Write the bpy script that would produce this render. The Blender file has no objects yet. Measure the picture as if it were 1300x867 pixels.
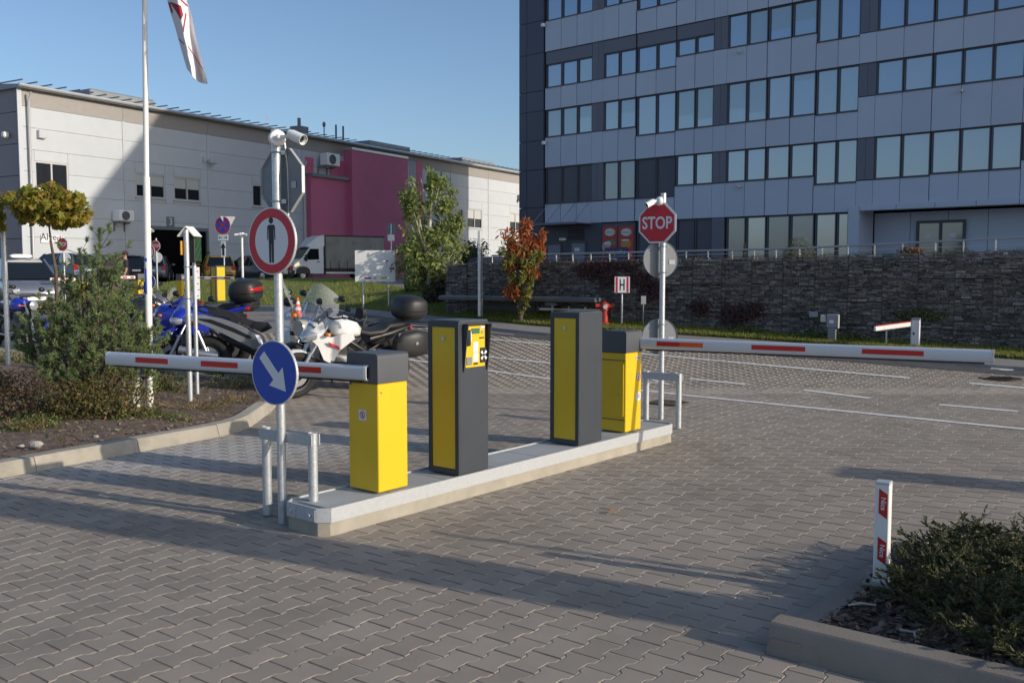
import bpy, bmesh, math, random
import numpy as np
from mathutils import Matrix, Vector
random.seed(7)
RNG = np.random.default_rng(11)
scene = bpy.context.scene
C = scene.collection
R = math.radians
# ------------------------------------------------------------------ camera
F = 1200.0                     # focal length in photo pixels (1300 wide)
HC = 1.713                     # eye height
TILT = math.atan(88.5 / F)
cam_data = bpy.data.cameras.new("camera")
cam = bpy.data.objects.new("camera", cam_data)
C.objects.link(cam)
cam.location = (0, 0, HC)
cam.rotation_euler = (math.pi / 2 - TILT, 0, 0)
cam_data.sensor_width = 36.0
cam_data.lens = 36.0 * F / 1300.0
cam_data.clip_start = 0.05
cam_data.clip_end = 3000
scene.camera = cam
# ------------------------------------------------------------------ sky, sun, exposure
SUN_AZ = R(25.0)               # angle of the sun behind the +X axis
SUN_EL = R(18.4)
sun_vec = Vector((math.cos(SUN_AZ) * math.cos(SUN_EL), -math.sin(SUN_AZ) * math.cos(SUN_EL), math.sin(SUN_EL)))
world = bpy.data.worlds.new("World")
scene.world = world
world.use_nodes = True
wn = world.node_tree.nodes
sky = wn.new("ShaderNodeTexSky")
sky.sky_type = 'NISHITA'
sky.sun_disc = False
sky.sun_elevation = SUN_EL
sky.sun_rotation = math.atan2(sun_vec.x, sun_vec.y)
sky.altitude = 100
sky.air_density = 0.9
sky.dust_density = 1.6
sky.ozone_density = 2.8
world.node_tree.links.new(sky.outputs[0], wn["Background"].inputs[0])
wn["Background"].inputs[1].default_value = 0.12
sun_data = bpy.data.lights.new("sun", 'SUN')
sun_data.energy = 2.95
sun_data.angle = R(0.5)
sun_data.color = (1.0, 0.89, 0.74)
sun = bpy.data.objects.new("sun", sun_data)
C.objects.link(sun)
sun.rotation_euler = (-sun_vec).to_track_quat('-Z', 'Y').to_euler()
scene.view_settings.view_transform = 'Standard'
scene.view_settings.look = 'None'
scene.view_settings.exposure = 0.35
scene.view_settings.gamma = 1.0
scene.cycles.max_bounces = 6
scene.cycles.transparent_max_bounces = 8

# ------------------------------------------------------------------ measuring helpers
def ray(px, py):
    cx, cy = (px - 650) / F, (433.5 - py) / F
    return Vector((cx, math.cos(TILT) + cy * math.sin(TILT), -math.sin(TILT) + cy * math.cos(TILT)))
def at(px, py, Y):
    d = ray(px, py); t = Y / d.y
    return Vector((d.x * t, Y, HC + d.z * t))
def gp(px, py, z=0.0):
    d = ray(px, py); t = (z - HC) / d.z
    return Vector((d.x * t, d.y * t, z))
def zg(x, y):
    """height of the terrain: level in front, rising gently beyond the parking bays"""
    t = max(0.0, min(y, 47.0) - 13.0)
    z = (0.036 + 0.028 * max(0.0, min(1.0, (x + 7.0) / 6.0))) * t * t / (t + 2.5)
    return min(z, 1.14)
def tp(px, py):
    z = 0.0
    for _ in range(60):
        p = gp(px, py, min(z, 1.45)); z = 0.5 * z + 0.5 * zg(p.x, p.y)
    return gp(px, py, min(z, 1.45))
def fac(px, py, p0, d):
    """pixel -> (distance along a vertical plane, height)"""
    r = ray(px, py)
    den = r.x * d[1] - r.y * d[0]
    t = (p0[0] * d[1] - p0[1] * d[0]) / den
    x, y = r.x * t, r.y * t
    return (x - p0[0]) * d[0] + (y - p0[1]) * d[1], HC + r.z * t

# ------------------------------------------------------------------ materials
MATS = {}
def mat(name, col, rough=0.6, metal=0.0, var=0.0, vscale=4.0, bump=0.0, bscale=60.0, rnd=0.0, spec=0.5, coat=0.0, alpha=1.0, trans=0.0, emit=None, dirt=0.0, dscale=1.5, stretch=None):
    if name in MATS: return MATS[name]
    m = bpy.data.materials.new(name); m.use_nodes = True
    nt = m.node_tree; N = nt.nodes; L = nt.links
    b = N["Principled BSDF"]
    b.inputs["Roughness"].default_value = rough
    b.inputs["Metallic"].default_value = metal
    b.inputs["Specular IOR Level"].default_value = spec
    b.inputs["Coat Weight"].default_value = coat
    b.inputs["Coat Roughness"].default_value = 0.08
    b.inputs["Alpha"].default_value = alpha
    b.inputs["Transmission Weight"].default_value = trans
    if emit: b.inputs["Emission Color"].default_value = (*emit[:3], 1); b.inputs["Emission Strength"].default_value = emit[3]
    rgb = N.new("ShaderNodeRGB"); rgb.outputs[0].default_value = (*col, 1)
    out = rgb.outputs[0]
    geo = N.new("ShaderNodeNewGeometry"); pos = geo.outputs["Position"]
    if stretch:
        mp = N.new("ShaderNodeMapping"); mp.inputs["Scale"].default_value = stretch
        L.new(pos, mp.inputs["Vector"]); pos = mp.outputs[0]
    def scale_by(out, fac_socket, lo, hi):
        mr = N.new("ShaderNodeMapRange"); L.new(fac_socket, mr.inputs[0]); mr.inputs[3].default_value = lo; mr.inputs[4].default_value = hi
        mr.clamp = True
        vm = N.new("ShaderNodeVectorMath"); vm.operation = 'SCALE'; L.new(out, vm.inputs[0]); L.new(mr.outputs[0], vm.inputs["Scale"])
        return vm.outputs[0]
    if var:
        nz = N.new("ShaderNodeTexNoise"); nz.inputs["Scale"].default_value = vscale; nz.inputs["Detail"].default_value = 5; nz.inputs["Roughness"].default_value = 0.6
        L.new(pos, nz.inputs["Vector"])
        mr = N.new("ShaderNodeMapRange"); L.new(nz.outputs[0], mr.inputs[0]); mr.inputs[1].default_value = 0.3; mr.inputs[2].default_value = 0.7
        out = scale_by(out, mr.outputs[0], 1 - var, 1 + var)
    if dirt:
        nz = N.new("ShaderNodeTexNoise"); nz.inputs["Scale"].default_value = dscale; nz.inputs["Detail"].default_value = 6; nz.inputs["Roughness"].default_value = 0.65
        L.new(geo.outputs["Position"], nz.inputs["Vector"])
        mr = N.new("ShaderNodeMapRange"); L.new(nz.outputs[0], mr.inputs[0]); mr.inputs[1].default_value = 0.5; mr.inputs[2].default_value = 0.75
        out = scale_by(out, mr.outputs[0], 1.0, 1 - dirt)
    if rnd:
        oi = N.new("ShaderNodeObjectInfo")
        ad = N.new("ShaderNodeMath"); ad.operation = 'ADD'; L.new(oi.outputs["Random"], ad.inputs[0]); L.new(geo.outputs["Random Per Island"], ad.inputs[1])
        fr = N.new("ShaderNodeMath"); fr.operation = 'FRACT'; L.new(ad.outputs[0], fr.inputs[0])
        out = scale_by(out, fr.outputs[0], 1 - rnd, 1 + rnd)
    L.new(out, b.inputs["Base Color"])
    if bump:
        nb = N.new("ShaderNodeTexNoise"); nb.inputs["Scale"].default_value = bscale; nb.inputs["Detail"].default_value = 4
        L.new(pos, nb.inputs["Vector"])
        bp = N.new("ShaderNodeBump"); bp.inputs["Strength"].default_value = min(1.0, bump); bp.inputs["Distance"].default_value = 0.004
        L.new(nb.outputs[0], bp.inputs["Height"]); L.new(bp.outputs[0], b.inputs["Normal"])
    MATS[name] = m
    return m
def leafmat(name, c1, c2, rough=0.55, c3=None, trans=0.25):
    """foliage: each leaf takes its own shade between the given colours"""
    m = bpy.data.materials.new(name); m.use_nodes = True
    nt = m.node_tree; N = nt.nodes; L = nt.links; b = N["Principled BSDF"]
    geo = N.new("ShaderNodeNewGeometry")
    cr = N.new("ShaderNodeValToRGB"); e = cr.color_ramp.elements
    e[0].color = (*c1, 1); e[1].color = (*c2, 1)
    if c3: x = cr.color_ramp.elements.new(0.5); x.color = (*c2, 1); cr.color_ramp.elements[2].color = (*c3, 1)
    L.new(geo.outputs["Random Per Island"], cr.inputs[0]); L.new(cr.outputs[0], b.inputs["Base Color"])
    b.inputs["Roughness"].default_value = rough
    if trans:
        tr = N.new("ShaderNodeBsdfTranslucent"); L.new(cr.outputs[0], tr.inputs["Color"])
        mx = N.new("ShaderNodeMixShader"); mx.inputs[0].default_value = trans
        L.new(b.outputs[0], mx.inputs[1]); L.new(tr.outputs[0], mx.inputs[2]); L.new(mx.outputs[0], N["Material Output"].inputs[0])
    MATS[name] = m
    return m

# ------------------------------------------------------------------ mesh helpers
class MB:
    def __init__(s): s.v = []; s.f = []; s.m = []; s.mi = 0
    def use(s, i): s.mi = i; return s
    def add(s, vs, fs, T=None):
        o = len(s.v)
        s.v += [tuple(T @ Vector(p)) if T is not None else tuple(p) for p in vs]
        s.f += [tuple(o + i for i in f) for f in fs]; s.m += [s.mi] * len(fs)
        return s
    def box(s, c, size, T=None, bev=0.0, rz=0.0):
        hx, hy, hz = size[0] / 2, size[1] / 2, size[2] / 2
        M0 = Matrix.Translation(Vector(c)) @ Matrix.Rotation(rz, 4, 'Z')
        if T is not None: M0 = T @ M0
        if bev <= 0:
            vs = [(x, y, z) for x in (-hx, hx) for y in (-hy, hy) for z in (-hz, hz)]
            fs = [(0, 1, 3, 2), (4, 6, 7, 5), (0, 4, 5, 1), (2, 3, 7, 6), (0, 2, 6, 4), (1, 5, 7, 3)]
            return s.add(vs, fs, M0)
        b = min(bev, hx * .98, hy * .98, hz * .98)
        vs = []; idx = {}
        for x in (-1, 1):
            for y in (-1, 1):
                for z in (-1, 1):
                    for k in range(3):
                        p = [x * (hx - b), y * (hy - b), z * (hz - b)]
                        p[k] = (x, y, z)[k] * (hx, hy, hz)[k]
                        idx[(x, y, z, k)] = len(vs); vs.append(p)
        fs = []
        for k in range(3):
            a, c2 = (k + 1) % 3, (k + 2) % 3
            for sg in (-1, 1):
                q = []
                for (p, r) in ((-1, -1), (1, -1), (1, 1), (-1, 1)):
                    t = [0, 0, 0]; t[k] = sg; t[a] = p; t[c2] = r; q.append(idx[(*t, k)])
                fs.append(q if sg > 0 else q[::-1])
            for sa in (-1, 1):
                for sc in (-1, 1):
                    t1 = [0, 0, 0]; t1[a] = sa; t1[c2] = sc; t1[k] = -1; t2 = list(t1); t2[k] = 1
                    q = [idx[(*t1, a)], idx[(*t2, a)], idx[(*t2, c2)], idx[(*t1, c2)]]
                    fs.append(q if sa * sc < 0 else q[::-1])
        for x in (-1, 1):
            for y in (-1, 1):
                for z in (-1, 1):
                    q = [idx[(x, y, z, 0)], idx[(x, y, z, 1)], idx[(x, y, z, 2)]]
                    fs.append(q if x * y * z > 0 else q[::-1])
        return s.add(vs, fs, M0)
    def tube(s, p0, p1, r0, r1=None, n=12, caps=True, T=None):
        return s.path([p0, p1], [r0, r0 if r1 is None else r1], n, caps, T)
    def path(s, pts, rs, n=10, caps=True, T=None, closed=False):
        pts = [Vector(p) for p in pts]
        if not isinstance(rs, (list, tuple)): rs = [rs] * len(pts)
        vs = []; fs = []
        prev = None
        for i, p in enumerate(pts):
            if closed: d = pts[(i + 1) % len(pts)] - pts[i - 1]
            else: d = pts[min(i + 1, len(pts) - 1)] - pts[max(i - 1, 0)]
            d.normalize()
            if prev is None:
                a = Vector((0, 0, 1)) if abs(d.z) < 0.9 else Vector((1, 0, 0))
                u = d.cross(a).normalized()
            else:
                u = (prev - d * prev.dot(d)).normalized()
            prev = u; w = d.cross(u)
            for k in range(n):
                t = 2 * math.pi * k / n
                vs.append(p + (u * math.cos(t) + w * math.sin(t)) * rs[i])
        m = len(pts)
        for i in range(m if closed else m - 1):
            j = (i + 1) % m
            for k in range(n):
                fs.append((i * n + k, i * n + (k + 1) % n, j * n + (k + 1) % n, j * n + k))
        if caps and not closed:
            fs.append(tuple(range(n))[::-1]); fs.append(tuple((m - 1) * n + k for k in range(n)))
        return s.add(vs, fs, T)
    def prism(s, poly, T, h0, h1, cap=(1, 1)):
        """polygon in the local xy plane of T, extruded from z=h0 to z=h1"""
        n = len(poly)
        area = sum(poly[i][0] * poly[(i + 1) % n][1] - poly[(i + 1) % n][0] * poly[i][1] for i in range(n))
        if area < 0: poly = poly[::-1]
        vs = [(x, y, h0) for x, y in poly] + [(x, y, h1) for x, y in poly]
        fs = [(i, (i + 1) % n, n + (i + 1) % n, n + i) for i in range(n)]
        if cap[0]: fs.append(tuple(range(n))[::-1])
        if cap[1]: fs.append(tuple(range(n, 2 * n)))
        return s.add(vs, fs, T)
    def lathe(s, prof, T=None, n=24, a0=0, a1=2 * math.pi):
        """(radius, height) profile turned about local z"""
        full = abs(a1 - a0 - 2 * math.pi) < 1e-6
        m = n if full else n + 1
        vs = [(r * math.cos(a0 + (a1 - a0) * k / n), r * math.sin(a0 + (a1 - a0) * k / n), z) for r, z in prof for k in range(m)]
        fs = []
        for i in range(len(prof) - 1):
            for k in range(n):
                k2 = (k + 1) % m
                fs.append((i * m + k, i * m + k2, (i + 1) * m + k2, (i + 1) * m + k))
        return s.add(vs, fs, T)
    def torus(s, R0, r, T=None, n=28, k=10, sq=1.0):
        vs = []; fs = []
        for i in range(n):
            a = 2 * math.pi * i / n
            for j in range(k):
                b = 2 * math.pi * j / k
                q = R0 + r * math.cos(b)
                vs.append((q * math.cos(a), q * math.sin(a), r * sq * math.sin(b)))
        for i in range(n):
            for j in range(k):
                fs.append((i * k + j, ((i + 1) % n) * k + j, ((i + 1) % n) * k + (j + 1) % k, i * k + (j + 1) % k))
        return s.add(vs, fs, T)
    def loft(s, rings, caps=True, T=None):
        n = len(rings[0]); vs = [p for r in rings for p in r]; fs = []
        for i in range(len(rings) - 1):
            for k in range(n):
                fs.append((i * n + k, i * n + (k + 1) % n, (i + 1) * n + (k + 1) % n, (i + 1) * n + k))
        if caps: fs.append(tuple(range(n))[::-1]); fs.append(tuple((len(rings) - 1) * n + k for k in range(n)))
        return s.add(vs, fs, T)
    def xloft(s, secs, n=16, p=2.5, T=None, y0=0.0):
        """super-ellipse sections (x, zc, half width, half height[, exponent]) along x"""
        rings = []
        for q in secs:
            x, zc, hw, hh = q[:4]; e = q[4] if len(q) > 4 else p
            ring = []
            for k in range(n):
                t = 2 * math.pi * k / n
                c, si = math.cos(t), math.sin(t)
                ring.append((x, y0 + hw * math.copysign(abs(c) ** (2 / e), c), zc + hh * math.copysign(abs(si) ** (2 / e), si)))
            rings.append(ring)
        return s.loft(rings, True, T)
    def ball(s, c, r, T=None, n=12, m=8):
        if not isinstance(r, (tuple, list)): r = (r, r, r)
        vs = [(c[0], c[1], c[2] - r[2])]; fs = []
        for i in range(1, m):
            ph = -math.pi / 2 + math.pi * i / m
            for k in range(n):
                t = 2 * math.pi * k / n
                vs.append((c[0] + r[0] * math.cos(ph) * math.cos(t), c[1] + r[1] * math.cos(ph) * math.sin(t), c[2] + r[2] * math.sin(ph)))
        vs.append((c[0], c[1], c[2] + r[2])); e = len(vs) - 1
        for k in range(n):
            fs.append((0, 1 + (k + 1) % n, 1 + k)); fs.append((e, 1 + (m - 2) * n + k, 1 + (m - 2) * n + (k + 1) % n))
            for i in range(m - 2):
                a = 1 + i * n; fs.append((a + k, a + (k + 1) % n, a + n + (k + 1) % n, a + n + k))
        return s.add(vs, fs, T)
    def grid(s, fn, nu, nv, T=None):
        vs = [fn(i / nu, j / nv) for i in range(nu + 1) for j in range(nv + 1)]
        fs = [(i * (nv + 1) + j, (i + 1) * (nv + 1) + j, (i + 1) * (nv + 1) + j + 1, i * (nv + 1) + j + 1) for i in range(nu) for j in range(nv)]
        return s.add(vs, fs, T)
    def mesh(s, name, mats, smooth=None):
        me = bpy.data.meshes.new(name)
        me.from_pydata(s.v, [], s.f)
        if not isinstance(mats, (list, tuple)): mats = [mats]
        for m in mats: me.materials.append(m)
        if len(mats) > 1: me.polygons.foreach_set("material_index", s.m)
        bm = bmesh.new(); bm.from_mesh(me); bmesh.ops.recalc_face_normals(bm, faces=bm.faces); bm.to_mesh(me); bm.free()
        if smooth is not None:
            me.polygons.foreach_set("use_smooth", [True] * len(me.polygons))
            me.set_sharp_from_angle(angle=R(smooth))
        me.update()
        return me
    def build(s, name, mats, parent=None, smooth=None):
        o = bpy.data.objects.new(name, s.mesh(name, mats, smooth)); C.objects.link(o)
        if parent is not None:
            o.parent = parent
        return o
    def wbuild(s, name, mats, parent, smooth=None):
        """vertices given in world space; stored relative to the thing that carries them"""
        Mi = world_of(parent).inverted()
        s.v = [tuple(Mi @ Vector(p)) for p in s.v]
        return s.build(name, mats, parent, smooth)
def world_of(o):
    M0 = Matrix.Translation(o.location) @ o.rotation_euler.to_matrix().to_4x4()
    return (world_of(o.parent) @ M0) if o.parent is not None else M0
def np_obj(name, verts, faces, m, parent=None, smooth=False, midx=None):
    """fast mesh from numpy arrays; faces is (n,3) or (n,4)"""
    me = bpy.data.meshes.new(name)
    verts = np.asarray(verts, dtype=np.float32); faces = np.asarray(faces, dtype=np.int32)
    k = faces.shape[1]
    me.vertices.add(len(verts)); me.vertices.foreach_set("co", verts.ravel())
    me.loops.add(faces.size); me.loops.foreach_set("vertex_index", faces.ravel())
    me.polygons.add(len(faces)); me.polygons.foreach_set("loop_start", np.arange(0, faces.size, k, dtype=np.int32))
    me.polygons.foreach_set("use_smooth", np.full(len(faces), bool(smooth)))
    for q in (m if isinstance(m, (list, tuple)) else [m]): me.materials.append(q)
    if midx is not None: me.polygons.foreach_set("material_index", np.asarray(midx, dtype=np.int32))
    me.update(calc_edges=True)
    o = bpy.data.objects.new(name, me); C.objects.link(o)
    if parent is not None: o.parent = parent
    return o
def tag(o, label=None, cat=None, group=None, kind=None):
    if label: o["label"] = label
    if cat: o["category"] = cat
    if group: o["group"] = group
    if kind: o["kind"] = kind
    return o
def thing(name, label, cat, loc=(0, 0, 0), rz=0.0, group=None):
    o = bpy.data.objects.new(name, None); C.objects.link(o)
    o.location = loc; o.rotation_euler = (0, 0, rz); o.empty_display_size = 0.1
    return tag(o, label, cat, group)
def copy_tree(o, parent=None):
    c = o.copy(); C.objects.link(c)
    if parent is not None: c.parent = parent
    for ch in [x for x in o.children]: copy_tree(ch, c)
    return c
def frame(o, x, y):
    """matrix from an origin and two axes"""
    x = Vector(x).normalized(); z = x.cross(Vector(y)).normalized(); y = z.cross(x)
    return Matrix(((x.x, y.x, z.x, o[0]), (x.y, y.y, z.y, o[1]), (x.z, y.z, z.z, o[2]), (0, 0, 0, 1)))
def text_into(mb, txt, T, size, depth=0.001, sx=1.0, align='CENTER', bold=0.0):
    cu = bpy.data.curves.new("lettering", 'FONT'); cu.body = txt; cu.size = size; cu.extrude = depth / 2; cu.align_x = align; cu.align_y = 'CENTER'; cu.resolution_u = 3; cu.offset = bold
    ob = bpy.data.objects.new("lettering", cu); C.objects.link(ob)
    dg = bpy.context.evaluated_depsgraph_get(); me = bpy.data.meshes.new_from_object(ob.evaluated_get(dg))
    mb.add([(v.co.x * sx, v.co.y, v.co.z) for v in me.vertices], [tuple(p.vertices) for p in me.polygons], T)
    bpy.data.objects.remove(ob); bpy.data.curves.remove(cu); bpy.data.meshes.remove(me)
def circ(r, n=40, sx=1.0, cx=0.0, cy=0.0, a0=0.0):
    return [(cx + sx * r * math.cos(a0 + 2 * math.pi * k / n), cy + r * math.sin(a0 + 2 * math.pi * k / n)) for k in range(n)]
U = Vector((math.sin(R(37.3)), math.cos(R(37.3)), 0))     # along the island
V = Vector((math.cos(R(37.3)), -math.sin(R(37.3)), 0))    # across it
# ================================================================== colours
m_paver = mat("paver", (0.315, 0.272, 0.225), 0.85, rnd=0.10, var=0.13, vscale=0.9, bump=0.6, bscale=260, dirt=0.30, dscale=0.6)
def dusty(m):
    """pale cement dust left on the blocks along the new kerb stones"""
    nt = m.node_tree; N = nt.nodes; L = nt.links; b = N["Principled BSDF"]; src = b.inputs["Base Color"].links[0].from_socket
    g = N.new("ShaderNodeNewGeometry"); mp = N.new("ShaderNodeMapping"); mp.vector_type = 'TEXTURE'
    mp.inputs["Location"].default_value = (-3.2, 8.75, 0); mp.inputs["Rotation"].default_value = (0, 0, R(26)); mp.inputs["Scale"].default_value = (3.3, 1.05, 5)
    L.new(g.outputs["Position"], mp.inputs["Vector"]); ln = N.new("ShaderNodeVectorMath"); ln.operation = 'LENGTH'; L.new(mp.outputs[0], ln.inputs[0])
    nz = N.new("ShaderNodeTexNoise"); nz.inputs["Scale"].default_value = 2.2; nz.inputs["Detail"].default_value = 5; L.new(g.outputs["Position"], nz.inputs[0])
    ad = N.new("ShaderNodeMath"); ad.operation = 'MULTIPLY_ADD'; L.new(nz.outputs[0], ad.inputs[0]); ad.inputs[1].default_value = .9; L.new(ln.outputs["Value"], ad.inputs[2])
    mr = N.new("ShaderNodeMapRange"); L.new(ad.outputs[0], mr.inputs[0]); mr.inputs[1].default_value = .75; mr.inputs[2].default_value = 1.6; mr.inputs[3].default_value = .72; mr.inputs[4].default_value = 0.0
    mx = N.new("ShaderNodeMix"); mx.data_type = 'RGBA'; L.new(mr.outputs[0], mx.inputs[0]); L.new(src, mx.inputs[6]); mx.inputs[7].default_value = (.43, .42, .40, 1); L.new(mx.outputs[2], b.inputs["Base Color"])
dusty(m_paver)
m_sand = mat("joint_sand", (0.40, 0.345, 0.275), 0.95, var=0.25, vscale=14, bump=0.5, bscale=200)
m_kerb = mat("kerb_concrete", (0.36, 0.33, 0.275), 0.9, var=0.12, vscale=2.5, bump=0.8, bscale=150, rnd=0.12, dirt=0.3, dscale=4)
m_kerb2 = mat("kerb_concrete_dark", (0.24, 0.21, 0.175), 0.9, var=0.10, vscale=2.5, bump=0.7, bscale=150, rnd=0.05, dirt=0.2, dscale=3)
m_conc = mat("rough_concrete", (0.36, 0.33, 0.27), 0.9, var=0.15, vscale=5, bump=0.6, bscale=120)
m_slab = mat("slab_concrete", (0.36, 0.37, 0.37), 0.75, var=0.10, vscale=3, bump=0.3, bscale=160, rnd=0.05)
m_galv = mat("galvanised_steel", (0.55, 0.58, 0.61), 0.42, 0.55, var=0.16, vscale=55, dirt=0.12, dscale=9)
m_galvp = mat("galvanised_plate", (0.47, 0.49, 0.505), 0.5, 0.2, var=0.08, vscale=40)
m_yellow = mat("yellow_paint", (0.72, 0.485, 0.012), 0.38, var=0.03, vscale=3, coat=0.15)
m_anth = mat("anthracite_paint", (0.043, 0.050, 0.062), 0.42, var=0.06, vscale=4, bump=0.08, bscale=500)
m_anth2 = mat("anthracite_cap", (0.075, 0.080, 0.090), 0.45, var=0.05, vscale=4)
m_alu = mat("boom_aluminium", (0.62, 0.65, 0.70), 0.38, 0.25)
m_red = mat("red_reflective", (0.52, 0.02, 0.015), 0.35, var=0.06, vscale=30)
m_orange = mat("orange_reflective", (0.75, 0.10, 0.01), 0.35)
m_signred = mat("sign_red", (0.52, 0.014, 0.032), 0.4)
m_signwhite = mat("sign_white", (0.68, 0.70, 0.73), 0.45)
m_signblue = mat("sign_blue", (0.010, 0.065, 0.44), 0.4)
m_signback = mat("sign_back", (0.20, 0.215, 0.235), 0.5, 0.3, var=0.05, vscale=12)
m_signrim = mat("sign_rim", (0.62, 0.63, 0.63), 0.4, 0.5)
m_white = mat("white_paint", (0.78, 0.77, 0.75), 0.45, var=0.03, vscale=6)
m_whiteplastic = mat("white_plastic", (0.80, 0.80, 0.78), 0.35)
m_black = mat("black_plastic", (0.014, 0.014, 0.016), 0.42)
m_rubber = mat("rubber", (0.016, 0.016, 0.017), 0.8)
m_blackprint = mat("black_print", (0.012, 0.013, 0.018), 0.5)
m_steel = mat("steel", (0.55, 0.56, 0.58), 0.3, 0.85)
m_chrome = mat("chrome", (0.75, 0.76, 0.78), 0.14, 1.0)
m_mark = mat("road_marking", (0.80, 0.79, 0.76), 0.75, dirt=0.35, dscale=5)
m_strip = mat("strip_dark", (0.075, 0.075, 0.078), 0.9, var=0.15, vscale=3, bump=0.6, bscale=120)
m_foot = mat("footpath", (0.25, 0.235, 0.215), 0.9, var=0.12, vscale=2, bump=0.4, bscale=60)
m_soil = mat("soil_mulch", (0.155, 0.112, 0.085), 0.95, var=0.4, vscale=9, bump=1.0, bscale=40)
m_lawn = mat("lawn", (0.12, 0.16, 0.025), 0.9, var=0.35, vscale=1.6, bump=1.0, bscale=25)
# far block paving: the same brick bond as material only
def far_paving():
    m = bpy.data.materials.new("far_paving"); m.use_nodes = True
    nt = m.node_tree; N = nt.nodes; L = nt.links; b = N["Principled BSDF"]; b.inputs["Roughness"].default_value = 0.88
    g = N.new("ShaderNodeNewGeometry"); mp = N.new("ShaderNodeMapping"); mp.inputs["Rotation"].default_value = (0, 0, R(37.3) - math.pi / 2)
    L.new(g.outputs["Position"], mp.inputs["Vector"])
    br = N.new("ShaderNodeTexBrick"); br.inputs["Scale"].default_value = 1.0
    br.inputs["Brick Width"].default_value = 0.2; br.inputs["Row Height"].default_value = 0.143; br.inputs["Mortar Size"].default_value = 0.006
    br.inputs["Color1"].default_value = (0.225, 0.205, 0.18, 1); br.inputs["Color2"].default_value = (0.285, 0.255, 0.22, 1); br.inputs["Mortar"].default_value = (0.19, 0.17, 0.145, 1)
    L.new(mp.outputs[0], br.inputs["Vector"])
    nz = N.new("ShaderNodeTexNoise"); nz.inputs["Scale"].default_value = 0.7; nz.inputs["Detail"].default_value = 6; L.new(g.outputs["Position"], nz.inputs["Vector"])
    mr = N.new("ShaderNodeMapRange"); L.new(nz.outputs[0], mr.inputs[0]); mr.inputs[1].default_value = .3; mr.inputs[2].default_value = .7; mr.inputs[3].default_value = .8; mr.inputs[4].default_value = 1.12
    vm = N.new("ShaderNodeVectorMath"); vm.operation = 'SCALE'; L.new(br.outputs[0], vm.inputs[0]); L.new(mr.outputs[0], vm.inputs["Scale"])
    L.new(vm.outputs[0], b.inputs["Base Color"]); return m
m_far = far_paving()

# ================================================================== ground
def sheet(name, xs, ys, zf, m, kind='structure'):
    nx, ny = len(xs), len(ys)
    v = [(x, y, zf(x, y)) for x in xs for y in ys]
    f = [(i * ny + j, (i + 1) * ny + j, (i + 1) * ny + j + 1, i * ny + j + 1) for i in range(nx - 1) for j in range(ny - 1)]
    o = np_obj(name, v, f, m); o["kind"] = kind
    return o
PAVE_END = 22.0
xs = [-900, -300, -120] + list(np.arange(-60, 61, 3.0)) + [120, 300, 900]
ys = [-300, -100, -30, -10, -2] + list(np.arange(1, 71, 1.0)) + [90, 130, 200, 400, 1500]
sheet("ground", xs, ys, lambda x, y: zg(x, y) - (0.03 if y < PAVE_END + 0.5 else 0.0), m_far)

# bed outlines on the ground (metres)
def arcpts(pix, z=0.0): return [gp(x, y, z) for x, y in pix]
def smooth_line(P, n=4):
    out = []
    for i in range(len(P) - 1):
        p0 = P[max(i - 1, 0)]; p1 = P[i]; p2 = P[i + 1]; p3 = P[min(i + 2, len(P) - 1)]
        for k in range(n):
            t = k / n
            out.append(0.5 * ((2 * p1) + (p2 - p0) * t + (2 * p0 - 5 * p1 + 4 * p2 - p3) * t * t + (3 * p1 - p0 - 3 * p2 + p3) * t ** 3))
    out.append(P[-1]); return out
left_kerb = smooth_line(arcpts([(-330, 655), (-150, 630), (0, 607), (84, 591), (185, 572), (300, 549), (333, 531), (351, 515), (347, 503), (322, 495), (267, 487), (150, 469), (0, 447), (-90, 436), (-250, 418)]), 4)
pl0 = gp(972, 829, 0)                                  # outer corner of the right planter
PLEN = 2.05
right_poly = [pl0, pl0 + V * 4.6, pl0 + V * 4.6 + U * PLEN, pl0 + U * PLEN]
left_poly = left_kerb + [Vector((-14, 22, 0)), Vector((-14, 5, 0))]
def inside(x, y, poly):
    c = False; n = len(poly)
    for i in range(n):
        a, b = poly[i], poly[i - 1]
        if (a[1] > y) != (b[1] > y) and x < (b[0] - a[0]) * (y - a[1]) / (b[1] - a[1]) + a[0]: c = not c
    return c
def shrink_test(x, y, poly, d=0.13):
    return all(inside(x + a, y + b, poly) for a, b in ((d, 0), (-d, 0), (0, d), (0, -d)))
# island outline at the top of its steel edge
ISL_Z = 0.185
ib = gp(413, 647, ISL_Z); ic = gp(858, 537, ISL_Z)
IU = (ic - ib).normalized(); IV = Vector((IU.y, -IU.x, 0))   # along / across (towards the right lane)
ILEN = (ic - ib).length
IW = 0.44
def isl(a, b, z=0.0):
    """island coordinates: a along from the near end, b across (0 = left edge, IW = right edge)"""
    p = ib + IU * a - IV * (IW - b); return Vector((p.x, p.y, z))
isl_poly = [isl(0, 0), isl(0, IW), isl(ILEN, IW), isl(ILEN, 0)]

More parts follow.
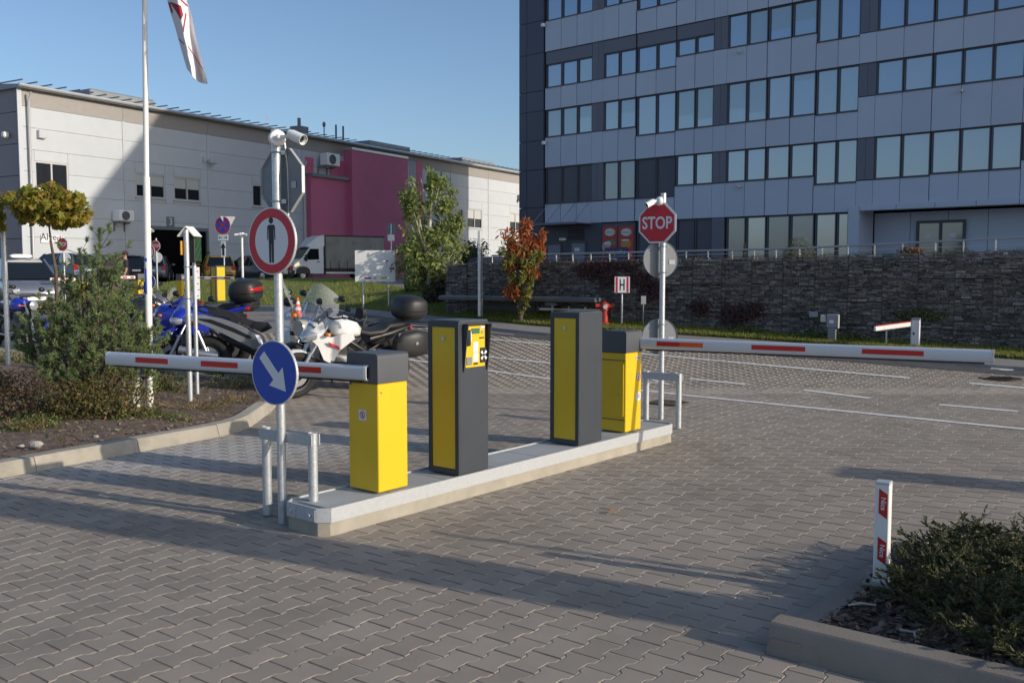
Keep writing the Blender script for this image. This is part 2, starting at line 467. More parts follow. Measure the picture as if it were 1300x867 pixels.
# pavers: interlocking double-T blocks, 200 mm long
PW1, PW2, PL = 0.0825, 0.0605, 0.1
def paver_outline(g, ge=None):
    a1, a2, b1 = PW1 - g, PW2 - g, PL - (g if ge is None else ge)
    q = [(a1, b1), (a1, .061), (a2, .039), (a2, -.039), (a1, -.061), (a1, -b1)]
    return q + [(-x, y) for x, y in q[::-1]]
po_top = np.array([(*p, 0.0) for p in paver_outline(0.0050, 0.0085)])
po_mid = np.array([(*p, -0.0026) for p in paver_outline(0.0028)])
po_bot = np.array([(*p, -0.03) for p in paver_outline(0.0028)])
pv = np.concatenate([po_top, po_mid, po_bot])
pf = []; pm_ = []
for k in range(12):
    j = (k + 1) % 12
    pf += [(12 + k, 12 + j, j, k), (24 + k, 24 + j, 12 + j, 12 + k)]; pm_ += [1 if k in (5, 11) else 0] * 2
# top as quads (12-gon: left strip, waist, right strip)
pf += [(0, 1, 10, 11), (1, 2, 9, 10), (2, 3, 8, 9), (3, 4, 7, 8), (4, 5, 6, 7)]
pf = np.array(pf); pm_ += [0] * 5
m_joint_dark = mat("joint_dark", (0.17, 0.148, 0.12), 0.95, var=0.3, vscale=6)  # darker colour for the chamfers at the paver ends
pos = []
h_ = V * 0.143 + U * 0.1; w_ = U * 0.2
o_ = gp(454.2, 784.4)
for i in range(-240, 260):
    for j in range(-240, 260):
        p = o_ + h_ * i + w_ * j
        if p.y < 3.3 or p.y > PAVE_END - 0.12: continue
        if abs(p.x) > 0.60 * p.y + 2.4: continue
        if shrink_test(p.x, p.y, left_poly) or shrink_test(p.x, p.y, right_poly) or shrink_test(p.x, p.y, isl_poly, 0.1): continue
        pos.append((p.x, p.y))
pos = np.array(pos)
def visible(x, y):
    return abs(x) < 0.545 * y and y > 3.9
rank = np.array([y if visible(x, y) else 99 for x, y in pos])
order = np.argsort(rank, kind='stable')
rotm = np.array([[V.x, U.x], [V.y, U.y]])
pave = sheet("pavement", list(np.arange(-18, 19, 2.0)), list(np.arange(0, PAVE_END + .1, 1.0)), lambda x, y: zg(x, y) - 0.0034, m_sand)
pave_mesh = []
for t in range(4):
    mb = MB()
    mb.v = [tuple(q) for q in pv]; mb.f = [tuple(q) for q in pf]; mb.m = list(pm_)
    pave_mesh.append(mb.mesh("paver", [m_paver, m_joint_dark]))
rr = random.Random(3)
for n_, k in enumerate(order[:290]):
    o = bpy.data.objects.new("paver", pave_mesh[n_ % 4]); C.objects.link(o)
    o.location = (pos[k][0], pos[k][1], rr.uniform(-.0012, .0008)); o.rotation_euler = (rr.uniform(-.004, .004), rr.uniform(-.004, .004), -R(37.3) + rr.uniform(-.008, .008)); o.parent = pave
rest = pos[order[290:]]
n_ = len(rest)
co = pv[None, :, :].repeat(n_, 0).copy()
jx = RNG.uniform(-.0015, .0015, (n_, 1)); tz = RNG.uniform(-.004, .004, (n_, 1)); tz2 = RNG.uniform(-.004, .004, (n_, 1))
co[:, :, 2] += RNG.uniform(-.0012, .0008, (n_, 1)) + co[:, :, 0] * tz + co[:, :, 1] * tz2
xy = co[:, :, :2] @ rotm.T
co[:, :, :2] = xy + rest[:, None, :] + jx[:, :, None]
co[:, :, 2] += np.array([zg(x, y) for x, y in rest])[:, None]
fa = (pf[None] + (np.arange(n_) * len(pv))[:, None, None]).reshape(-1, 4)
po = np_obj("far_pavers", co.reshape(-1, 3), fa, [m_paver, m_joint_dark], pave, midx=np.tile(pm_, n_)); po["kind"] = "stuff"

# kerb stones -------------------------------------------------------
def kerb(name, line, seg, z0, h, w, m, side=1, slope=0.03, gap=0.006, batter=None, ends=0.0):
    """stones laid along a line; the line is the foot of the outer face"""
    root = thing(name, None, None); root["kind"] = "structure"
    L = [0.0]
    for i in range(len(line) - 1): L.append(L[-1] + (line[i + 1] - line[i]).length)
    def pt(s):
        s = max(0, min(L[-1] - 1e-6, s))
        for i in range(len(L) - 1):
            if L[i + 1] >= s:
                t = (s - L[i]) / (L[i + 1] - L[i]); return line[i].lerp(line[i + 1], t)
    def nrm(s):
        d = pt(s + .02) - pt(s - .02); d.z = 0; d.normalize(); return Vector((-d.y, d.x, 0)) * side
    s = 0.0; k = 0
    while s < L[-1] - 0.05:
        ln = seg * rr.uniform(.96, 1.04) if isinstance(seg, float) else seg[k % len(seg)]
        e = min(s + ln, L[-1]); ns = 4
        rings = []
        dz = rr.uniform(-.003, .003)
        for q in range(ns + 1):
            t = s + gap / 2 + (e - s - gap) * q / ns
            p = pt(t); nv = nrm(t); zz = zg(p.x, p.y)
            prof = [(0, -0.06), (0.0, 0.012), (slope, h - 0.014), (slope + 0.013, h), (w, h + .002), (w, -0.06)]
            rings.append([(p.x + nv.x * a, p.y + nv.y * a, zz + z0 + b + dz) for a, b in prof])
        MB().loft(rings).build("kerb_stone", m, root, smooth=28)
        s = e; k += 1
    return root
kerb("left_kerb", left_kerb, 1.0, 0, 0.125, 0.17, m_kerb, side=1)
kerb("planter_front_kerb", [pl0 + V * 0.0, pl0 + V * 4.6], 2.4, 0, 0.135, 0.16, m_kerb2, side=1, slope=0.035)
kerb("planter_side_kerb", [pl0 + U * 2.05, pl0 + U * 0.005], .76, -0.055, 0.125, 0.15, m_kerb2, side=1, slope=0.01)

# planting beds ------------------------------------------------------
def bed(name, poly, m, zc, edge, cell=0.12, bounds=None):
    """earth filling a kerbed bed"""
    x0, x1, y0, y1 = bounds
    xs = np.arange(x0, x1, cell); ys = np.arange(y0, y1, cell)
    idx = {}; v = []; f = []
    for i, x in enumerate(xs):
        for j, y in enumerate(ys):
            if shrink_test(x, y, poly, 0.085):
                idx[i, j] = len(v)
                z = zc + 0.035 * math.sin(x * 2.1 + 1) * math.sin(y * 1.7) + RNG.uniform(-.012, .012)
                v.append((x, y, z))
    for (i, j), a in idx.items():
        q = [idx.get((i + 1, j)), idx.get((i + 1, j + 1)), idx.get((i, j + 1))]
        if None not in q: f.append((a, *q))
    o = np_obj(name, v, f, m, smooth=True); o["kind"] = "structure"; return o
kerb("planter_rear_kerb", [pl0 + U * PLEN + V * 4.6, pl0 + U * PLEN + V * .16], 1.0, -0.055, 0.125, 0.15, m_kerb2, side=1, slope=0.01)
bed("left_bed_soil", left_poly, m_soil, 0.11, 0, 0.09, (-9.8, -2.2, 6.0, 17.5))
bed("right_bed_soil", right_poly, m_soil, 0.085, 0, 0.05, (pl0.x, pl0.x + 5.5, pl0.y - 2.7, pl0.y + 4.9))

# bark chips: short flat splinters --------------------------------------
def chips(name, n, fn, smin, smax, m):
    P = []; 
    for _ in range(n): P.append(fn())
    P = np.array(P); n = len(P)
    a = RNG.uniform(0, 2 * math.pi, n); L = RNG.uniform(smin, smax, n); W = L * RNG.uniform(.15, .45, n); t = RNG.uniform(-.5, .5, n); roll = RNG.uniform(-.6, .6, n)
    d = np.stack([np.cos(a) * np.cos(t), np.sin(a) * np.cos(t), np.sin(t)], 1); s = np.stack([-np.sin(a), np.cos(a), roll], 1); up = np.cross(d, s)
    up /= np.linalg.norm(up, axis=1)[:, None]
    v = np.zeros((n, 6, 3))
    v[:, 0] = P - d * L[:, None] / 2; v[:, 3] = P + d * L[:, None] / 2
    v[:, 1] = P - d * L[:, None] * .2 + s * W[:, None] / 2; v[:, 2] = P + d * L[:, None] * .25 + s * W[:, None] / 2
    v[:, 4] = P + d * L[:, None] * .2 - s * W[:, None] / 2 + up * .004; v[:, 5] = P - d * L[:, None] * .25 - s * W[:, None] / 2 + up * .004
    f = (np.array([[0, 1, 2, 5], [5, 2, 3, 4]])[None] + (np.arange(n) * 6)[:, None, None]).reshape(-1, 4)
    o = np_obj(name, v.reshape(-1, 3), f, m); o["kind"] = "stuff"; return o
m_chip = leafmat("bark_chip", (0.045, 0.028, 0.021), (0.13, 0.085, 0.06), 0.85, (0.30, 0.22, 0.16), trans=0)
def chip_right():
    while True:
        a, b = rr.uniform(0.12, 1.88), rr.uniform(0.13, 2.4)
        p = pl0 + U * a + V * b
        return (p.x, p.y, 0.10 + rr.uniform(-.01, .015) + 0.035 * math.sin(p.x * 2.1 + 1) * math.sin(p.y * 1.7))
tag(chips("bark_mulch", 9000, chip_right, .02, .07, m_chip), "dark brown bark chips spread in the kerbed planter round the bollard", "mulch")
m_chip2 = leafmat("bark_litter", (0.09, 0.06, 0.045), (0.17, 0.12, 0.088), 0.9, (0.30, 0.24, 0.17), trans=0)
def chip_left():
    while True:
        x, y = rr.uniform(-8.5, -2.6), rr.uniform(7.6, 14.5)
        if shrink_test(x, y, left_poly, .17): return (x, y, 0.12 + rr.uniform(-.012, .012) + 0.035 * math.sin(x * 2.1 + 1) * math.sin(y * 1.7))
tag(chips("leaf_litter", 9000, chip_left, .02, .06, m_chip2), "brown bark and leaf litter covering the bed round the pine", "litter")

# white lines -----------------------------------------------------------
marks = thing("road_markings", None, None); marks["kind"] = "structure"
def mark(x0, y0, x1, y1, w=0.12, split=8):
    a, b = tp(x0, y0), tp(x1, y1)
    d = (b - a).normalized(); n = Vector((-d.y, d.x, 0)) * w / 2
    mb = MB(); vs = []; k = max(2, int((b - a).length / 0.7))
    for i in range(k + 1):
        p = a.lerp(b, i / k); z = zg(p.x, p.y) + 0.005
        vs += [(p.x + n.x, p.y + n.y, z), (p.x - n.x, p.y - n.y, z)]
    mb.add(vs, [(2 * i, 2 * i + 1, 2 * i + 3, 2 * i + 2) for i in range(k)])
    return mb.build("painted_line", m_mark, marks)
for q in [(470, 420, 1155, 480, .17), (485, 452.5, 1310, 546, .11), (490, 411, 655, 425, .15), (500, 442, 700, 461.5, .13), (875, 481, 946, 488, .13), (1021, 495.3, 1105, 505.8, .12), (1192, 513.8, 1292, 522.5, .12), (1231, 486.7, 1310, 493.5, .16),
          (815, 478, 850, 489, .05), (813, 488, 845, 484, .05), (200, 484, 300, 492, .09), (30, 452, 120, 462, .09), (560, 404.5, 690, 414, .08)]:
    mark(*q)
wp = [tp(x, y) for x, y in ((1257, 469), (1286, 471), (1292, 465), (1263, 463))]
MB().add([(p.x, p.y, p.z + .006) for p in wp], [(0, 1, 2, 3)]).build("painted_patch", m_mark, marks)
m_iron = mat("cast_iron", (0.07, 0.05, 0.045), 0.7, 0.4, var=0.3, vscale=20, bump=.6, bscale=60)
def drain(px, py, w, d, label, round_=False):
    p = tp(px, py); o = thing("drain_cover", label, "drain cover", p)
    mb = MB()
    if round_:
        mb.lathe([(0.001, .006), (w / 2 - .05, .006), (w / 2 - .045, .003), (w / 2 - .03, .003), (w / 2 - .025, .008), (w / 2, .008), (w / 2, -.02)], n=28)
        for k in range(6): mb.box((0, (k - 2.5) * .075, .009), (w * .55, .02, .006))
    else:
        for k in range(7): mb.box(((k - 3) * w / 7.4, 0, .006), (w / 14, d * .86, .014))
        for s in (-1, 1): mb.box((0, s * d * .46, .007), (w, d * .08, .016)); mb.box((s * w * .48, 0, .0075), (w * .05, d * .84, .016))
    mb.build("grating", m_iron, o); o.rotation_euler.z = -R(37.3)
    return o
drain(847, 512, .42, .42, "rusty square drain grating in the paving beyond the far guard rail")
drain(1270, 480.5, .62, .62, "dark round manhole cover in the paving at the edge of the lawn", True)

# lawn, footpath and carriageway edge ------------------------------------
front = [tp(x, y) for x, y in ((60, 383), (150, 385), (300, 388), (402, 390.5), (510, 399), (600, 407.5), (692, 417), (780, 422.5), (866, 428), (1000, 437), (1130, 447), (1260, 457), (1400, 468), (1600, 483))]
front = [Vector((p.x, p.y, 0)) for p in front]
def lawn_z(x, y, t):
    """bank rising behind the footpath"""
    k = max(0.0, min(1.0, (6.5 - x) / 7.5))
    return zg(x, y) + 0.05 + (0.02 + .13 * k) * min(1, t) + .03 * k * math.sin(x * .8) * math.sin(y * .6)
def strip(name, A, B, n, zf, m, kind='structure'):
    v = []; f = []
    for i, (a, b) in enumerate(zip(A, B)):
        for j in range(n + 1):
            p = a.lerp(b, j / n); v.append((p.x, p.y, zf(p.x, p.y, j / n)))
    for i in range(len(A) - 1):
        for j in range(n): f.append((i * (n + 1) + j, (i + 1) * (n + 1) + j, (i + 1) * (n + 1) + j + 1, i * (n + 1) + j + 1))
    o = np_obj(name, v, f, m, smooth=True); o["kind"] = kind; return o
frontd = smooth_line(front, 6)
depth = lambda p: 3.2 + max(0, (4 - p.x)) * 0.95 if p.x < 4 else max(1.6, 3.2 - (p.x - 4) * .25)
fd = Vector((-0.62, .78, 0))
def toward(p, s): return Vector((p.x + fd.x * 0 * s, p.y + s, 0))
W_R = at(1300, 444.5, 17.5); W_L = at(600, 398, 23.7); W_R.z = W_L.z = 0
W_D = (W_L - W_R).normalized()
def wall_hit(p):
    """where the wall foot lies straight behind a point of the lawn's edge"""
    return W_R.y + (p.x - W_R.x) * W_D.y / W_D.x - p.y
def back_of(p):
    s = wall_hit(p) + .15
    if p.x > -1.2: return toward(p, s)
    return toward(p, min(19, s + (-1.2 - p.x) * 3))
def before_wall(px, d=.5, up=0.0):
    """a spot on the grass d metres in front of the stone wall, seen in column px"""
    k = (px - 650) / F; t = (W_R.x - k * W_R.y) / (k * W_D.y - W_D.x); q = W_R + W_D * t
    y = q.y - d; w = at(px, 400, y); return Vector((w.x, y, lawn_z(w.x, y, .7) + up))
backd = [back_of(p) for p in frontd]
strip("lawn_ground", frontd, backd, 26, lawn_z, m_lawn)
pathd = [toward(p, -1.15) for p in frontd]
strip("footpath", pathd, [toward(p, -.004) for p in frontd], 2, lambda x, y, t: zg(x, y) + 0.045, m_foot)
kerb("road_kerb", [Vector((p.x, p.y - 1.30, 0)) for p in frontd[2:]][::2], 1.0, 0, 0.06, 0.145, m_foot, side=1, slope=.01)
strip("dark_strip", [toward(p, -2.1) for p in frontd], [toward(p, -1.28) for p in frontd], 3, lambda x, y, t: zg(x, y) + 0.006, m_strip)  # dark strip along the road kerb, narrower than the road
# ================================================================== office tower
m_clad = mat("cladding_grey", (0.49, 0.53, 0.63), 0.5, 0.0, var=0.03, vscale=.6, rnd=0.035)
m_clad2 = mat("cladding_dark", (0.060, 0.068, 0.10), 0.45, 0.0, rnd=0.06)
m_pier = mat("cladding_pier", (0.145, 0.15, 0.185), 0.5, 0.1, rnd=0.05)
m_wframe = mat("window_frame_dark", (0.075, 0.075, 0.095), 0.45)
m_core = mat("core_dark", (0.03, 0.03, 0.035), 0.9)
m_gasket = mat("panel_joint", (0.10, 0.10, 0.105), 0.8)
def glass(name, base, rough=0.03, ior=3.0, stripes=0.0, grad=None):
    m = bpy.data.materials.new(name); m.use_nodes = True
    nt = m.node_tree; N = nt.nodes; b = N["Principled BSDF"]
    b.inputs["Base Color"].default_value = (*base, 1); b.inputs["Roughness"].default_value = rough; b.inputs["IOR"].default_value = ior
    b.inputs["Coat Weight"].default_value = 0.0; b.inputs["Specular IOR Level"].default_value = 0.6
    g = N.new("ShaderNodeNewGeometry")
    nz = N.new("ShaderNodeTexNoise"); nz.inputs["Scale"].default_value = 0.35; nt.links.new(g.outputs["Position"], nz.inputs[0])
    bp = N.new("ShaderNodeBump"); bp.inputs["Strength"].default_value = .25; bp.inputs["Distance"].default_value = .02
    nt.links.new(nz.outputs[0], bp.inputs["Height"]); nt.links.new(bp.outputs[0], b.inputs["Normal"])
    if stripes:
        sp = N.new("ShaderNodeSeparateXYZ"); nt.links.new(g.outputs["Position"], sp.inputs[0])
        mu = N.new("ShaderNodeMath"); mu.operation = 'MULTIPLY'; mu.inputs[1].default_value = 2 * math.pi / 0.09; nt.links.new(sp.outputs[2], mu.inputs[0])
        si = N.new("ShaderNodeMath"); si.operation = 'SINE'; nt.links.new(mu.outputs[0], si.inputs[0])
        mr = N.new("ShaderNodeMapRange"); nt.links.new(si.outputs[0], mr.inputs[0]); mr.inputs[1].default_value = -1; mr.inputs[3].default_value = 1 - stripes; mr.inputs[4].default_value = 1 + stripes
        rgb = N.new("ShaderNodeVectorMath"); rgb.operation = 'SCALE'; rgb.inputs[0].default_value = base; nt.links.new(mr.outputs[0], rgb.inputs["Scale"]); nt.links.new(rgb.outputs[0], b.inputs["Base Color"])
    return m
G_sky = [glass("glass_clear", (0.04, 0.125, 0.30)), glass("glass_deep", (0.02, 0.115, 0.34)), glass("glass_pale", (0.10, 0.165, 0.28)), glass("glass_green", (0.075, 0.16, 0.25))]
G_blind = glass("glass_blinds", (0.075, 0.078, 0.11), .35, 1.4, .35)
G_pale = glass("glass_curtain", (0.13, 0.15, 0.20), .06, 2.2)
G_dark = glass("glass_dark", (0.018, 0.02, 0.024), .05, 1.5)
G_shade = mat("roller_blind", (0.22, 0.29, 0.31), .6)

TP0 = at(659, 300, 56.0); TP0 = Vector((TP0.x, TP0.y, 0))
tq = ray(-700, 345); TD = Vector((-tq.x, -tq.y, 0)).normalized()      # along the facade, away from its far corner
if TD.x < 0: TD = -TD
TN = Vector((-TD.y, TD.x, 0))                                          # into the building
if TN.y < 0: TN = -TN
TWID, TDEEP, THGT = 48.0, 24.0, 27.2
tower = thing("office_building", "tall grey clad office block with ribbon windows, dark corner strip and posters at ground level", "building", TP0, math.atan2(TD.y, TD.x))
sf = lambda px, py: fac(px, py, TP0, TD)
S = lambda px, py=200: sf(px, py)[0]
def Zt(px, py): return sf(px, py)[1]
TZ0 = 0.9
def panel(name, s0, s1, z0, z1, m, d0=0.0, d1=0.12, par=None, gap=0.012):
    """a slab on the facade: local x along it, y into the building"""
    mb = MB(); mb.box(((s0 + s1) / 2, (d0 + d1) / 2, (z0 + z1) / 2), (s1 - s0 - 2 * gap, d1 - d0, z1 - z0 - 2 * gap))
    return mb.build(name, m, par or tower)
SREC = S(1091, 300); ZREC = Zt(1091, 262)
mb = MB(); mb.box((TWID / 2, TDEEP / 2 + .3, (ZREC + .1 + THGT) / 2), (TWID - .2, TDEEP - .3, THGT - ZREC - .1)); mb.box((SREC / 2, TDEEP / 2 + .3, ZREC / 2), (SREC - .2, TDEEP - .3, ZREC + .2)); mb.box((SREC / 2 + TWID / 2, TDEEP / 2 + 1.4, ZREC / 2), (TWID - SREC - .2, TDEEP - 2.4, ZREC + .2)); mb.build("core", m_core, tower)
# side and rear walls, roof parapet
mb = MB(); mb.box((0.02, TDEEP / 2 + .22, THGT / 2 + .1), (.2, TDEEP - .1, THGT)); mb.box((TWID, TDEEP / 2 + .22, THGT / 2 + .1), (.2, TDEEP - .1, THGT)); mb.box((TWID / 2, TDEEP + .12, THGT / 2 + .1), (TWID + .3, .2, THGT))
mb.build("side_wall", m_clad2, tower)
ztops = {'B': Zt(692, 66.6), 'C': Zt(692, 140.8), 'D': Zt(692, 215), 'E': Zt(692, 285.8)}
step = (ztops['B'] - ztops['E']) / 3.0
for i, k in enumerate('DCB'): ztops[k] = ztops['E'] + step * (i + 1)
ztops['A'] = ztops['B'] + step
cols = {'G1': [(692, 711.5), (712, 731.5), (732, 750.5)], 'G2': [(765, 784), (784.5, 805.5)], 'G3': [(807, 831.5), (832, 856)], 'G4': [(857, 880.3), (881, 904)],
        'G5': [(921, 945.5), (946, 971), (972, 1001), (1002, 1032.5)], 'G6': [(1033.5, 1060.5), (1061, 1087.5)], 'G7': [(1109, 1143), (1143.5, 1180)], 'G8': [(1181, 1217.5), (1218, 1256), (1256.5, 1296)]}
order_ = ['G1', 'G2', 'G3', 'G4', 'G5', 'G6', 'G7', 'G8']
scols = {g: [(S(a), S(b)) for a, b in cols[g]] for g in order_}
x0 = scols['G8'][-1][1]
w0 = 1.25
scols['G9'] = [(x0 + .02, x0 + w0), (x0 + w0 + .02, x0 + 2 * w0)]
scols['G10'] = [(x0 + 2 * w0 + .6, x0 + 3 * w0 + .6), (x0 + 3 * w0 + .62, x0 + 4 * w0 + .6)]
scols['G11'] = [(x0 + 4 * w0 + .62, x0 + 5 * w0 + .6), (x0 + 5 * w0 + .62, x0 + 6 * w0 + .6)]
order_ += ['G9', 'G10', 'G11']
bots = {'A': {'G1': (692, 27.5), 'G2': (765, 10), 'G3': (807, 14)},
        'B': {'G1': (692, 112.2), 'G2': (765, 99.7), 'G3': (807, 92.9), 'G4': (857, 72.7), 'G5': (921, 62), 'G6': (1034, 55), 'G7': (1110, 39.7), 'G8': (1183, 27.7)},
        'C': {'G1': (692, 174.8), 'G2': (765, 166.3), 'G3': (807, 172.8), 'G4': (857, 165.5), 'G5': (921, 158), 'G6': (1035, 146.7), 'G7': (1109, 120.8), 'G8': (1182, 111.6)},
        'D': {'G1': (692, 259.2), 'G2': (765, 254.3), 'G3': (807, 252.3), 'G4': (857, 236.2), 'G5': (921, 231.6), 'G6': (1034, 234.7), 'G7': (1109, 227.7), 'G8': (1181, 221)}}
def bot(row, g):
    if g in bots[row]: return Zt(*bots[row][g])
    if g in bots['C'] and row == 'A': return ztops['A'] - (ztops['C'] - Zt(*bots['C'][g]))
    return ztops[row] - (1.9 if (len(g) + ord(row)) % 2 else 1.45)
below = {'A': 'B', 'B': 'C', 'C': 'D', 'D': 'E'}
wr = random.Random(21)
def window(s0, s1, z0, z1, pane, shade=0.0):
    fr = 0.055; mb = MB(); d0, d1 = 0.09, 0.2
    cs = (s0 + s1) / 2; cz = (z0 + z1) / 2
    mb.box((s0 + fr / 2 + .004, (d0 + d1) / 2, cz), (fr, d1 - d0, z1 - z0)); mb.box((s1 - fr / 2 - .004, (d0 + d1) / 2, cz), (fr, d1 - d0, z1 - z0))
    mb.box((cs, (d0 + d1) / 2 + .003, z0 + fr / 2), (s1 - s0 - 2 * fr - .012, d1 - d0, fr)); mb.box((cs, (d0 + d1) / 2 + .003, z1 - fr / 2), (s1 - s0 - 2 * fr - .012, d1 - d0, fr))
    f = mb.build("window", m_wframe, tower)
    zz = z1 - fr - .001
    if shade:
        zs = zz - (z1 - z0 - 2 * fr) * shade
        mb = MB(); mb.box((cs, .172, (zs + zz) / 2), (s1 - s0 - 2 * fr - .006, .012, zz - zs - .002)); mb.build("blind", glass_shade, f); zz = zs
    if zz - z0 - fr > .03:
        mb = MB(); mb.box((cs, .165, (z0 + fr + zz) / 2), (s1 - s0 - 2 * fr - .004, .012, zz - z0 - fr - .002)); mb.build("pane", pane, f)
    return f
glass_shade = glass("glass_before_blind", (0.12, 0.20, 0.27), .05, 2.6)
for row in 'ABCD':
    zt = ztops[row]; zn = ztops[below[row]]
    for gi, g in enumerate(order_):
        z0 = bot(row, g); top = zt
        if row == 'B' and g in ('G1', 'G2', 'G3', 'G4'):
            top = zt - (Zt(692, 66.6) - Zt(692, 82.8))
            panel("shutter_box", scols[g][0][0], scols[g][-1][1], top, zt - .02, m_pier, .05, .2)
        if row == 'B' and g == 'G8': top = zt - .3
        for ci, (s0, s1) in enumerate(scols[g]):
            pane = G_sky[wr.choice([0, 0, 1, 1, 3]) if row in 'AB' else wr.choice([0, 0, 2, 3])]; sh = 0
            if row == 'D' and (g == 'G1' or g == 'G3'): pane = G_blind
            elif row == 'D' and g in ('G2',): pane = G_pale
            elif row == 'D' and g in ('G7', 'G8', 'G6'): pane = G_sky[2]
            elif row == 'A' and g == 'G7': pane = G_blind
            elif row == 'B' and g == 'G5': sh = [0, 1, .72, .55][ci]
            elif row == 'C' and g == 'G1': sh = [1, 1, .45][ci]
            elif row == 'C' and g == 'G2': sh = [0, .45][ci]
            elif row == 'C' and g in ('G4', 'G5', 'G6'): sh = wr.choice([0, .15, .65, .8, .5])
            window(s0, s1, z0, top, pane, sh)
            # cladding under this window, down to the next ribbon
            a = s0 if ci else (scols[order_[gi - 1]][-1][1] if gi and s0 - scols[order_[gi - 1]][-1][1] < .1 else s0)
            b = s1
            panel("cladding_panel", s0 - .01, s1 + .01, zn, z0 - .03, m_clad, 0, .13)
        panel("sill", scols[g][0][0], scols[g][-1][1], z0 - .045, z0 - .005, m_wframe, -.03, .15, gap=.002)
    # piers between groups: a dark panel beside the ribbon, light cladding below
    for a, b in (('G1', 'G2'), ('G4', 'G5'), ('G6', 'G7'), ('G9', 'G10')):
        s0, s1 = scols[a][-1][1], scols[b][0][0]
        zb = min(bot(row, a), bot(row, b))
        zb = bot(row, a) if a != 'G6' else bot(row, b)
        panel("pier_panel", s0, (s0 + s1) / 2, zb, zt, m_pier, .06, .16, gap=.006); panel("pier_panel", (s0 + s1) / 2, s1, zb, zt, m_pier, .06, .16, gap=.006)
        panel("cladding_panel", s0, s1, zn, zb - .03, m_clad, 0, .13)
    mb = MB(); mb.box((TWID / 2, .08, zt + .008), (TWID, .13, .03)); mb.build("drip_edge", m_wframe, tower)
# plain upper storeys, above the picture
z = ztops['A']
mb = MB(); mb.box((TWID / 2, .1, (z + .05 + THGT) / 2), (TWID, .2, THGT - z - .05)); mb.build("upper_facade", m_clad, tower)
# dark corner strip of tall panels
sA, sB = S(659.5), S(690.5)
seams = [Zt(661, y) for y in (-60, 33, 73, 120, 145, 182, 218, 265, 333)]
for i in range(len(seams) - 1):
    for a, b in ((sA, sA + (sB - sA) * .32), (sA + (sB - sA) * .32, sB)):
        panel("corner_panel", a, b, seams[i + 1], seams[i], m_clad2, -.04, .16, gap=.014)
panel("corner_panel", sA, sB, TZ0 - .8, seams[-1], m_clad2, -.04, .16)
for px, py in ((691.5, 33), (692.5, 182)):
    s_, z_ = sf(px, py); mb = MB(); mb.box((s_, -.14, z_), (.22, .2, .2), bev=.03); mb.tube((s_, -.1, z_), (s_, .02, z_), .04); mb.build("wall_lamp", m_whiteplastic, tower)
for px, py in ((938.5, 66.5), (1220, 115.5), (938.5, 237)):
    s_, z_ = sf(px, py); mb = MB(); mb.box((s_, -.06, z_), (.2, .12, .12), bev=.02); mb.tube((s_, -.12, z_ - .02), (s_, -.3, z_ - .08), .055); mb.build("wall_camera", m_signrim, tower)
# ground storey -----------------------------------------------------------
zE = ztops['E']
panel("ground_wall", sB, S(764), TZ0 - .8, zE, m_clad2, .03, .2)
def door_leaf(name, px0, px1, py0, m, zb=TZ0 - .4, d=-.02, glassy=False):
    s0, s1 = S(px0, 300), S(px1, 300); z1 = Zt((px0 + px1) / 2, py0)
    fr = MB(); fr.box((s0 - .05, .04, (zb + z1) / 2), (.09, .16, z1 - zb)); fr.box((s1 + .05, .04, (zb + z1) / 2), (.09, .16, z1 - zb)); fr.box(((s0 + s1) / 2, .042, z1 + .05), (s1 - s0 + .19, .16, .09))
    f = fr.build("door", m_wframe, tower)
    mb = MB(); mb.box(((s0 + s1) / 2, .0, (zb + z1) / 2), (s1 - s0 - .01, .05, z1 - zb - .01)); mb.build("door_leaf", m, f)
    mb = MB(); mb.box((s0 + .1, -.05, zb + 1.05), (.03, .05, .2)); mb.build("handle", m_steel, f)
    return f
m_doorleaf = mat("door_leaf", (0.20, 0.22, 0.27), .45)
door_leaf("d", 696, 711.5, 311, m_doorleaf); door_leaf("d", 726, 742.5, 309, m_doorleaf)
s_, z_ = S(720.5, 300), Zt(720, 306); s2, z2 = S(741.5, 300), Zt(741, 290)
panel("grille", s_, s2, z_, z2, m_core, .0, .06)
for k in range(6): panel("grille_slat", s_, s2, z_ + (z2 - z_) * (k + .15) / 6, z_ + (z2 - z_) * (k + .55) / 6, m_wframe, -.02, .02, gap=.004)
s_, z_ = sf(715, 304); mb = MB(); mb.box((s_, -.06, z_), (.42, .16, .15), bev=.02); mb.build("entrance_lamp", mat("lamp_glass", (.75, .74, .68), .3), tower)
s_, z_ = sf(733, 317); mb = MB(); mb.box((s_, -.035, z_), (.35, .01, .2)); mb.build("door_notice", m_signwhite, tower)
sa, sb2 = S(690, 287), S(752, 284); zc = Zt(720, 285.5)
can = MB(); can.box(((sa + sb2) / 2, -.7, zc), (sb2 - sa, 1.4, .05)); can.box(((sa + sb2) / 2, -1.42, zc), (sb2 - sa, .05, .12)); co_ = can.build("entrance_canopy", m_pier, tower)
mb = MB()
for t in (.08, .36, .64, .92):
    s_ = sa + (sb2 - sa) * t; mb.tube((s_, -1.38, zc), (s_, .0, zc + 1.15), .018, n=6)
mb.build("tie_rod", m_steel, co_)
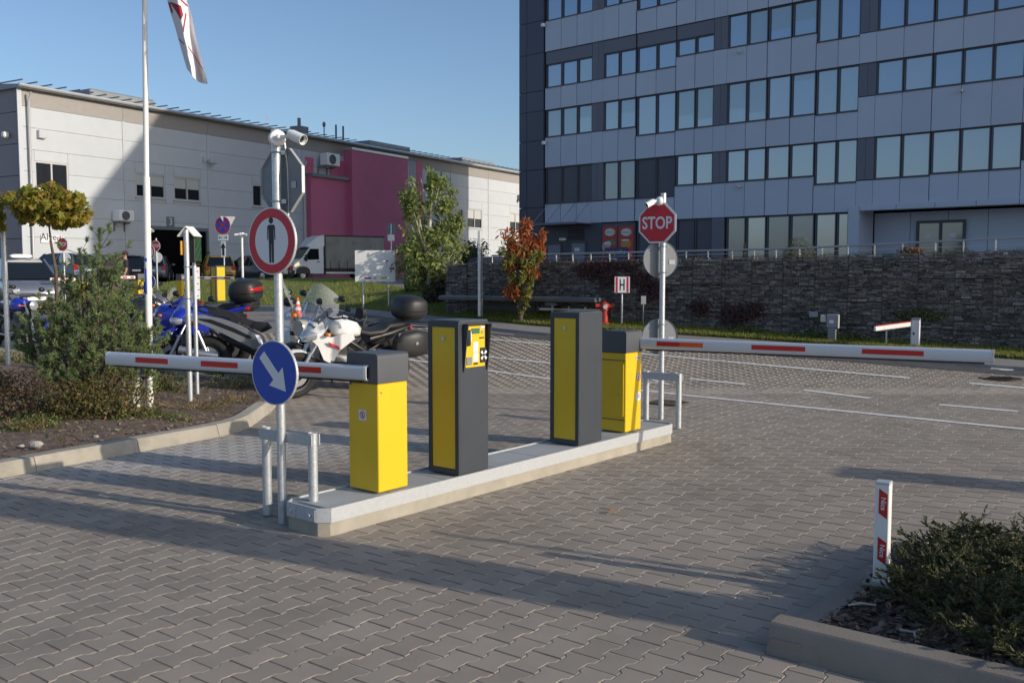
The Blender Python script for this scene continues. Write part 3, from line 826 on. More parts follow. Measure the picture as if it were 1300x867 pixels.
# full height shop windows
def shopwin(px0, px1, pane):
    s0, s1 = S(px0, 300), S(px1, 300)
    return window(s0, s1, TZ0 - .3, zE - .02, pane)
for a, b in ((808, 832), (833, 857)): shopwin(a, b, G_blind)
for a, b in ((858, 880), (881, 904)): shopwin(a, b, G_blind)
panel("ground_pier", S(904.5), S(920.5), TZ0 - .8, zE, m_pier, .03, .2)
for a, b in ((921, 945), (946, 971), (972, 1001), (1002, 1032), (1033.5, 1060), (1061, 1076)): shopwin(a, b, G_pale if a in (921, 972, 1002) else G_sky[2])
panel("entrance_pillar", S(1077, 300), S(1091, 300), TZ0 - .8, zE + .25, m_clad, -.12, 1.6)
# two food posters behind glass: invented pictures in the same colours
m_pred = mat("poster_red", (0.42, 0.03, 0.03), .35); m_pgreen = mat("poster_green", (0.05, 0.20, 0.04), .35); m_pteal = mat("poster_teal", (0.02, 0.28, 0.26), .35)
m_pblue = mat("poster_navy", (0.03, 0.035, 0.12), .35); m_ppink = mat("poster_pink", (0.50, 0.28, 0.30), .35); m_porange = mat("poster_orange", (0.55, 0.22, 0.03), .35); m_pwhite = mat("poster_white", (.62, .62, .60), .35)
s0p, s1p = S(763.5, 300), S(806, 300); zb_, zt_ = TZ0 - .3, zE - .05
mb = MB(); mb.box(((s0p + s1p) / 2, .1, (zb_ + zt_) / 2), (s1p - s0p, .16, zt_ - zb_)); mb.build("poster_frame", m_wframe, tower)
for pi, (pa, pb) in enumerate(((765.5, 783.5), (786, 804.5))):
    s0, s1 = S(pa, 300), S(pb, 300); wz = s1 - s0; z1 = Zt((pa + pb) / 2, 287.3); z0 = Zt((pa + pb) / 2, 335)
    hz = z1 - z0
    FT = Matrix.Translation((s0, -.0, z0)) @ Matrix.Rotation(math.pi / 2, 4, 'X')      # x along, y up, z out
    P = MB(); mats = [m_pred, m_pwhite, m_pteal, m_pgreen, m_pblue, m_ppink, m_porange]
    P.use(0).prism([(0, 0), (wz, 0), (wz, hz), (0, hz)], FT, -.01, .02)
    E_ = lambda cx, cy, rx, ry: [(wz * cx + wz * rx * math.cos(t * math.pi / 12), hz * cy + hz * ry * math.sin(t * math.pi / 12)) for t in range(24)]
    P.use(1).prism(E_(.5, .84, .36, .10), FT, .02, .024, (0, 1))
    P.use(2); text_into(P, ["naturio", "naturio"][pi], FT @ Matrix.Translation((wz * .5, hz * .845, .026)), hz * .105, .002)
    if pi == 0:
        P.use(5).prism(E_(.25, .45, .30, .13), FT, .022, .026, (0, 1)); P.use(1).prism(E_(.48, .55, .42, .05), FT, .027, .030, (0, 1)); P.use(3).prism(E_(.72, .58, .15, .09), FT, .031, .034, (0, 1)); P.use(3).prism(E_(.12, .30, .12, .06), FT, .028, .03, (0, 1))
    else:
        P.use(6).prism(E_(.5, .52, .36, .12), FT, .022, .026, (0, 1)); P.use(3).prism(E_(.35, .36, .22, .07), FT, .027, .03, (0, 1)); P.use(5).prism(E_(.68, .24, .22, .09), FT, .028, .031, (0, 1)); P.use(1).prism(E_(.45, .63, .3, .025), FT, .029, .032, (0, 1)); P.use(5).prism(E_(.4, .12, .3, .08), FT, .022, .025, (0, 1))
    P.build("food_poster", mats, tower)
FT = Matrix.Translation((s0p, -.0, 0)) @ Matrix.Rotation(math.pi / 2, 4, 'X')
P = MB(); sm, zm = sf(782, 321.5)
P.use(0).prism([(sm - s0p - .75, zm - .62), (sm - s0p + .78, zm - .58), (sm - s0p + .8, zm + .32), (sm - s0p - .72, zm + .30)], FT, .035, .04, (0, 1))
P.use(1); text_into(P, "wszystko", FT @ Matrix.Translation((sm - s0p + .02, zm + .05, .043)), .36, .002)
P.use(1).prism([(sm - s0p - .1 + .28 * math.cos(t * math.pi / 10), zm - .4 + .13 * math.sin(t * math.pi / 10)) for t in range(20)], FT, .041, .044, (0, 1))
P.build("poster_banner", [m_pblue, m_pwhite], tower)
# recessed entrance on the right, under a deep lintel
sE = S(1091, 300); REC = 1.7
zl = Zt(1091, 262)
se2 = S(1297); 
wx = sE
while wx < se2 + 6:
    nx = wx + 1.62
    panel("cladding_panel", wx, nx, zl, zE + .05, m_clad, -.12, .05)
    panel("recess_panel", wx, nx, TZ0 - .8, zE, m_clad, REC, REC + .1)
    wx = nx
mb = MB(); mb.box(((sE + wx) / 2, REC / 2 + .02, zl + .06), (wx - sE, REC, .1)); mb.build("soffit", m_clad, tower)
s_, z_ = sf(1192, 259); mb = MB(); mb.box((s_, .6, zl - .01), (.9, .14, .06), bev=.01); mb.build("soffit_lamp", m_signrim, tower)
# double glass door in the recess
pr = TP0 + TN * REC
fd_ = lambda px, py: fac(px, py, pr, TD)
d0, d1 = fd_(1164, 300)[0], fd_(1226, 300)[0]; zt_ = fd_(1195, 283)[1]; zb_ = TZ0 - .2
fr = MB()
for s_ in (d0 + .05, (d0 + d1) / 2, d1 - .05): fr.box((s_, REC - .06, (zb_ + zt_) / 2), (.11, .12, zt_ - zb_))
fr.box(((d0 + d1) / 2, REC - .061, zt_ + .05), (d1 - d0, .124, .12)); f = fr.build("double_door", m_wframe, tower)
for a, b in ((d0 + .11, (d0 + d1) / 2 - .06), ((d0 + d1) / 2 + .06, d1 - .11)):
    mb = MB(); mb.box(((a + b) / 2, REC - .05, (zb_ + zt_) / 2), (b - a, .02, zt_ - zb_)); pn = mb.build("door_pane", G_pale, f)
    mb = MB(); mb.box(((a + b) / 2, REC - .066, zt_ - .55), (.3, .008, .2)); mb.build("notice", m_signwhite, f)

# ================================================================== retaining wall of stone baskets
m_stone = mat("gabion_stone", (0.21, 0.19, 0.175), 0.9, rnd=0.55, var=0.25, vscale=3, bump=.6, bscale=40)
m_wire = mat("cage_wire", (0.10, 0.10, 0.10), .6, .5)
m_back = mat("gabion_shadow", (0.045, 0.042, 0.04), .95)
wr0 = W_R; wl0 = W_L
WD = Vector((wl0.x - wr0.x, wl0.y - wr0.y, 0)).normalized()
wstart = Vector((wr0.x, wr0.y, 0)) - WD * 6.0
WNn = Vector((-WD.y, WD.x, 0))
if WNn.y > 0: WNn = -WNn                                  # towards the camera
wlen = (Vector((wl0.x, wl0.y, 0)) - wstart).length + 1.1
zr = at(1300, 318.5, wr0.y).z; zlft = at(600, 334, wl0.y).z
sL = (Vector((wl0.x, wl0.y, 0)) - wstart).length
def walltop(s): return zr + (zlft - zr) * (s - 6.0) / (sL - 6.0)
gab = thing("gabion_wall", "long retaining wall of stacked dark stones in wire baskets under the office terrace", "wall", wstart, math.atan2(WD.y, WD.x))
# local: x along the wall (to the left), y is +-; outward normal:
sgn = 1.0 if Vector((-WD.y, WD.x, 0)).dot(WNn) > 0 else -1.0
def stones(w, h, seed):
    q = random.Random(seed); vs = []; fs = []
    z = 0.004
    while z < h - .02:
        hh = min(q.uniform(.024, .052), h - z)
        x = 0.0
        while x < w - .02:
            ww = min(q.uniform(.06, .21), w - x)
            if w - x - ww < .05: ww = w - x
            d = q.uniform(-.045, .022)
            c = [(x + .004, z + .003), (x + ww - .004, z + .003 + q.uniform(-.006, .006)), (x + ww - .006, z + hh - .003), (x + .006, z + hh - .004 + q.uniform(-.006, .006))]
            o = len(vs)
            for (a, b) in c: vs.append((a, sgn * (d + q.uniform(-.012, .012)), b))
            for (a, b) in c: vs.append((a, sgn * (-.12), b))
            fs += [(o, o + 1, o + 2, o + 3)] + [(o + k, o + 4 + k, o + 4 + (k + 1) % 4, o + (k + 1) % 4) for k in range(4)]
            x += ww
        z += hh
    m = MB(); m.v = vs; m.f = fs; m.m = [0] * len(fs); return m
BW = 0.655
TH_ = [0.42, 0.42, 0.42, 0.42, 0.42]
TH = 0.525
smesh = [stones(BW, TH, 100 + k).mesh("stones", m_stone) for k in range(6)]
def wires(w, h):
    m = MB(); r = .0045; y = sgn * .03
    for x in (0.0, w): m.box((x, y, h / 2), (.011, .011, h))
    for zz in (0.0, h): m.box((w / 2, y, zz), (w, .011, .011))
    for k in range(1, 7): m.box((w * k / 7, y, h / 2), (.0045, .0045, h))
    for k in range(1, 5): m.box((w / 2, y + sgn * .004, h * k / 5), (w, .0045, .0045))
    return m
wmesh = wires(BW, TH).mesh("wire_cage", m_wire)
ncol = int(wlen / BW)
# doorway of the underground garage
ga, gb = 590, 762
def on_wall(px, py): return fac(px, py, wstart, WD)
g1, gz1 = on_wall(ga, 383.5); g0, gz0 = on_wall(gb, 382)
gtop = (gz0 + gz1) / 2
for c in range(ncol):
    s0 = c * BW; mid = s0 + BW / 2
    pz = zg(*(wstart + WD * mid).xy) - .1
    top = walltop(mid)
    n = max(1, round((top - pz) / TH)); hh = (top - pz) / n
    for t in range(n):
        zb = pz + t * hh
        if mid > g0 and mid < g1 and zb + hh * .6 < gtop: continue
        bk = bpy.data.objects.new("gabion_basket", smesh[(c * 5 + t * 3) % 6]); C.objects.link(bk); bk.parent = gab
        bk.location = (s0, 0, zb); bk.scale = (1, 1, hh / TH)
        wc = bpy.data.objects.new("wire_cage", wmesh); C.objects.link(wc); wc.parent = bk
mb = MB()
for s0, s1, zb in ((0, g0, -.3), (g0, g1, gtop + .05), (g1, ncol * BW, -.3)):
    mb.prism([(s0, zb), (s1, zb), (s1, walltop(s1) - .03), (s0, walltop(s0) - .03)], Matrix.Rotation(math.pi / 2, 4, 'X'), .1 if sgn < 0 else -.6, .6 if sgn < 0 else -.1) if False else mb.box(((s0 + s1) / 2, -sgn * .35, (zb + min(walltop(s0), walltop(s1)) - .03) / 2), (s1 - s0, .5, min(walltop(s0), walltop(s1)) - .03 - zb))
mb.build("backing", m_back, gab)
# lintel slab, side wall and glazed gate of the garage
m_lint = mat("lintel_concrete", (0.095, 0.10, 0.115), .7, var=.1, vscale=3)
m_dwall = mat("garage_wall", (0.095, 0.10, 0.115), .8, var=.08, vscale=2)
zlt = on_wall(600, 376)[1]
gar = thing("garage_entrance", "dark garage gateway with glazed gate sunk in the stone wall beside the hydrant", "gateway", wstart, math.atan2(WD.y, WD.x))
ge = on_wall(770, 380)[0]
mb = MB(); mb.box(((ge + g1 + .4) / 2, sgn * .22, (gtop + zlt) / 2 + .02), (g1 + .4 - ge, .75, zlt - gtop), bev=.02); mb.build("lintel", m_lint, gar)
mb = MB(); mb.box(((g0 + g1) / 2, -sgn * 1.2, gtop / 2 - .2), (g1 - g0 + .6, .1, gtop + 1.4)); mb.build("back_wall", m_core, gar)
gm = on_wall(677, 390)[0]
mb = MB(); mb.box(((gm + g1) / 2, -sgn * .15, gtop / 2 - .2), (g1 - gm, .2, gtop + .6)); mb.build("side_wall", m_dwall, gar)
pw = [on_wall(px, 390)[0] for px in (678, 697, 718, 739, 764)]
zmid = on_wall(720, 393.5)[1]
fr = MB()
for s_ in pw: fr.box((s_, -sgn * .2, gtop / 2 - .2), (.05, .06, gtop + .6))
fr.box(((pw[0] + pw[-1]) / 2, -sgn * .2, zmid), (abs(pw[0] - pw[-1]), .05, .05)); f = fr.build("gate_frame", m_steel, gar)
m_gateglass = glass("gate_glass", (0.012, 0.016, 0.010), .04, 1.5)
for a, b in zip(pw[:-1], pw[1:]):
    for z0, z1 in ((-.2, zmid - .03), (zmid + .03, gtop - .02)):
        mb = MB(); mb.box(((a + b) / 2, -sgn * .21, (z0 + z1) / 2), (abs(a - b) - .06, .012, z1 - z0)); mb.build("pane", m_gateglass, f)
s_, z_ = on_wall(708, 377); mb = MB(); mb.box((s_, sgn * .3, gtop - .04), (.3, .12, .07)); mb.build("lamp", m_signback, gar)

# terrace behind the wall, railing on top
TER = 1.05
q = [wstart + WD * 0 - WNn * .5, wstart + WD * (ncol * BW) - WNn * .5]
far_l = q[1] + TD * -6 + Vector((0, 34, 0)); far_r = q[0] + Vector((22, 20, 0))
tv = [(q[0].x, q[0].y, walltop(0) - .12), (q[1].x, q[1].y, walltop(ncol * BW) - .12), (far_l.x, far_l.y, TER), (far_r.x, far_r.y, TER)]
o = np_obj("terrace", tv, [[0, 1, 2, 3]], m_foot); o["kind"] = "structure"
m_rail = mat("stainless_rail", (0.50, 0.50, 0.50), .3, .8)
rail = thing("terrace_railing", "thin stainless steel handrail with posts along the top of the stone wall", "railing", wstart, math.atan2(WD.y, WD.x))
rp = [on_wall(px, 325)[0] for px in (1300, 1262, 1221, 1185, 1143, 1107, 1073, 1040, 1011, 981, 953, 925, 894, 866, 838, 815, 792, 768, 744, 721, 700, 672, 645, 618)]
rp = [rp[0] - 2.4, rp[0] - 1.6, rp[0] - .8] + rp
railtop = lambda s: walltop(s) + 0.30 + .02 * 0
hr = [on_wall(1300, 301), on_wall(1000, 315.5), on_wall(700, 322.5)]
def railz(s):
    (a, za), (b, zb), (c, zc) = hr
    return za + (zb - za) * (s - a) / (b - a) if s < b else zb + (zc - zb) * (s - b) / (c - b)
mb = MB(); mb.path([(s, -sgn * .25, railz(s)) for s in (rp[0] - .3, *rp[1:])], .021, n=8); mb.build("handrail", m_rail, rail, 40)
pm = None
for s in rp:
    m = MB(); m.tube((0, 0, 0), (0, 0, 1), .017, n=8); 
    if pm is None: pm = m.mesh("post", m_rail, 40)
    po_ = bpy.data.objects.new("post", pm); C.objects.link(po_); po_.parent = rail; po_.location = (s, -sgn * .25, walltop(s) - .1); po_.scale = (1, 1, railz(s) - walltop(s) + .1)
mb = MB(); mb.path([(s, -sgn * .25, (railz(s) + walltop(s)) / 2) for s in rp], .006, n=5); mb.build("middle_wire", m_rail, rail)

# ================================================================== warehouse on the left
m_wall = mat("sandwich_panel", (0.485, 0.515, 0.55), 0.6, var=0.03, vscale=1.2, rnd=0.02)
m_wband = mat("eaves_band", (0.30, 0.285, 0.27), 0.6, var=0.05, rnd=0.03)
m_pink = mat("magenta_wall", (0.60, 0.15, 0.25), 0.65, var=0.05, vscale=.8)
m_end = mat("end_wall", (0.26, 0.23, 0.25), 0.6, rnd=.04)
m_roof = mat("metal_roof", (0.25, 0.27, 0.29), 0.5, .3, var=.15, vscale=2)
m_pframe = mat("window_frame_grey", (0.48, 0.48, 0.49), .5)
EV = 9.5
A0 = at(30, 110.5, EV * F / 234.5); 
WP0 = Vector((at(25, 110, EV * F / 235).x, at(25, 110, EV * F / 235).y, 0))
WP1 = at(660, 220, EV * F / 125); HD = (Vector((WP1.x, WP1.y, 0)) - WP0).normalized()
HN = Vector((HD.y, -HD.x, 0))                               # outward, towards the camera side
hall = thing("warehouse", "long light grey panelled warehouse with magenta bay, brown eaves band and metal roof", "building", WP0, math.atan2(HD.y, HD.x))
hf = lambda px, py: fac(px, py, WP0, HD)
HS = lambda px, py=200: hf(px, py)[0]
ZE_ = HC + EV
HL = HS(659) + 14
# local axes: x along, y inwards = left of travel direction
def hpanel(name, s0, s1, z0, z1, m, d0=0.0, d1=0.1, par=None, gap=.012):
    mb = MB(); mb.box(((s0 + s1) / 2, (d0 + d1) / 2, (z0 + z1) / 2), (s1 - s0 - 2 * gap, abs(d1 - d0), z1 - z0 - 2 * gap)); return mb.build(name, m, par or hall)
HDEEP = 26
mb = MB(); mb.box((HL / 2, HDEEP / 2 + .12, ZE_ / 2 - .05), (HL - .1, HDEEP - .1, ZE_ - .2)); mb.build("core", m_gasket, hall)
zband = hf(37, 136)[1]
rows_z = [hf(100, y)[1] for y in (170.5, 195.5, 223.5, 250.5, 276.5)]
dzr = (rows_z[0] - rows_z[-1]) / 4
zr_ = [zband] + [rows_z[0] - dzr * k for k in range(0, 8)]
scol = [0.0] + [HS(px) for px in (157.5, 264, 384)]
st = scol[2] - scol[1]
while scol[-1] + st < HL: scol.append(scol[-1] + st)
scol.append(HL)
# openings: (px0, px1, ytop, ybot at px0 side)
wins = [(43.5, 87.5, 204, 240), (171.5, 210, 218.5, 250), (220, 255, 223.5, 254), (320, 333, 234, 262), (593, 612, 264.5, 289.5), (647, 662, 270, 293), (580, 588, 265, 285)]
gate = (181, 262, 289, 345)
holes = []
for a, b, y0, y1 in wins: holes.append((HS(a, y0), HS(b, y1), hf(a, y1)[1], hf(a, y0)[1]))
holes.append((HS(181), HS(262), 0, hf(181, 289)[1]))
hg2 = (HS(583), HS(610), 0, hf(590, 313)[1]); holes.append(hg2)
def clip_panels(s0, s1, z0, z1):
    """split a panel round the openings"""
    for (a, b, c, d) in holes:
        if a < s1 - .01 and b > s0 + .01 and c < z1 - .01 and d > z0 + .01:
            out = []
            if a > s0 + .02: out += clip_panels(s0, a, z0, z1)
            if b < s1 - .02: out += clip_panels(b, s1, z0, z1)
            lo, hi = max(s0, a), min(s1, b)
            if c > z0 + .02: out += clip_panels(lo, hi, z0, c)
            if d < z1 - .02: out += clip_panels(lo, hi, d, z1)
            return out
    return [(s0, s1, z0, z1)]
for i in range(len(scol) - 1):
    zz = zr_ + [0.2]
    for k in range(len(zz) - 1):
        if zz[k + 1] >= zz[k]: continue
        for (a, b, c, d) in clip_panels(scol[i], scol[i + 1], zz[k + 1], zz[k]):
            hpanel("wall_panel", a, b, c, d, m_wall, 0, .1, gap=.008)
    hpanel("eaves_panel", scol[i], scol[i + 1], zband, ZE_ - .12, m_wband, 0, .1, gap=.008)
    if i: mb = MB(); mb.box((scol[i], -.015, (zband + .2) / 2), (.16, .05, zband - .2)); mb.build("joint_cover", m_wall, hall)
for (a, b, y0, y1), pane in zip(wins, ['L', 'S', 'S', 'D', 'S', 'S', 'D']):
    s0, s1, z0, z1 = HS(a, y0), HS(b, y1), hf(a, y1)[1], hf(a, y0)[1]
    n = 2 if s1 - s0 > 1.2 else 1
    fr = MB(); w = .09
    for k in range(n + 1):
        x = s0 + (s1 - s0) * k / n; x = min(max(x, s0 + w / 2), s1 - w / 2); fr.box((x, .06, (z0 + z1) / 2), (w, .1, z1 - z0))
    fr.box(((s0 + s1) / 2, .061, z0 + w / 2), (s1 - s0, .104, w)); fr.box(((s0 + s1) / 2, .061, z1 - w / 2), (s1 - s0, .104, w)); fr.box(((s0 + s1) / 2, -.03, z0 - .03), (s1 - s0 + .1, .12, .05))
    f = fr.build("window", m_pframe, hall)
    for k in range(n):
        x0, x1 = s0 + (s1 - s0) * k / n + w * .7, s0 + (s1 - s0) * (k + 1) / n - w * .7
        zs = z1 - w
        if pane == 'S':
            zs = z0 + (z1 - z0) * (.5 if n == 2 else .45)
            mb = MB(); mb.box(((x0 + x1) / 2, .075, (zs + z1 - w) / 2), (x1 - x0, .02, z1 - w - zs)); mb.build("blind", mat("blind_cream", (.48, .50, .47), .6), f)
        mb = MB(); mb.box(((x0 + x1) / 2, .085, (z0 + w + zs) / 2), (x1 - x0, .02, zs - z0 - w)); mb.build("pane", G_dark, f)
# gates
def hgate(s0, s1, z1):
    fr = MB(); fr.box((s0 + .06, .05, z1 / 2 + .3), (.14, .16, z1 - .6)); fr.box((s1 - .06, .05, z1 / 2 + .3), (.14, .16, z1 - .6)); fr.box(((s0 + s1) / 2, .051, z1 + .03), (s1 - s0, .17, .2))
    f = fr.build("gate_frame", m_signback, hall)
    mb = MB(); mb.box(((s0 + s1) / 2, .105, z1 / 2), (s1 - s0 - .2, .02, z1 - .05)); mb.build("gate_shade_sheet", mat("gate_shade", (.006, .006, .007), 1.0, spec=0.0), f)  # near-black sheet painted as the unlit depth of the gateway
hgate(HS(181), HS(262), hf(181, 289)[1]); hgate(hg2[0], hg2[1], hg2[3])
s_, z_ = hf(216, 282); mb = MB(); mb.box((s_, -.03, z_), (.55, .03, .6)); pl_ = mb.build("gate_number", m_signback, hall)
mb = MB(); text_into(mb, "3", Matrix.Translation((s_, -.05, z_)) @ Matrix.Rotation(math.pi / 2, 4, 'X'), .6, .01); mb.build("digit", m_signwhite, pl_)
# small sign
s0, z1 = hf(51, 298); s1, z0 = hf(76, 309)
mb = MB(); mb.box(((s0 + s1) / 2, -.04, (z0 + z1) / 2), (s1 - s0, .05, z1 - z0)); sg = mb.build("company_sign", m_signwhite, hall)
mb = MB(); text_into(mb, "Alyen", Matrix.Translation(((s0 + s1) / 2, -.07, z0 + .3)) @ Matrix.Rotation(math.pi / 2, 4, 'X'), .5, .01); mb.build("lettering", m_blackprint, sg)
s_, z_ = hf(51.5, 171); mb = MB(); mb.box((s_, -.1, z_), (.42, .22, .42), bev=.03); mb.build("vent_box", m_wall, hall)
def flood(px, py):
    s_, z_ = hf(px, py); mb = MB(); mb.box((s_, -.08, z_), (.14, .2, .3)); mb.tube((s_, -.15, z_), (s_ + .35, -.35, z_ - .02), .03); mb.box((s_ + .4, -.45, z_ - .08), (.5, .25, .3), bev=.03); return mb.build("floodlight", m_signrim, hall)
flood(258, 203)
s_, z_ = hf(657, 254); mb = MB(); mb.box((s_, -.1, z_ + .2), (.1, .2, .5)); mb.ball((s_, -.25, z_ - .05), .16); mb.build("wall_lamp", m_signback, hall)
# roof with slight overhang, gutter, downpipe, ribs and ridge vents
mb = MB(); mb.loft([[(-.25, -.35, ZE_ - .12), (-.25, HDEEP / 2, ZE_ + 1.1), (-.25, HDEEP + .3, ZE_ - .12), (-.25, HDEEP + .3, ZE_ - .3), (-.25, -.35, ZE_ - .28)], [(HL + .2, -.35, ZE_ - .12), (HL + .2, HDEEP / 2, ZE_ + 1.1), (HL + .2, HDEEP + .3, ZE_ - .12), (HL + .2, HDEEP + .3, ZE_ - .3), (HL + .2, -.35, ZE_ - .28)]])
roof = mb.build("roof", m_roof, hall)
mb = MB(); mb.path([(-.3, -.42, ZE_ - .16), (HL + .2, -.42, ZE_ - .16)], .085, n=8); mb.build("gutter", m_signrim, roof)
mb = MB(); k = 0.0
while k < HL: mb.box((k, 2.2, ZE_ + .14), (.05, 5.0, .06)); k += .8
mb.build("roof_ribs", m_roof, roof)
for px0, px1, yy in ((139, 220, 130), (489, 540, 190), (605, 646, 206)):
    a, b = HS(px0), HS(px1); mb = MB(); mb.box(((a + b) / 2, 2.5, ZE_ + .45), (b - a, 2.0, .5), bev=.06); mb.build("roof_light", m_roof, roof)
for px in (394, 420, 435, 444):
    s_ = HS(px); mb = MB()
    if px in (435, 444): mb.tube((s_, .6, ZE_), (s_, .6, ZE_ + 1.15), .07, n=8)
    elif px == 394: mb.box((s_, 1.0, ZE_ + .35), (.9, .9, .5)); mb.tube((s_, 1.0, ZE_ + .5), (s_, 1.0, ZE_ + 1.2), .12, n=8)
    else: mb.tube((s_, .6, ZE_), (s_, .6, ZE_ + 1.0), .04, n=8); mb.ball((s_, .6, ZE_ + 1.0), (.12, .12, .2))
    mb.build("roof_vent", m_signback, roof)
s_ = HS(347); mb = MB(); mb.tube((s_, .5, ZE_), (s_, .5, ZE_ + 1.1), .025, n=6); mb.build("lightning_rod", m_steel, roof)
def downpipe(px, y0, y1):
    s_, z0 = hf(px, y0); z1 = hf(px, y1)[1]; mb = MB(); mb.path([(s_, -.42, z0), (s_, -.2, z0 - .5), (s_, -.14, z1)], .06, n=8); mb.build("downpipe", m_signrim, hall, 40)
downpipe(33, 118, 345); downpipe(383.5, 205, 345)
s_ = HS(29.5); mb = MB(); mb.box((s_ - .12, -.015, ZE_ / 2), (.24, .06, ZE_ - .5)); mb.build("corner_trim", m_wall, hall)
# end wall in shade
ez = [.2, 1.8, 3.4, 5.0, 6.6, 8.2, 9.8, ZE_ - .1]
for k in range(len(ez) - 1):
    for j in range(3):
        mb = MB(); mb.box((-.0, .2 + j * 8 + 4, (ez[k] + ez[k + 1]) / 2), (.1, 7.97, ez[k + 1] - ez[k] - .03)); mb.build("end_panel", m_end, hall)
mb = MB(); mb.box((-.25, 1.0, hf(25, 170)[1]), (.3, .3, .3), bev=.06); mb.build("end_lamp", m_whiteplastic, hall)
# magenta bay
pr_ = -.55
p0_, p1_, p2_ = HS(388), HS(436), HS(507)
zlow = hf(410, 218)[1]; zhi = hf(470, 198)[1]; zlow = hf(387, 224)[1]
mb = MB(); mb.box(((p0_ + p1_) / 2, -.2, zlow / 2), (p1_ - p0_, .5, zlow)); lowb = mb.build("magenta_bay", m_pink, hall)
mb = MB(); mb.box(((p1_ + p2_) / 2, -.35, (hf(436, 191)[1]) / 2), (p2_ - p1_, .9, hf(436, 191)[1])); hib = mb.build("magenta_bay", m_pink, hall)
mb = MB(); mb.box(((p1_ + p2_) / 2, -.36, hf(436, 191)[1] + .08), (p2_ - p1_ + .1, 1.0, .16)); mb.build("coping", m_signrim, hib)
mb = MB(); mb.box(((p0_ + p1_) / 2, -.25, zlow + .1), (p1_ - p0_ + .1, .8, .22)); mb.build("parapet_gutter", m_signback, lowb)
s0, z1 = hf(387, 199); s1, z0 = hf(398, 214); hpanel("magenta_patch", s0, s1, zlow + .2, z1, m_pink, -.03, .02)
s0, z1 = hf(418, 202); hpanel("magenta_patch", s0, p1_, zlow + .2, z1, m_pink, -.03, .02)
s0, s1 = HS(528), HS(536); hpanel("magenta_patch", s0, s1, .3, hf(530, 205)[1], m_pink, -.03, .02)
hpanel("grey_panel", p2_, s0, .3, hf(507, 202)[1], mat("panel_bluegrey", (.36, .37, .40), .6), -.025, .02)
def ac(px0, px1, py0, py1, dep=.7, off=-.4, num=0):
    s0, z1 = hf(px0, py0); s1, z0 = hf(px1, py1); cs, cz = (s0 + s1) / 2, (z0 + z1) / 2; w, h = s1 - s0, z1 - z0
    mb = MB(); mb.box((cs, off, cz), (w, dep, h), bev=.04); o = mb.build("air_conditioner", m_whiteplastic, hall)
    Tf = Matrix.Translation((cs - w * .1, off - dep / 2 - .015, cz)) @ Matrix.Rotation(math.pi / 2, 4, 'X')
    mb = MB(); mb.torus(h * .36, .04, Tf, 20, 6); mb.torus(h * .2, .025, Tf, 20, 6)
    for k in range(6): a = k * math.pi / 3; mb.tube((0, 0, 0), (h * .36 * math.cos(a), h * .36 * math.sin(a), 0), .02, n=5, T=Tf)
    mb.build("fan_grille", m_signback, o)
    mb = MB(); mb.lathe([(0.001, -.005), (h * .36, -.005)], Tf, 20); mb.build("fan_opening", m_black, o)
    mb = MB()
    for q in (-.35, .35): mb.box((cs + w * q, off * .45, z0 - .08), (.08, abs(off) + dep * .4, .08)); mb.box((cs + w * q, -.05, z0 - .3), (.07, .07, .5))
    mb.build("bracket", m_signback, o)
ac(141, 160, 267, 282); ac(400.5, 417, 195, 213, off=-.75)
# ================================================================== gate island
island = thing("gate_island", "long narrow concrete island with galvanised steel edge carrying the yellow barrier cabinets", "island", ib, math.atan2(IU.y, IU.x))
ch = 0.07
def ipoly(o=0.0, L0=0.0):
    return [(-0.02 - o, ch), (ch * .7, -o), (ILEN - ch, -o), (ILEN + o, ch), (ILEN + o, IW - ch), (ILEN - ch, IW + o), (ch, IW + o), (-.02 - o, IW - ch)]
I4 = Matrix.Identity(4)
zi = -ISL_Z   # local z of the paving, base of the thing is at the top edge level
MB().prism(ipoly(-.012), I4, zi - .05, -.085).build("concrete_base", m_conc, island)
# steel edge: a folded strip round the slabs
P0 = ipoly(0.0); P1 = ipoly(-.016); n_ = len(P0)
mb = MB(); vs = []
for (x, y), (x2, y2) in zip(P0, P1): vs += [(x, y, -.095), (x, y, .0), (x2, y2, .0), (x2, y2, -.095)]
fs = []
for k in range(n_):
    j = (k + 1) % n_
    for a in range(4): fs.append((4 * k + a, 4 * j + a, 4 * j + (a + 1) % 4, 4 * k + (a + 1) % 4))
mb.add(vs, fs); mb.build("steel_edge", m_galvp, island)
k = 0; x = .06
while x < ILEN - .1:
    x2 = min(x + .56, ILEN - .05)
    w0 = .03
    mb = MB(); mb.box(((x + x2) / 2, IW / 2, -.045), (x2 - x - .006, IW - .04, .07), bev=.004); mb.build("slab", m_slab, island); x = x2; k += 1
for t in (.12, IW - .12):
    mb = MB(); mb.box((-.022, t, -.05), (.012, .09, .08)); bpl = mb.build("bolt_plate", m_galv, island)
    mb = MB(); mb.tube((-.03, t, -.05), (-.045, t, -.05), .012, n=6); mb.build("bolt", m_galv, bpl)
IANG = math.atan2(IU.y, IU.x)
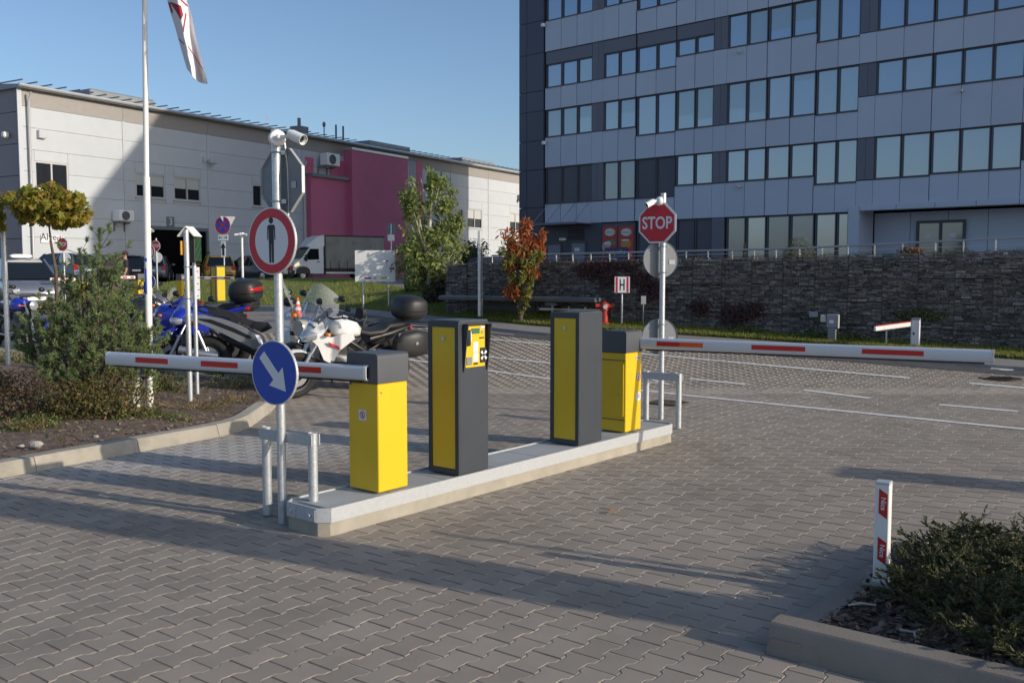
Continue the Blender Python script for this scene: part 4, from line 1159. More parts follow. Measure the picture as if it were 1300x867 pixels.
# cabinets: local x along the island, y across (left), front corner at (0, 0)
def at_base(px, py): return gp(px, py, ISL_Z + .002)
CANG = math.atan2(math.cos(R(38.6)), math.sin(R(38.6)))
def cab(name, label, px, py, group=None):
    return thing(name, label, "cabinet" if "column" in name else "barrier", at_base(px, py), CANG, group)
def on_face(o, kind, x, y, z):
    """matrix on a face: 'side' = long right face (normal -y), 'end' = near face (normal -x)"""
    if kind == 'side': return Matrix.Translation((x, y, z)) @ Matrix.Rotation(math.pi / 2, 4, 'X')
    return Matrix.Translation((x, y, z)) @ Matrix.Rotation(-math.pi / 2, 4, 'Z') @ Matrix.Rotation(math.pi / 2, 4, 'X')
def sticker(par, T, r, kind):
    mb = MB(); m = [m_signwhite, m_signred, m_blackprint]
    if kind == 'square':
        mb.use(0).prism([(-r, -r), (r, -r), (r, r), (-r, r)], T, 0, .0015)
    else: mb.use(0).prism(circ(r, 24), T, 0, .0015)
    rr_ = r * (.68 if kind == 'square' else .93)
    mb.use(1)
    a = circ(rr_, 24); b = circ(rr_ * .78, 24)
    if kind != 'ce':
        mb.add([(x, y, .0025) for x, y in a + b], [(k, (k + 1) % 24, 24 + (k + 1) % 24, 24 + k) for k in range(24)], T)
        mb.use(2).prism([(-rr_ * .14, -rr_ * .55), (rr_ * .14, -rr_ * .55), (rr_ * .2, rr_ * .2), (-rr_ * .2, rr_ * .2)], T, .002, .003); mb.prism(circ(rr_ * .15, 12, cy=rr_ * .38), T, .002, .003)
        if kind == 'square': mb.use(1).prism([(-rr_ * .6, rr_ * .5), (-rr_ * .5, rr_ * .6), (rr_ * .6, -rr_ * .5), (rr_ * .5, -rr_ * .6)], T, .003, .0035)
    else:
        mb.use(2); text_into(mb, "CE", T @ Matrix.Translation((0, 0, .002)), r * 1.05, .001)
    return mb.build("sticker", m, par)
BW_, BD_, BH_ = 0.285, 0.30, 0.755
def barrier_cabinet(o, door=False):
    mb = MB(); mb.box((BW_ / 2, BD_ / 2, BH_ / 2), (BW_, BD_, BH_), bev=.006); mb.build("housing", m_yellow, o)
    mb = MB()
    if door:
        mb.box((-.004, BD_ / 2 - .01, .40), (.012, BD_ * .8, .50), bev=.003); d = mb.build("door", m_yellow, o)
        mb = MB(); mb.tube((-.008, .08, .36), (-.022, .08, .36), .009, n=10); mb.build("lock", m_steel, d)
        for z in (.685, .115): mb = MB(); mb.box((-.003, BD_ / 2, z), (.008, BD_ - .004, .006)); mb.build("seam", m_anth, o)
    else:
        mb.box((BW_ + .004, BD_ / 2, .40), (.012, BD_ * .86, .50), bev=.003); d = mb.build("door", m_yellow, o)
        mb = MB(); mb.tube((.03, -.001, BH_ - .06), (.03, -.004, BH_ - .06), .005, n=8); mb.build("screw", m_anth, o)
    # cap: rounded along its upper long edges
    r = .028; w, h = BD_ + .012, .205
    prof = [(0, 0), (w, 0), (w, h - r)] + [(w - r + r * math.cos(a), h - r + r * math.sin(a)) for a in np.linspace(0, math.pi / 2, 6)[1:]] + [(r - r * math.sin(a), h - r + r * math.cos(a)) for a in np.linspace(0, math.pi / 2, 6)]
    T = Matrix.Translation((-.006, -.006, BH_ + .004)) @ Matrix(((0, 0, 1, 0), (1, 0, 0, 0), (0, 1, 0, 0), (0, 0, 0, 1)))
    MB().prism(prof, T, 0, BW_ + .012).build("cap", m_anth2, o, 40)
lb = cab("barrier", "yellow boom barrier nearest the two round signs, its boom reaching over the pine bed", 481, 625.8)
barrier_cabinet(lb)
sticker(lb, on_face(lb, 'end', -.0015, .155, .53), .038, 'square')
rb = cab("barrier", "yellow boom barrier in front of the stop sign, its boom reaching to the right", 793.8, 549.0)
barrier_cabinet(rb, True)
sticker(rb, on_face(rb, 'side', BW_ * .80, -.0015, .515), .042, 'round'); sticker(rb, on_face(rb, 'side', BW_ * .80, -.0015, .325), .046, 'ce')
mb = MB(); mb.box((BW_ * .78, -.002, .70), (.085, .003, .035)); mb.build("maker_plate", m_alu, rb)
mb = MB(); text_into(mb, "Nice", on_face(rb, 'side', BW_ * .78, -.004, .70), .035, .001); mb.build("maker_mark", m_blackprint, rb)
# booms -----------------------------------------------------------------
def boom(par, a, b, hh, ww, reds, endcap_near):
    """a: pivot end, b: tip, world points"""
    a, b = Vector(a), Vector(b); d = (b - a); L = d.length
    T = frame(a, d, Vector((0, 0, 1)))                       # x along, y up, z sideways
    Mi = world_of(par).inverted() @ T
    r = .022
    prof = []
    for cx, cy, s in ((1, 1, 0), (-1, 1, 1), (-1, -1, 2), (1, -1, 3)):
        for t in range(4):
            an = s * math.pi / 2 + t * math.pi / 6
            prof.append((cx * (hh / 2 - r) + r * math.cos(an), cy * (ww / 2 - r) + r * math.sin(an)))
    TT = Mi @ Matrix(((0, 0, 1, 0), (1, 0, 0, 0), (0, 1, 0, 0), (0, 0, 0, 1)))   # profile (y up, z) swept along x
    mb = MB(); mb.prism(prof, TT, 0, L, (0, 0))
    inner = [(p * .82, q * .8) for p, q in prof]
    n = len(prof)
    area_fix = prof
    mb.add([(p, q, 0) for p, q in prof] + [(p, q, 0) for p, q in inner] + [(p, q, .25) for p, q in inner], [(k, (k + 1) % n, n + (k + 1) % n, n + k) for k in range(n)] + [(n + k, n + (k + 1) % n, 2 * n + (k + 1) % n, 2 * n + k) for k in range(n)], TT)
    o = mb.build("boom", m_alu, par, 40)
    tip = MB(); tip.prism([(p * 1.03, q * 1.03) for p, q in prof], TT, L, L + .018); tip.build("tip_cap", m_signrim, o)
    rub = MB(); rub.box((L / 2, -hh / 2 - .006, 0), (L - .1, .014, ww * .35), T=Mi); rub.build("rubber_edge", m_black, o)
    if endcap_near:
        c = MB(); 
        ring = [(p * 1.04, q * 1.04) for p, q in prof]; ri = [(p * .84, q * .82) for p, q in prof]
        c.add([(p, q, -.012) for p, q in ring] + [(p, q, -.012) for p, q in ri], [(k, (k + 1) % n, n + (k + 1) % n, n + k) for k in range(n)], TT)
        c.prism(ring, TT, -.012, .012, (0, 0)); c.build("end_collar", m_whiteplastic, o)
        bk = MB(); bk.prism(inner, TT, .20, .21); bk.build("cavity", m_black, o)
    for (s0, s1, side, m) in reds:
        q = MB(); z = side * (ww / 2 + .0012)
        q.box(((s0 + s1) / 2, .004, z), (s1 - s0, hh * .40, .0018), T=Mi); q.build("reflector", m, o)
    return o
a = at(466, 473.5, 6.50); b0 = at(139.5, 453, 7.62); b0 = Vector((b0.x, b0.y, a.z))
# reflector stretches measured along the near face of each boom
def along(px, a, b):
    """distance from a of the point of segment ab seen at column px"""
    k = (px - 650) / F * 1.0
    # approximate forward scale (tilt ignored): x = k * y'
    lo, hi = -1.0, 1.6
    for _ in range(50):
        m = (lo + hi) / 2; p = a.lerp(b, m); q = p - Vector((0, 0, HC)); fx = q.y * math.cos(TILT) - q.z * math.sin(TILT)
        xx = 650 + F * q.x / fx
        if (xx > px) == (b.x > a.x): hi = m
        else: lo = m
    return (b - a).length * m
lred = [(along(x1, a, b0), along(x0, a, b0), 0, m_red) for x0, x1 in ((176, 217), (259, 305.5), (376, 411))]
nrm = frame(a, b0 - a, Vector((0, 0, 1))).to_3x3().col[2]
sd = 1 if nrm.dot(Vector((0, -1, 0))) > 0 else -1
boom(lb, a, b0, .105, .062, [(min(p, q), max(p, q), sd, m) for p, q, _, m in lred], True)
mb = MB(); ml = world_of(lb).inverted() @ frame(a, b0 - a, Vector((0, 0, 1)))
mb.box((.22, 0, -sd * .04), (.22, .13, .03), T=ml, bev=.01); mb.box((.12, 0, -sd * .062), (.34, .10, .05), T=ml)
for x in (.14, .3): mb.tube((x, .055, 0), (x, .072, 0), .008, n=6, T=ml); mb.tube((x, -.055, 0), (x, -.085, 0), .008, n=6, T=ml)
mb.build("boom_clamp", m_anth, lb)
a2 = at(814, 439, 9.12); b2 = at(1259, 448.5, 7.70); b2 = Vector((b2.x, b2.y, (a2.z + b2.z) / 2)); a2 = Vector((a2.x, a2.y, b2.z))
rred = []
for x0, x1, m in ((835, 864, m_red), (864, 893.5, m_orange), (955, 1023, m_red), (1095, 1173, m_red)):
    p, q = along(x0, a2, b2), along(x1, a2, b2); rred.append((p, q, m))
nrm = frame(a2, b2 - a2, Vector((0, 0, 1))).to_3x3().col[2]; sd2 = 1 if nrm.dot(Vector((0, -1, 0))) > 0 else -1
bo = boom(rb, a2, b2, .108, .062, [(p, q, sd2, m) for p, q, m in rred], False)
# ticket column and plain column ------------------------------------------
def column(o, w, d, h):
    """w along the island, d across"""
    mb = MB(); mb.box((w / 2, d / 2, h / 2), (w, d, h), bev=.005); mb.build("housing", m_anth, o)
    mb = MB(); fw = .036
    for y in (fw / 2, d - fw / 2): mb.box((-.006, y, h / 2), (.014, fw, h))
    for z in (fw * .55, h - fw * .6): mb.box((-.006, d / 2, z), (.014, d - 2 * fw, fw * 1.1))
    mb.build("frame", m_anth, o)
    mb = MB(); mb.box((-.003, d / 2, h / 2), (.008, d - 2 * fw - .004, h - 2.35 * fw)); dd = mb.build("door", m_yellow, o)
    mb = MB(); mb.tube((-.004, d / 2, h - .13), (-.016, d / 2, h - .13), .017, n=14); mb.build("lock", m_steel, dd)
    mb = MB(); mb.box((w / 2, d / 2, h + .004), (w - .012, d - .012, .01)); mb.build("lid", m_anth2, o)
tc = cab("ticket_column", "dark grey ticket column with yellow panel of display and card slots, left of the two columns", 584, 603.3)
TW, TDp, THh = .335, .31, 1.152
column(tc, TW, TDp, THh)
pz0, pz1 = THh - .345, THh - .03
mb = MB(); mb.box((TW / 2, -.004, (pz0 + pz1) / 2), (TW * .66, .012, pz1 - pz0)); pan = mb.build("control_panel", m_yellow, tc)
# hood: two tapering cheeks and a top
for x in (TW * .12, TW * .93):
    mb = MB(); T = Matrix(((0, 0, 1, x - .004), (1, 0, 0, 0), (0, 1, 0, 0), (0, 0, 0, 1)))
    mb.prism([(0, pz0 - .03), (0, pz1 + .01), (-.055, pz1 + .01), (-.010, pz0 - .03)], T, 0, .008); mb.build("hood_cheek", m_anth, tc)
mb = MB(); mb.box((TW * .525, -.028, pz1 + .012), (TW * .83, .056, .006)); mb.build("hood_top", m_anth, tc)
fx = lambda u: TW * (.19 + .66 * u); fz = lambda v: pz0 + (pz1 - pz0) * v
def onpanel(name, u0, u1, v0, v1, m, th=.006):
    mb = MB(); mb.box(((fx(u0) + fx(u1)) / 2, -.010 - th / 2, (fz(v0) + fz(v1)) / 2), (fx(u1) - fx(u0), th, fz(v1) - fz(v0))); return mb.build(name, m, pan)
onpanel("display", .27, .68, .80, .93, mat("lcd_green", (.06, .16, .10), .25))
onpanel("card_reader", .04, .17, .52, .90, m_black, .014); onpanel("reader_label", .17, .27, .62, .86, m_signwhite, .003)
onpanel("button", .74, .96, .92, .975, m_signwhite, .003); onpanel("button", .78, .87, .80, .86, m_steel, .008)
onpanel("slot", .68, .93, .675, .705, m_black, .003)
onpanel("notice", .36, .62, .36, .60, m_signwhite, .002); onpanel("notice", .36, .62, .12, .345, m_signwhite, .002)
onpanel("ticket_slot", .38, .60, .055, .10, mat("dark_red", (.10, .012, .01), .5), .004)
onpanel("display_small", .0, .27, .06, .25, mat("lcd_grey", (.22, .24, .22), .3))
spk = onpanel("speaker_plate", .72, 1.02, .09, .45, m_black, .008)
mb = MB(); Ts = Matrix.Translation((fx(.87), -.0185, fz(.27))) @ Matrix.Rotation(math.pi / 2, 4, 'X')
for an in (45, 135, 225, 315): 
    c, s_ = math.cos(R(an)), math.sin(R(an)); mb.prism([(c * .012 - s_ * .006, s_ * .012 + c * .006), (c * .012 + s_ * .006, s_ * .012 - c * .006), (c * .042 + s_ * .012, s_ * .042 - c * .012), (c * .042 - s_ * .012, s_ * .042 + c * .012)], Ts, 0, .003)
mb.build("speaker_mark", m_signwhite, spk)
pc = cab("plain_column", "dark grey column with long yellow door, right of the ticket column", 735.4, 565.4)
column(pc, .36, .31, 1.16)

# ================================================================== guard rails of bent tube
def guard(label, pL, pR, h, lean):
    pL, pR = Vector(pL), Vector(pR)
    c = (pL + pR) / 2; o = thing("guard_rail", label, "guard rail", (c.x, c.y, 0))
    for p in (pL, pR):
        mb = MB(); mb.path([(p.x, p.y, .015), (p.x, p.y, h)], .0325, n=16, caps=False)
        mb.path([(p.x, p.y, .02), (p.x, p.y, h - .01)], .029, n=16, caps=False); mb.wbuild("tube", m_galv, o, 40)
    d = (pR - pL).normalized(); nn = Vector((-d.y, d.x, 0))
    mb = MB(); a = pL - d * .03; b = pR + d * .03
    for s in (1,):
        n1 = nn * -.036
        q = [a + n1 * .2, a + n1, b + n1, b + n1 * .2]
        for z0, z1, y in ((h - .085, h - .01, 0),):
            mb.box(((a.x + b.x) / 2 + n1.x, (a.y + b.y) / 2 + n1.y, (z0 + z1) / 2), ((b - a).length, .006, z1 - z0), rz=math.atan2(d.y, d.x))
            mb.box(((a.x + b.x) / 2 - n1.x, (a.y + b.y) / 2 - n1.y, (z0 + z1) / 2), ((b - a).length, .006, z1 - z0), rz=math.atan2(d.y, d.x))
    mb.wbuild("cross_plate", m_galvp, o)
    return o
gL, gR = gp(340, 655, 0), gp(398.5, 668, 0)
guard("galvanised guard rail of two short tubes round the post with the blue arrow sign", gL, gR, (gL.y and at(340, 541, gL.y).z), 0)
g2R = gp(861, 545, 0); g2L = g2R - IV * .42 + IU * .02
guard("galvanised guard rail of two short tubes round the post with the stop sign", g2L, g2R, at(861, 474, g2R.y).z, 0)

# ================================================================== sign posts by the island
def facing(deg, tilt=0.0):
    """matrix whose z axis looks towards the camera side, turned by deg to the left; y up"""
    return Matrix.Rotation(R(-deg), 4, 'Z') @ Matrix.Rotation(math.pi / 2, 4, 'X')
def post(name, label, p, h, r=.030, m=None, cat="sign post"):
    o = thing(name, label, cat, p)
    mb = MB(); mb.tube((0, 0, -.03), (0, 0, h), r, n=20); mb.lathe([(r, h), (r * .9, h + .01), (.001, h + .012)], n=20)
    mb.build("pole", m or m_galv, o, 40); return o
def plate_rim(mb, poly, T, t=.02):
    mb.prism(poly, T, -t, 0, (1, 0))
def ring2d(mb, outer, inner, z, T):
    n = len(outer); mb.add([(x, y, z) for x, y in outer + inner], [(k, (k + 1) % n, n + (k + 1) % n, n + k) for k in range(n)], T)
def clamp(par, z, r, T=None):
    mb = MB(); mb.path([(r * 1.12 * math.cos(t), r * 1.12 * math.sin(t), z) for t in np.linspace(0, 2 * math.pi, 15)[:-1]], .006, n=5, closed=True)
    mb.box((r * 1.6, 0, z), (.03, .02, .028)); mb.tube((r * 1.5, -.025, z), (r * 1.5, .025, z), .006, n=6); return mb.build("clamp", m_steel, par)
sp = gp(359, 663.5, 0)
signpost = thing("sign_post", "galvanised post with the pedestrian ban above the blue arrow and a camera on top", "sign post", sp)
zt = at(357, 165, sp.y).z
mb = MB(); mb.tube((0, 0, -.03), (0, 0, zt - .01), .0295, n=20); mb.tube((0, 0, zt - .01), (0, 0, zt), .031, n=20); mb.build("pole", m_galv, signpost, 40)
def zat(py, p=sp): return at(650, py, p.y).z
def round_sign(par, z, r, deg, off, kind, name="sign_plate", t=.018, ox=0.0):
    T = Matrix.Translation((0, 0, z)) @ facing(deg) @ Matrix.Translation((ox, 0, off))
    n = 48
    mb = MB(); m = [m_signrim, m_signred, m_signwhite, m_blackprint, m_signblue, m_signback]
    mb.use(0).prism(circ(r, n), T, -t, 0, (0, 0)); mb.use(5).prism(circ(r * .985, n), T, -t, -t + .002)
    if kind == 'back':
        mb.use(5).prism(circ(r * .985, n), T, -.004, -.002)
        return mb.build(name, m, par)
    mb.use(0); ring2d(mb, circ(r, n), circ(r * .97, n), 0, T)
    mb.use({'ban': 1, 'arrow': 4, 'zero': 1, 'nostop': 1}[kind]); mb.prism(circ(r * .975, n), T, -.003, -.001)
    if kind == 'ban' or kind == 'zero':
        mb.use(2).prism(circ(r * .70 if kind == 'ban' else r * .74, n), T, -.001, .0008, (0, 1))
    if kind == 'nostop':
        mb.use(4).prism(circ(r * .80, n), T, -.001, .0008, (0, 1)); mb.use(1)
        for an in (45, -45):
            c, s = math.cos(R(an)), math.sin(R(an)); l, w = r * .82, r * .09
            mb.prism([(c * l - s * w, s * l + c * w), (-c * l - s * w, -s * l + c * w), (-c * l + s * w, -s * l - c * w), (c * l + s * w, s * l - c * w)], T, .0008, .0014 + .0002 * (an > 0), (0, 1))
    o = mb.build(name, m, par)
    return o, T
o_, T = round_sign(signpost, zat(306.5), .222, 33, .055, 'ban')
q = .222 / .222
mb = MB(); s_ = .001
k = .222 * .70
# pedestrian pictogram
P2 = [(-.072, .30), (-.055, .36), (.055, .36), (.072, .30), (.075, -.02), (.058, -.02), (.052, .25), (.046, .25), (.046, -.10), (.042, -.60), (.006, -.60), (.003, -.12), (-.003, -.12), (-.006, -.60), (-.042, -.60), (-.046, -.10), (-.046, .25), (-.052, .25), (-.058, -.02), (-.075, -.02)]
sc = .222 * .70 / .70
P2 = [(x * 2.3 * sc, (y + .05) * 1.18 * sc) for x, y in P2]
mb.prism(P2, T, .0008, .0018, (0, 1)); mb.prism(circ(.085 * sc * 1.15, 20, sx=.95, cy=.52 * 1.18 * sc), T, .0008, .0018, (0, 1)); mb.build("pictogram", m_blackprint, o_)
clamp(signpost, zat(256), .03); clamp(signpost, zat(345), .03)
o_, T = round_sign(signpost, zat(472.5), .218, 34, .055, 'arrow')
def arrow2d(L, w, hl, hw, an):
    c, s = math.cos(an), math.sin(an)
    p = [(-L / 2, -w / 2), (L / 2 - hl, -w / 2), (L / 2 - hl, -hw / 2), (L / 2, 0), (L / 2 - hl, hw / 2), (L / 2 - hl, w / 2), (-L / 2, w / 2)]
    return [(x * c - y * s, x * s + y * c) for x, y in p]
mb = MB(); mb.prism(arrow2d(.33, .068, .135, .185, R(-46)), T, .0008, .0018, (0, 1)); mb.build("arrow", m_signwhite, o_)
# octagonal stop plate seen from behind
def octagon(r): return [(r * math.cos(math.pi / 8 + k * math.pi / 4), r * math.sin(math.pi / 8 + k * math.pi / 4)) for k in range(8)]
def stop_sign(par, z, r, deg, off, front=True, ox=0.0, lean=0.0):
    T = Matrix.Translation((0, 0, z)) @ facing(deg) @ Matrix.Rotation(lean, 4, 'Z') @ Matrix.Translation((ox, 0, off))
    m = [m_signrim, m_signred, m_signwhite, m_signback]
    mb = MB(); mb.use(0).prism(octagon(r), T, -.02, 0, (0, 0)); mb.use(3).prism(octagon(r * .985), T, -.016, -.014)
    mb.use(2 if front else 3).prism(octagon(r * .99), T, -.003, -.001)
    if front: mb.use(1).prism(octagon(r * .91), T, -.001, .0006, (0, 1))
    o = mb.build("stop_plate", m, par)
    if front:
        mb = MB(); text_into(mb, "STOP", T @ Matrix.Translation((0, -.004, .002)) @ Matrix.Scale(.80, 4, (1, 0, 0)), r * .78, .0012, bold=.004); mb.build("lettering", m_signwhite, o)
    return o
zo = zat(229.5)
T = Matrix.Translation((0, 0, zo)) @ facing(33 + 4) @ Matrix.Translation((0.004, 0, -.045))
mb = MB(); mb.use(0).prism(octagon(.228), T, -.012, .012, (0, 0)); mb.use(1).prism(octagon(.224), T, -.006, .0); sb = mb.build("stop_plate_back", [m_signrim, m_signback], signpost)
mb = MB(); T2 = T @ Matrix.Translation((.12, -.03, .004)); mb.prism([(-.022, -.022), (.022, -.022), (.022, .022), (-.022, .022)], T2, 0, .002); mb.build("approval_label", mat("label_grey", (.42, .43, .45), .5), sb)
clamp(signpost, zat(194), .03)
def camera_unit(par, z, deg_mount, ox, deg_cam, tilt, s=1.0):
    """wall box plus bullet camera on a short joint; camera points along deg_cam"""
    a = R(deg_mount); d = Vector((math.cos(a), math.sin(a), 0))
    T = frame(Vector((0, 0, z)) + d * .03, Vector((-d.y, d.x, 0)), Vector((0, 0, 1)))
    mb = MB(); mb.lathe([(.0, -.0), (.062 * s, 0), (.066 * s, .012), (.066 * s, .030), (.058 * s, .042), (.045 * s, .046), (.0, .047)], T, 24)
    o = mb.build("junction_box", m_whiteplastic, par, 35)
    b = R(deg_cam); e = Vector((math.cos(b) * math.cos(tilt), math.sin(b) * math.cos(tilt), math.sin(tilt)))
    j = Vector((0, 0, z)) + d * (.08) ; 
    c0 = j + d * .05 + Vector(ox)
    mb = MB(); mb.path([Vector((0, 0, z)) + d * .06, j + d * .02, c0], .013, n=8); mb.ball(j + d * .02, .02); mb.build("joint", m_whiteplastic, o, 40)
    T = frame(c0, e.cross(Vector((0, 0, 1))), Vector((0, 0, 1))); 
    T = Matrix.Translation(c0) @ e.to_track_quat('Z', 'Y').to_matrix().to_4x4()
    mb = MB(); mb.lathe([(.0, -.05), (.024, -.05), (.029, -.044), (.031, .06), (.031, .075), (.027, .075), (.025, .06), (.0, .06)], T, 20); c = mb.build("camera_body", m_whiteplastic, o, 35)
    mb = MB(); mb.lathe([(.0, .061), (.027, .061)], T, 20); mb.build("lens", m_black, c)
    mb = MB(); mb.box((0, .0, .035), (.07, .07, .11), T=T @ Matrix.Translation((0, 0, 0)), bev=.02) if False else mb.lathe([(.032, -.02), (.0345, -.02), (.0345, .085), (.032, .085)], T, 20); mb.build("sun_shield", m_whiteplastic, c, 35)
    return o
camera_unit(signpost, zat(177), -66, (.10, -.005, .004), -32, R(-22), .85)
mb = MB(); mb.path([(.06, 0, zat(182)), (.075, 0, zat(215)), (.078, 0, zat(255)), (.07, 0, zat(335))], .004, n=5); mb.build("cable", m_signrim, signpost)

# post with the stop sign ---------------------------------------------------
st_ = gp(839, 532, 0)
stoppost = thing("sign_post", "galvanised post with the large red stop sign and two round plates seen from behind", "sign post", st_)
zs = lambda py: at(650, py, st_.y).z
mb = MB(); mb.tube((0, 0, -.03), (0, 0, zs(245.5)), .0315, n=20); mb.build("pole", m_galv, stoppost, 40)
stop_sign(stoppost, zs(283.5), .249, 33, .05, True, ox=-.055)
for py, r in ((329.5, .212), (428, .214)):
    T = Matrix.Translation((0, 0, zs(py))) @ facing(-12) @ Matrix.Translation((.0, 0, -.06))
    mb = MB(); mb.use(0).prism(circ(r, 40), T, -.012, .012, (0, 0)); mb.use(1).prism(circ(r * .985, 40), T, -.006, 0); o_ = mb.build("round_plate_back", [m_signrim, m_signback], stoppost)
    mb = MB(); T2 = T @ Matrix.Translation((.135, -.03 if py < 400 else -.19 * 0 - .03, .003)); mb.prism([(-.035, -.025), (.035, -.025), (.035, .025), (-.035, .025)], T2, 0, .002); mb.build("approval_label", MATS["label_grey"], o_)
    for dz in (-.15, .15): clamp(stoppost, zs(py) + dz, .0315)
camera_unit(stoppost, zs(256), 200, (-.03, -.03, -.02), 215, R(-25), .8)

# ================================================================== bollard in the right planter
bp_ = gp(1118.5, 739, .09)
bol = thing("boom_rest_post", "white square post with red Nice labels standing by the juniper", "post", bp_)
bh = at(1122, 613, bp_.y).z - .09; bang = -R(37.3) + R(4); bw = .072
bol.rotation_euler.z = bang
mb = MB(); mb.box((0, 0, bh / 2), (bw, bw * .95, bh), bev=.004); mb.build("post", m_white, bol)
mb = MB(); mb.box((0, 0, bh + .004), (bw + .004, bw * .95 + .004, .016), bev=.005); mb.build("cap", mat("cap_grey", (.45, .48, .52), .4), bol)
mb = MB(); mb.box((-.005, -.005, .002), (.15, .14, .012)); mb.build("base_plate", m_conc, bol)
for x, y in ((-.055, -.055), (.058, -.055), (.056, .048), (-.055, .048)): mb = MB(); mb.tube((x, y, .006), (x, y, .024), .011, n=6); mb.build("nut", m_rubber, bol)
Tb = Matrix.Translation((0, -bw * .475 - .0008, 0)) @ Matrix.Rotation(math.pi / 2, 4, 'X')
for z0, z1, sk in ((bh * .66, bh * .955, 1), (bh * .20, bh * .475, -1)):
    w = .021; cx = .006
    mb = MB(); sl = .03
    mb.use(0).prism([(-w + cx, z0 + sl * .9), (w + cx, z0), (w + cx, z1 - sl * .9), (-w + cx, z1)], Tb, 0, .0012); mb.use(1)
    text_into(mb, "Nice", Tb @ Matrix.Translation((cx + .001, (z0 + z1) / 2, .0016)) @ Matrix.Rotation(-math.pi / 2, 4, 'Z'), .036, .0006, bold=.0006)
    mb.build("label", [m_red, m_signwhite], bol)
mb = MB(); tw = gp(1166, 806, .11)
mb.path([tw + Vector((-.07, .035, .012)), tw + Vector((-.02, .0, .014)), tw + Vector((.055, .03, .02))], [.006, .0055, .004], n=6); mb.path([tw + Vector((-.02, 0, .014)), tw + Vector((-.035, -.05, .012))], [.0055, .004], n=6)
tag(mb.build("twig", mat("bare_twig", (.40, .36, .30), .8)), "bleached forked twig lying on the bark mulch", "twig")
tw = gp(1092, 770, .115); mb = MB(); mb.path([tw + Vector((-.06, -.01, .012)), tw + Vector((0, 0, .018)), tw + Vector((.07, -.015, .014))], [.005, .007, .005], n=6)
tag(mb.build("twig", MATS["bare_twig"]), "pale straight twig lying on the bark behind the planter kerb", "twig")
# ================================================================== motorcycles
m_glassclear = None
def windscreen_mat(name, tint, mix):
    m = bpy.data.materials.new(name); m.use_nodes = True
    nt = m.node_tree; N = nt.nodes; b = N["Principled BSDF"]
    b.inputs["Base Color"].default_value = (*tint, 1); b.inputs["Roughness"].default_value = .08; b.inputs["Alpha"].default_value = mix
    MATS[name] = m; return m
m_screen = windscreen_mat("clear_windscreen", (.60, .63, .65), .34)
m_screen2 = windscreen_mat("smoked_windscreen", (.06, .065, .07), .75)
m_case = mat("case_plastic", (0.022, 0.022, 0.024), .5, bump=.15, bscale=300)
m_seat = mat("seat_vinyl", (0.020, 0.020, 0.022), .55, bump=.2, bscale=200)
m_engine = mat("engine_alloy", (.10, .10, .105), .45, .6, var=.25, vscale=20)
m_tail = mat("tail_red", (.45, .012, .012), .2, coat=.5)
m_amber = mat("indicator_amber", (.75, .20, .01), .2, coat=.5)
m_lampglass = mat("headlamp_glass", (.50, .53, .56), .08, .5, coat=1.0)
m_tank = {k: mat("bike_" + k, c, .25, mt, coat=.8) for k, c, mt in (("white", (.78, .78, .77), 0), ("blue", (.012, .03, .42), 0), ("grey", (.20, .20, .20), .5), ("cream", (.45, .42, .36), .1), ("black", (.02, .02, .022), 0), ("silver", (.42, .44, .47), .6))}
def wheel_part(o, x, R_, w, spokes=5, name="wheel", disc=True, rimm=None):
    Tw = Matrix.Translation((x, 0, R_)) @ Matrix.Rotation(math.pi / 2, 4, 'X')
    mb = MB(); mb.torus(R_ - w * .48, w * .5, Tw, 36, 10, 1.05); t = mb.build(name, m_rubber, o, 40)
    mb = MB(); ri = R_ - w * .9
    mb.lathe([(ri - .012, -w * .34), (ri + .012, -w * .38), (ri + .012, w * .38), (ri - .012, w * .34), (ri - .012, -w * .34)], Tw, 32)
    for k in range(spokes):
        a = 2 * math.pi * k / spokes
        for da in (-.14, .14): mb.tube((.04 * math.cos(a), .04 * math.sin(a), 0), ((ri - .01) * math.cos(a + da), (ri - .01) * math.sin(a + da), 0), .011, n=6, T=Tw)
    mb.lathe([(.0, -.06), (.045, -.06), (.045, .06), (.0, .06)], Tw, 14); mb.build("rim", rimm or m_black, t, 40)
    if disc:
        mb = MB()
        for s in (-1, 1): mb.lathe([(.08, s * w * .55), (.15, s * w * .55), (.15, s * w * .55 + .005), (.08, s * w * .55 + .005)], Tw, 28)
        mb.build("brake_disc", m_steel, t)
    return t
def topbox(o, x, z, s=1.0, red=True):
    mb = MB(); mb.xloft([(x - .20 * s, z + .14 * s, .12 * s, .08 * s, 3), (x - .19 * s, z + .15 * s, .19 * s, .13 * s, 3.2), (x - .12 * s, z + .16 * s, .24 * s, .155 * s, 3.5), (x + .06 * s, z + .16 * s, .25 * s, .165 * s, 3.5), (x + .16 * s, z + .145 * s, .22 * s, .14 * s, 3.2), (x + .21 * s, z + .13 * s, .13 * s, .08 * s, 3)], 28)
    b = mb.build("top_box", m_case, o, 50)
    mb = MB(); mb.xloft([(x - .205 * s, z + .125 * s, .19 * s, .008), (x - .12 * s, z + .125 * s, .247 * s, .010), (x + .06 * s, z + .125 * s, .257 * s, .010), (x + .165 * s, z + .125 * s, .22 * s, .008)], 24, 4); mb.build("lid_seam", m_black, b)
    if red: mb = MB(); mb.xloft([(x - .222 * s, z + .17 * s, .10 * s, .02 * s), (x - .19 * s, z + .18 * s, .20 * s, .035 * s), (x - .14 * s, z + .18 * s, .236 * s, .02 * s)], 16, 3); mb.build("reflector", m_tail, b, 50)
    mb = MB(); mb.box((x, 0, z - .01), (.28 * s, .22 * s, .03), bev=.01); mb.build("carrier", m_black, o); return b
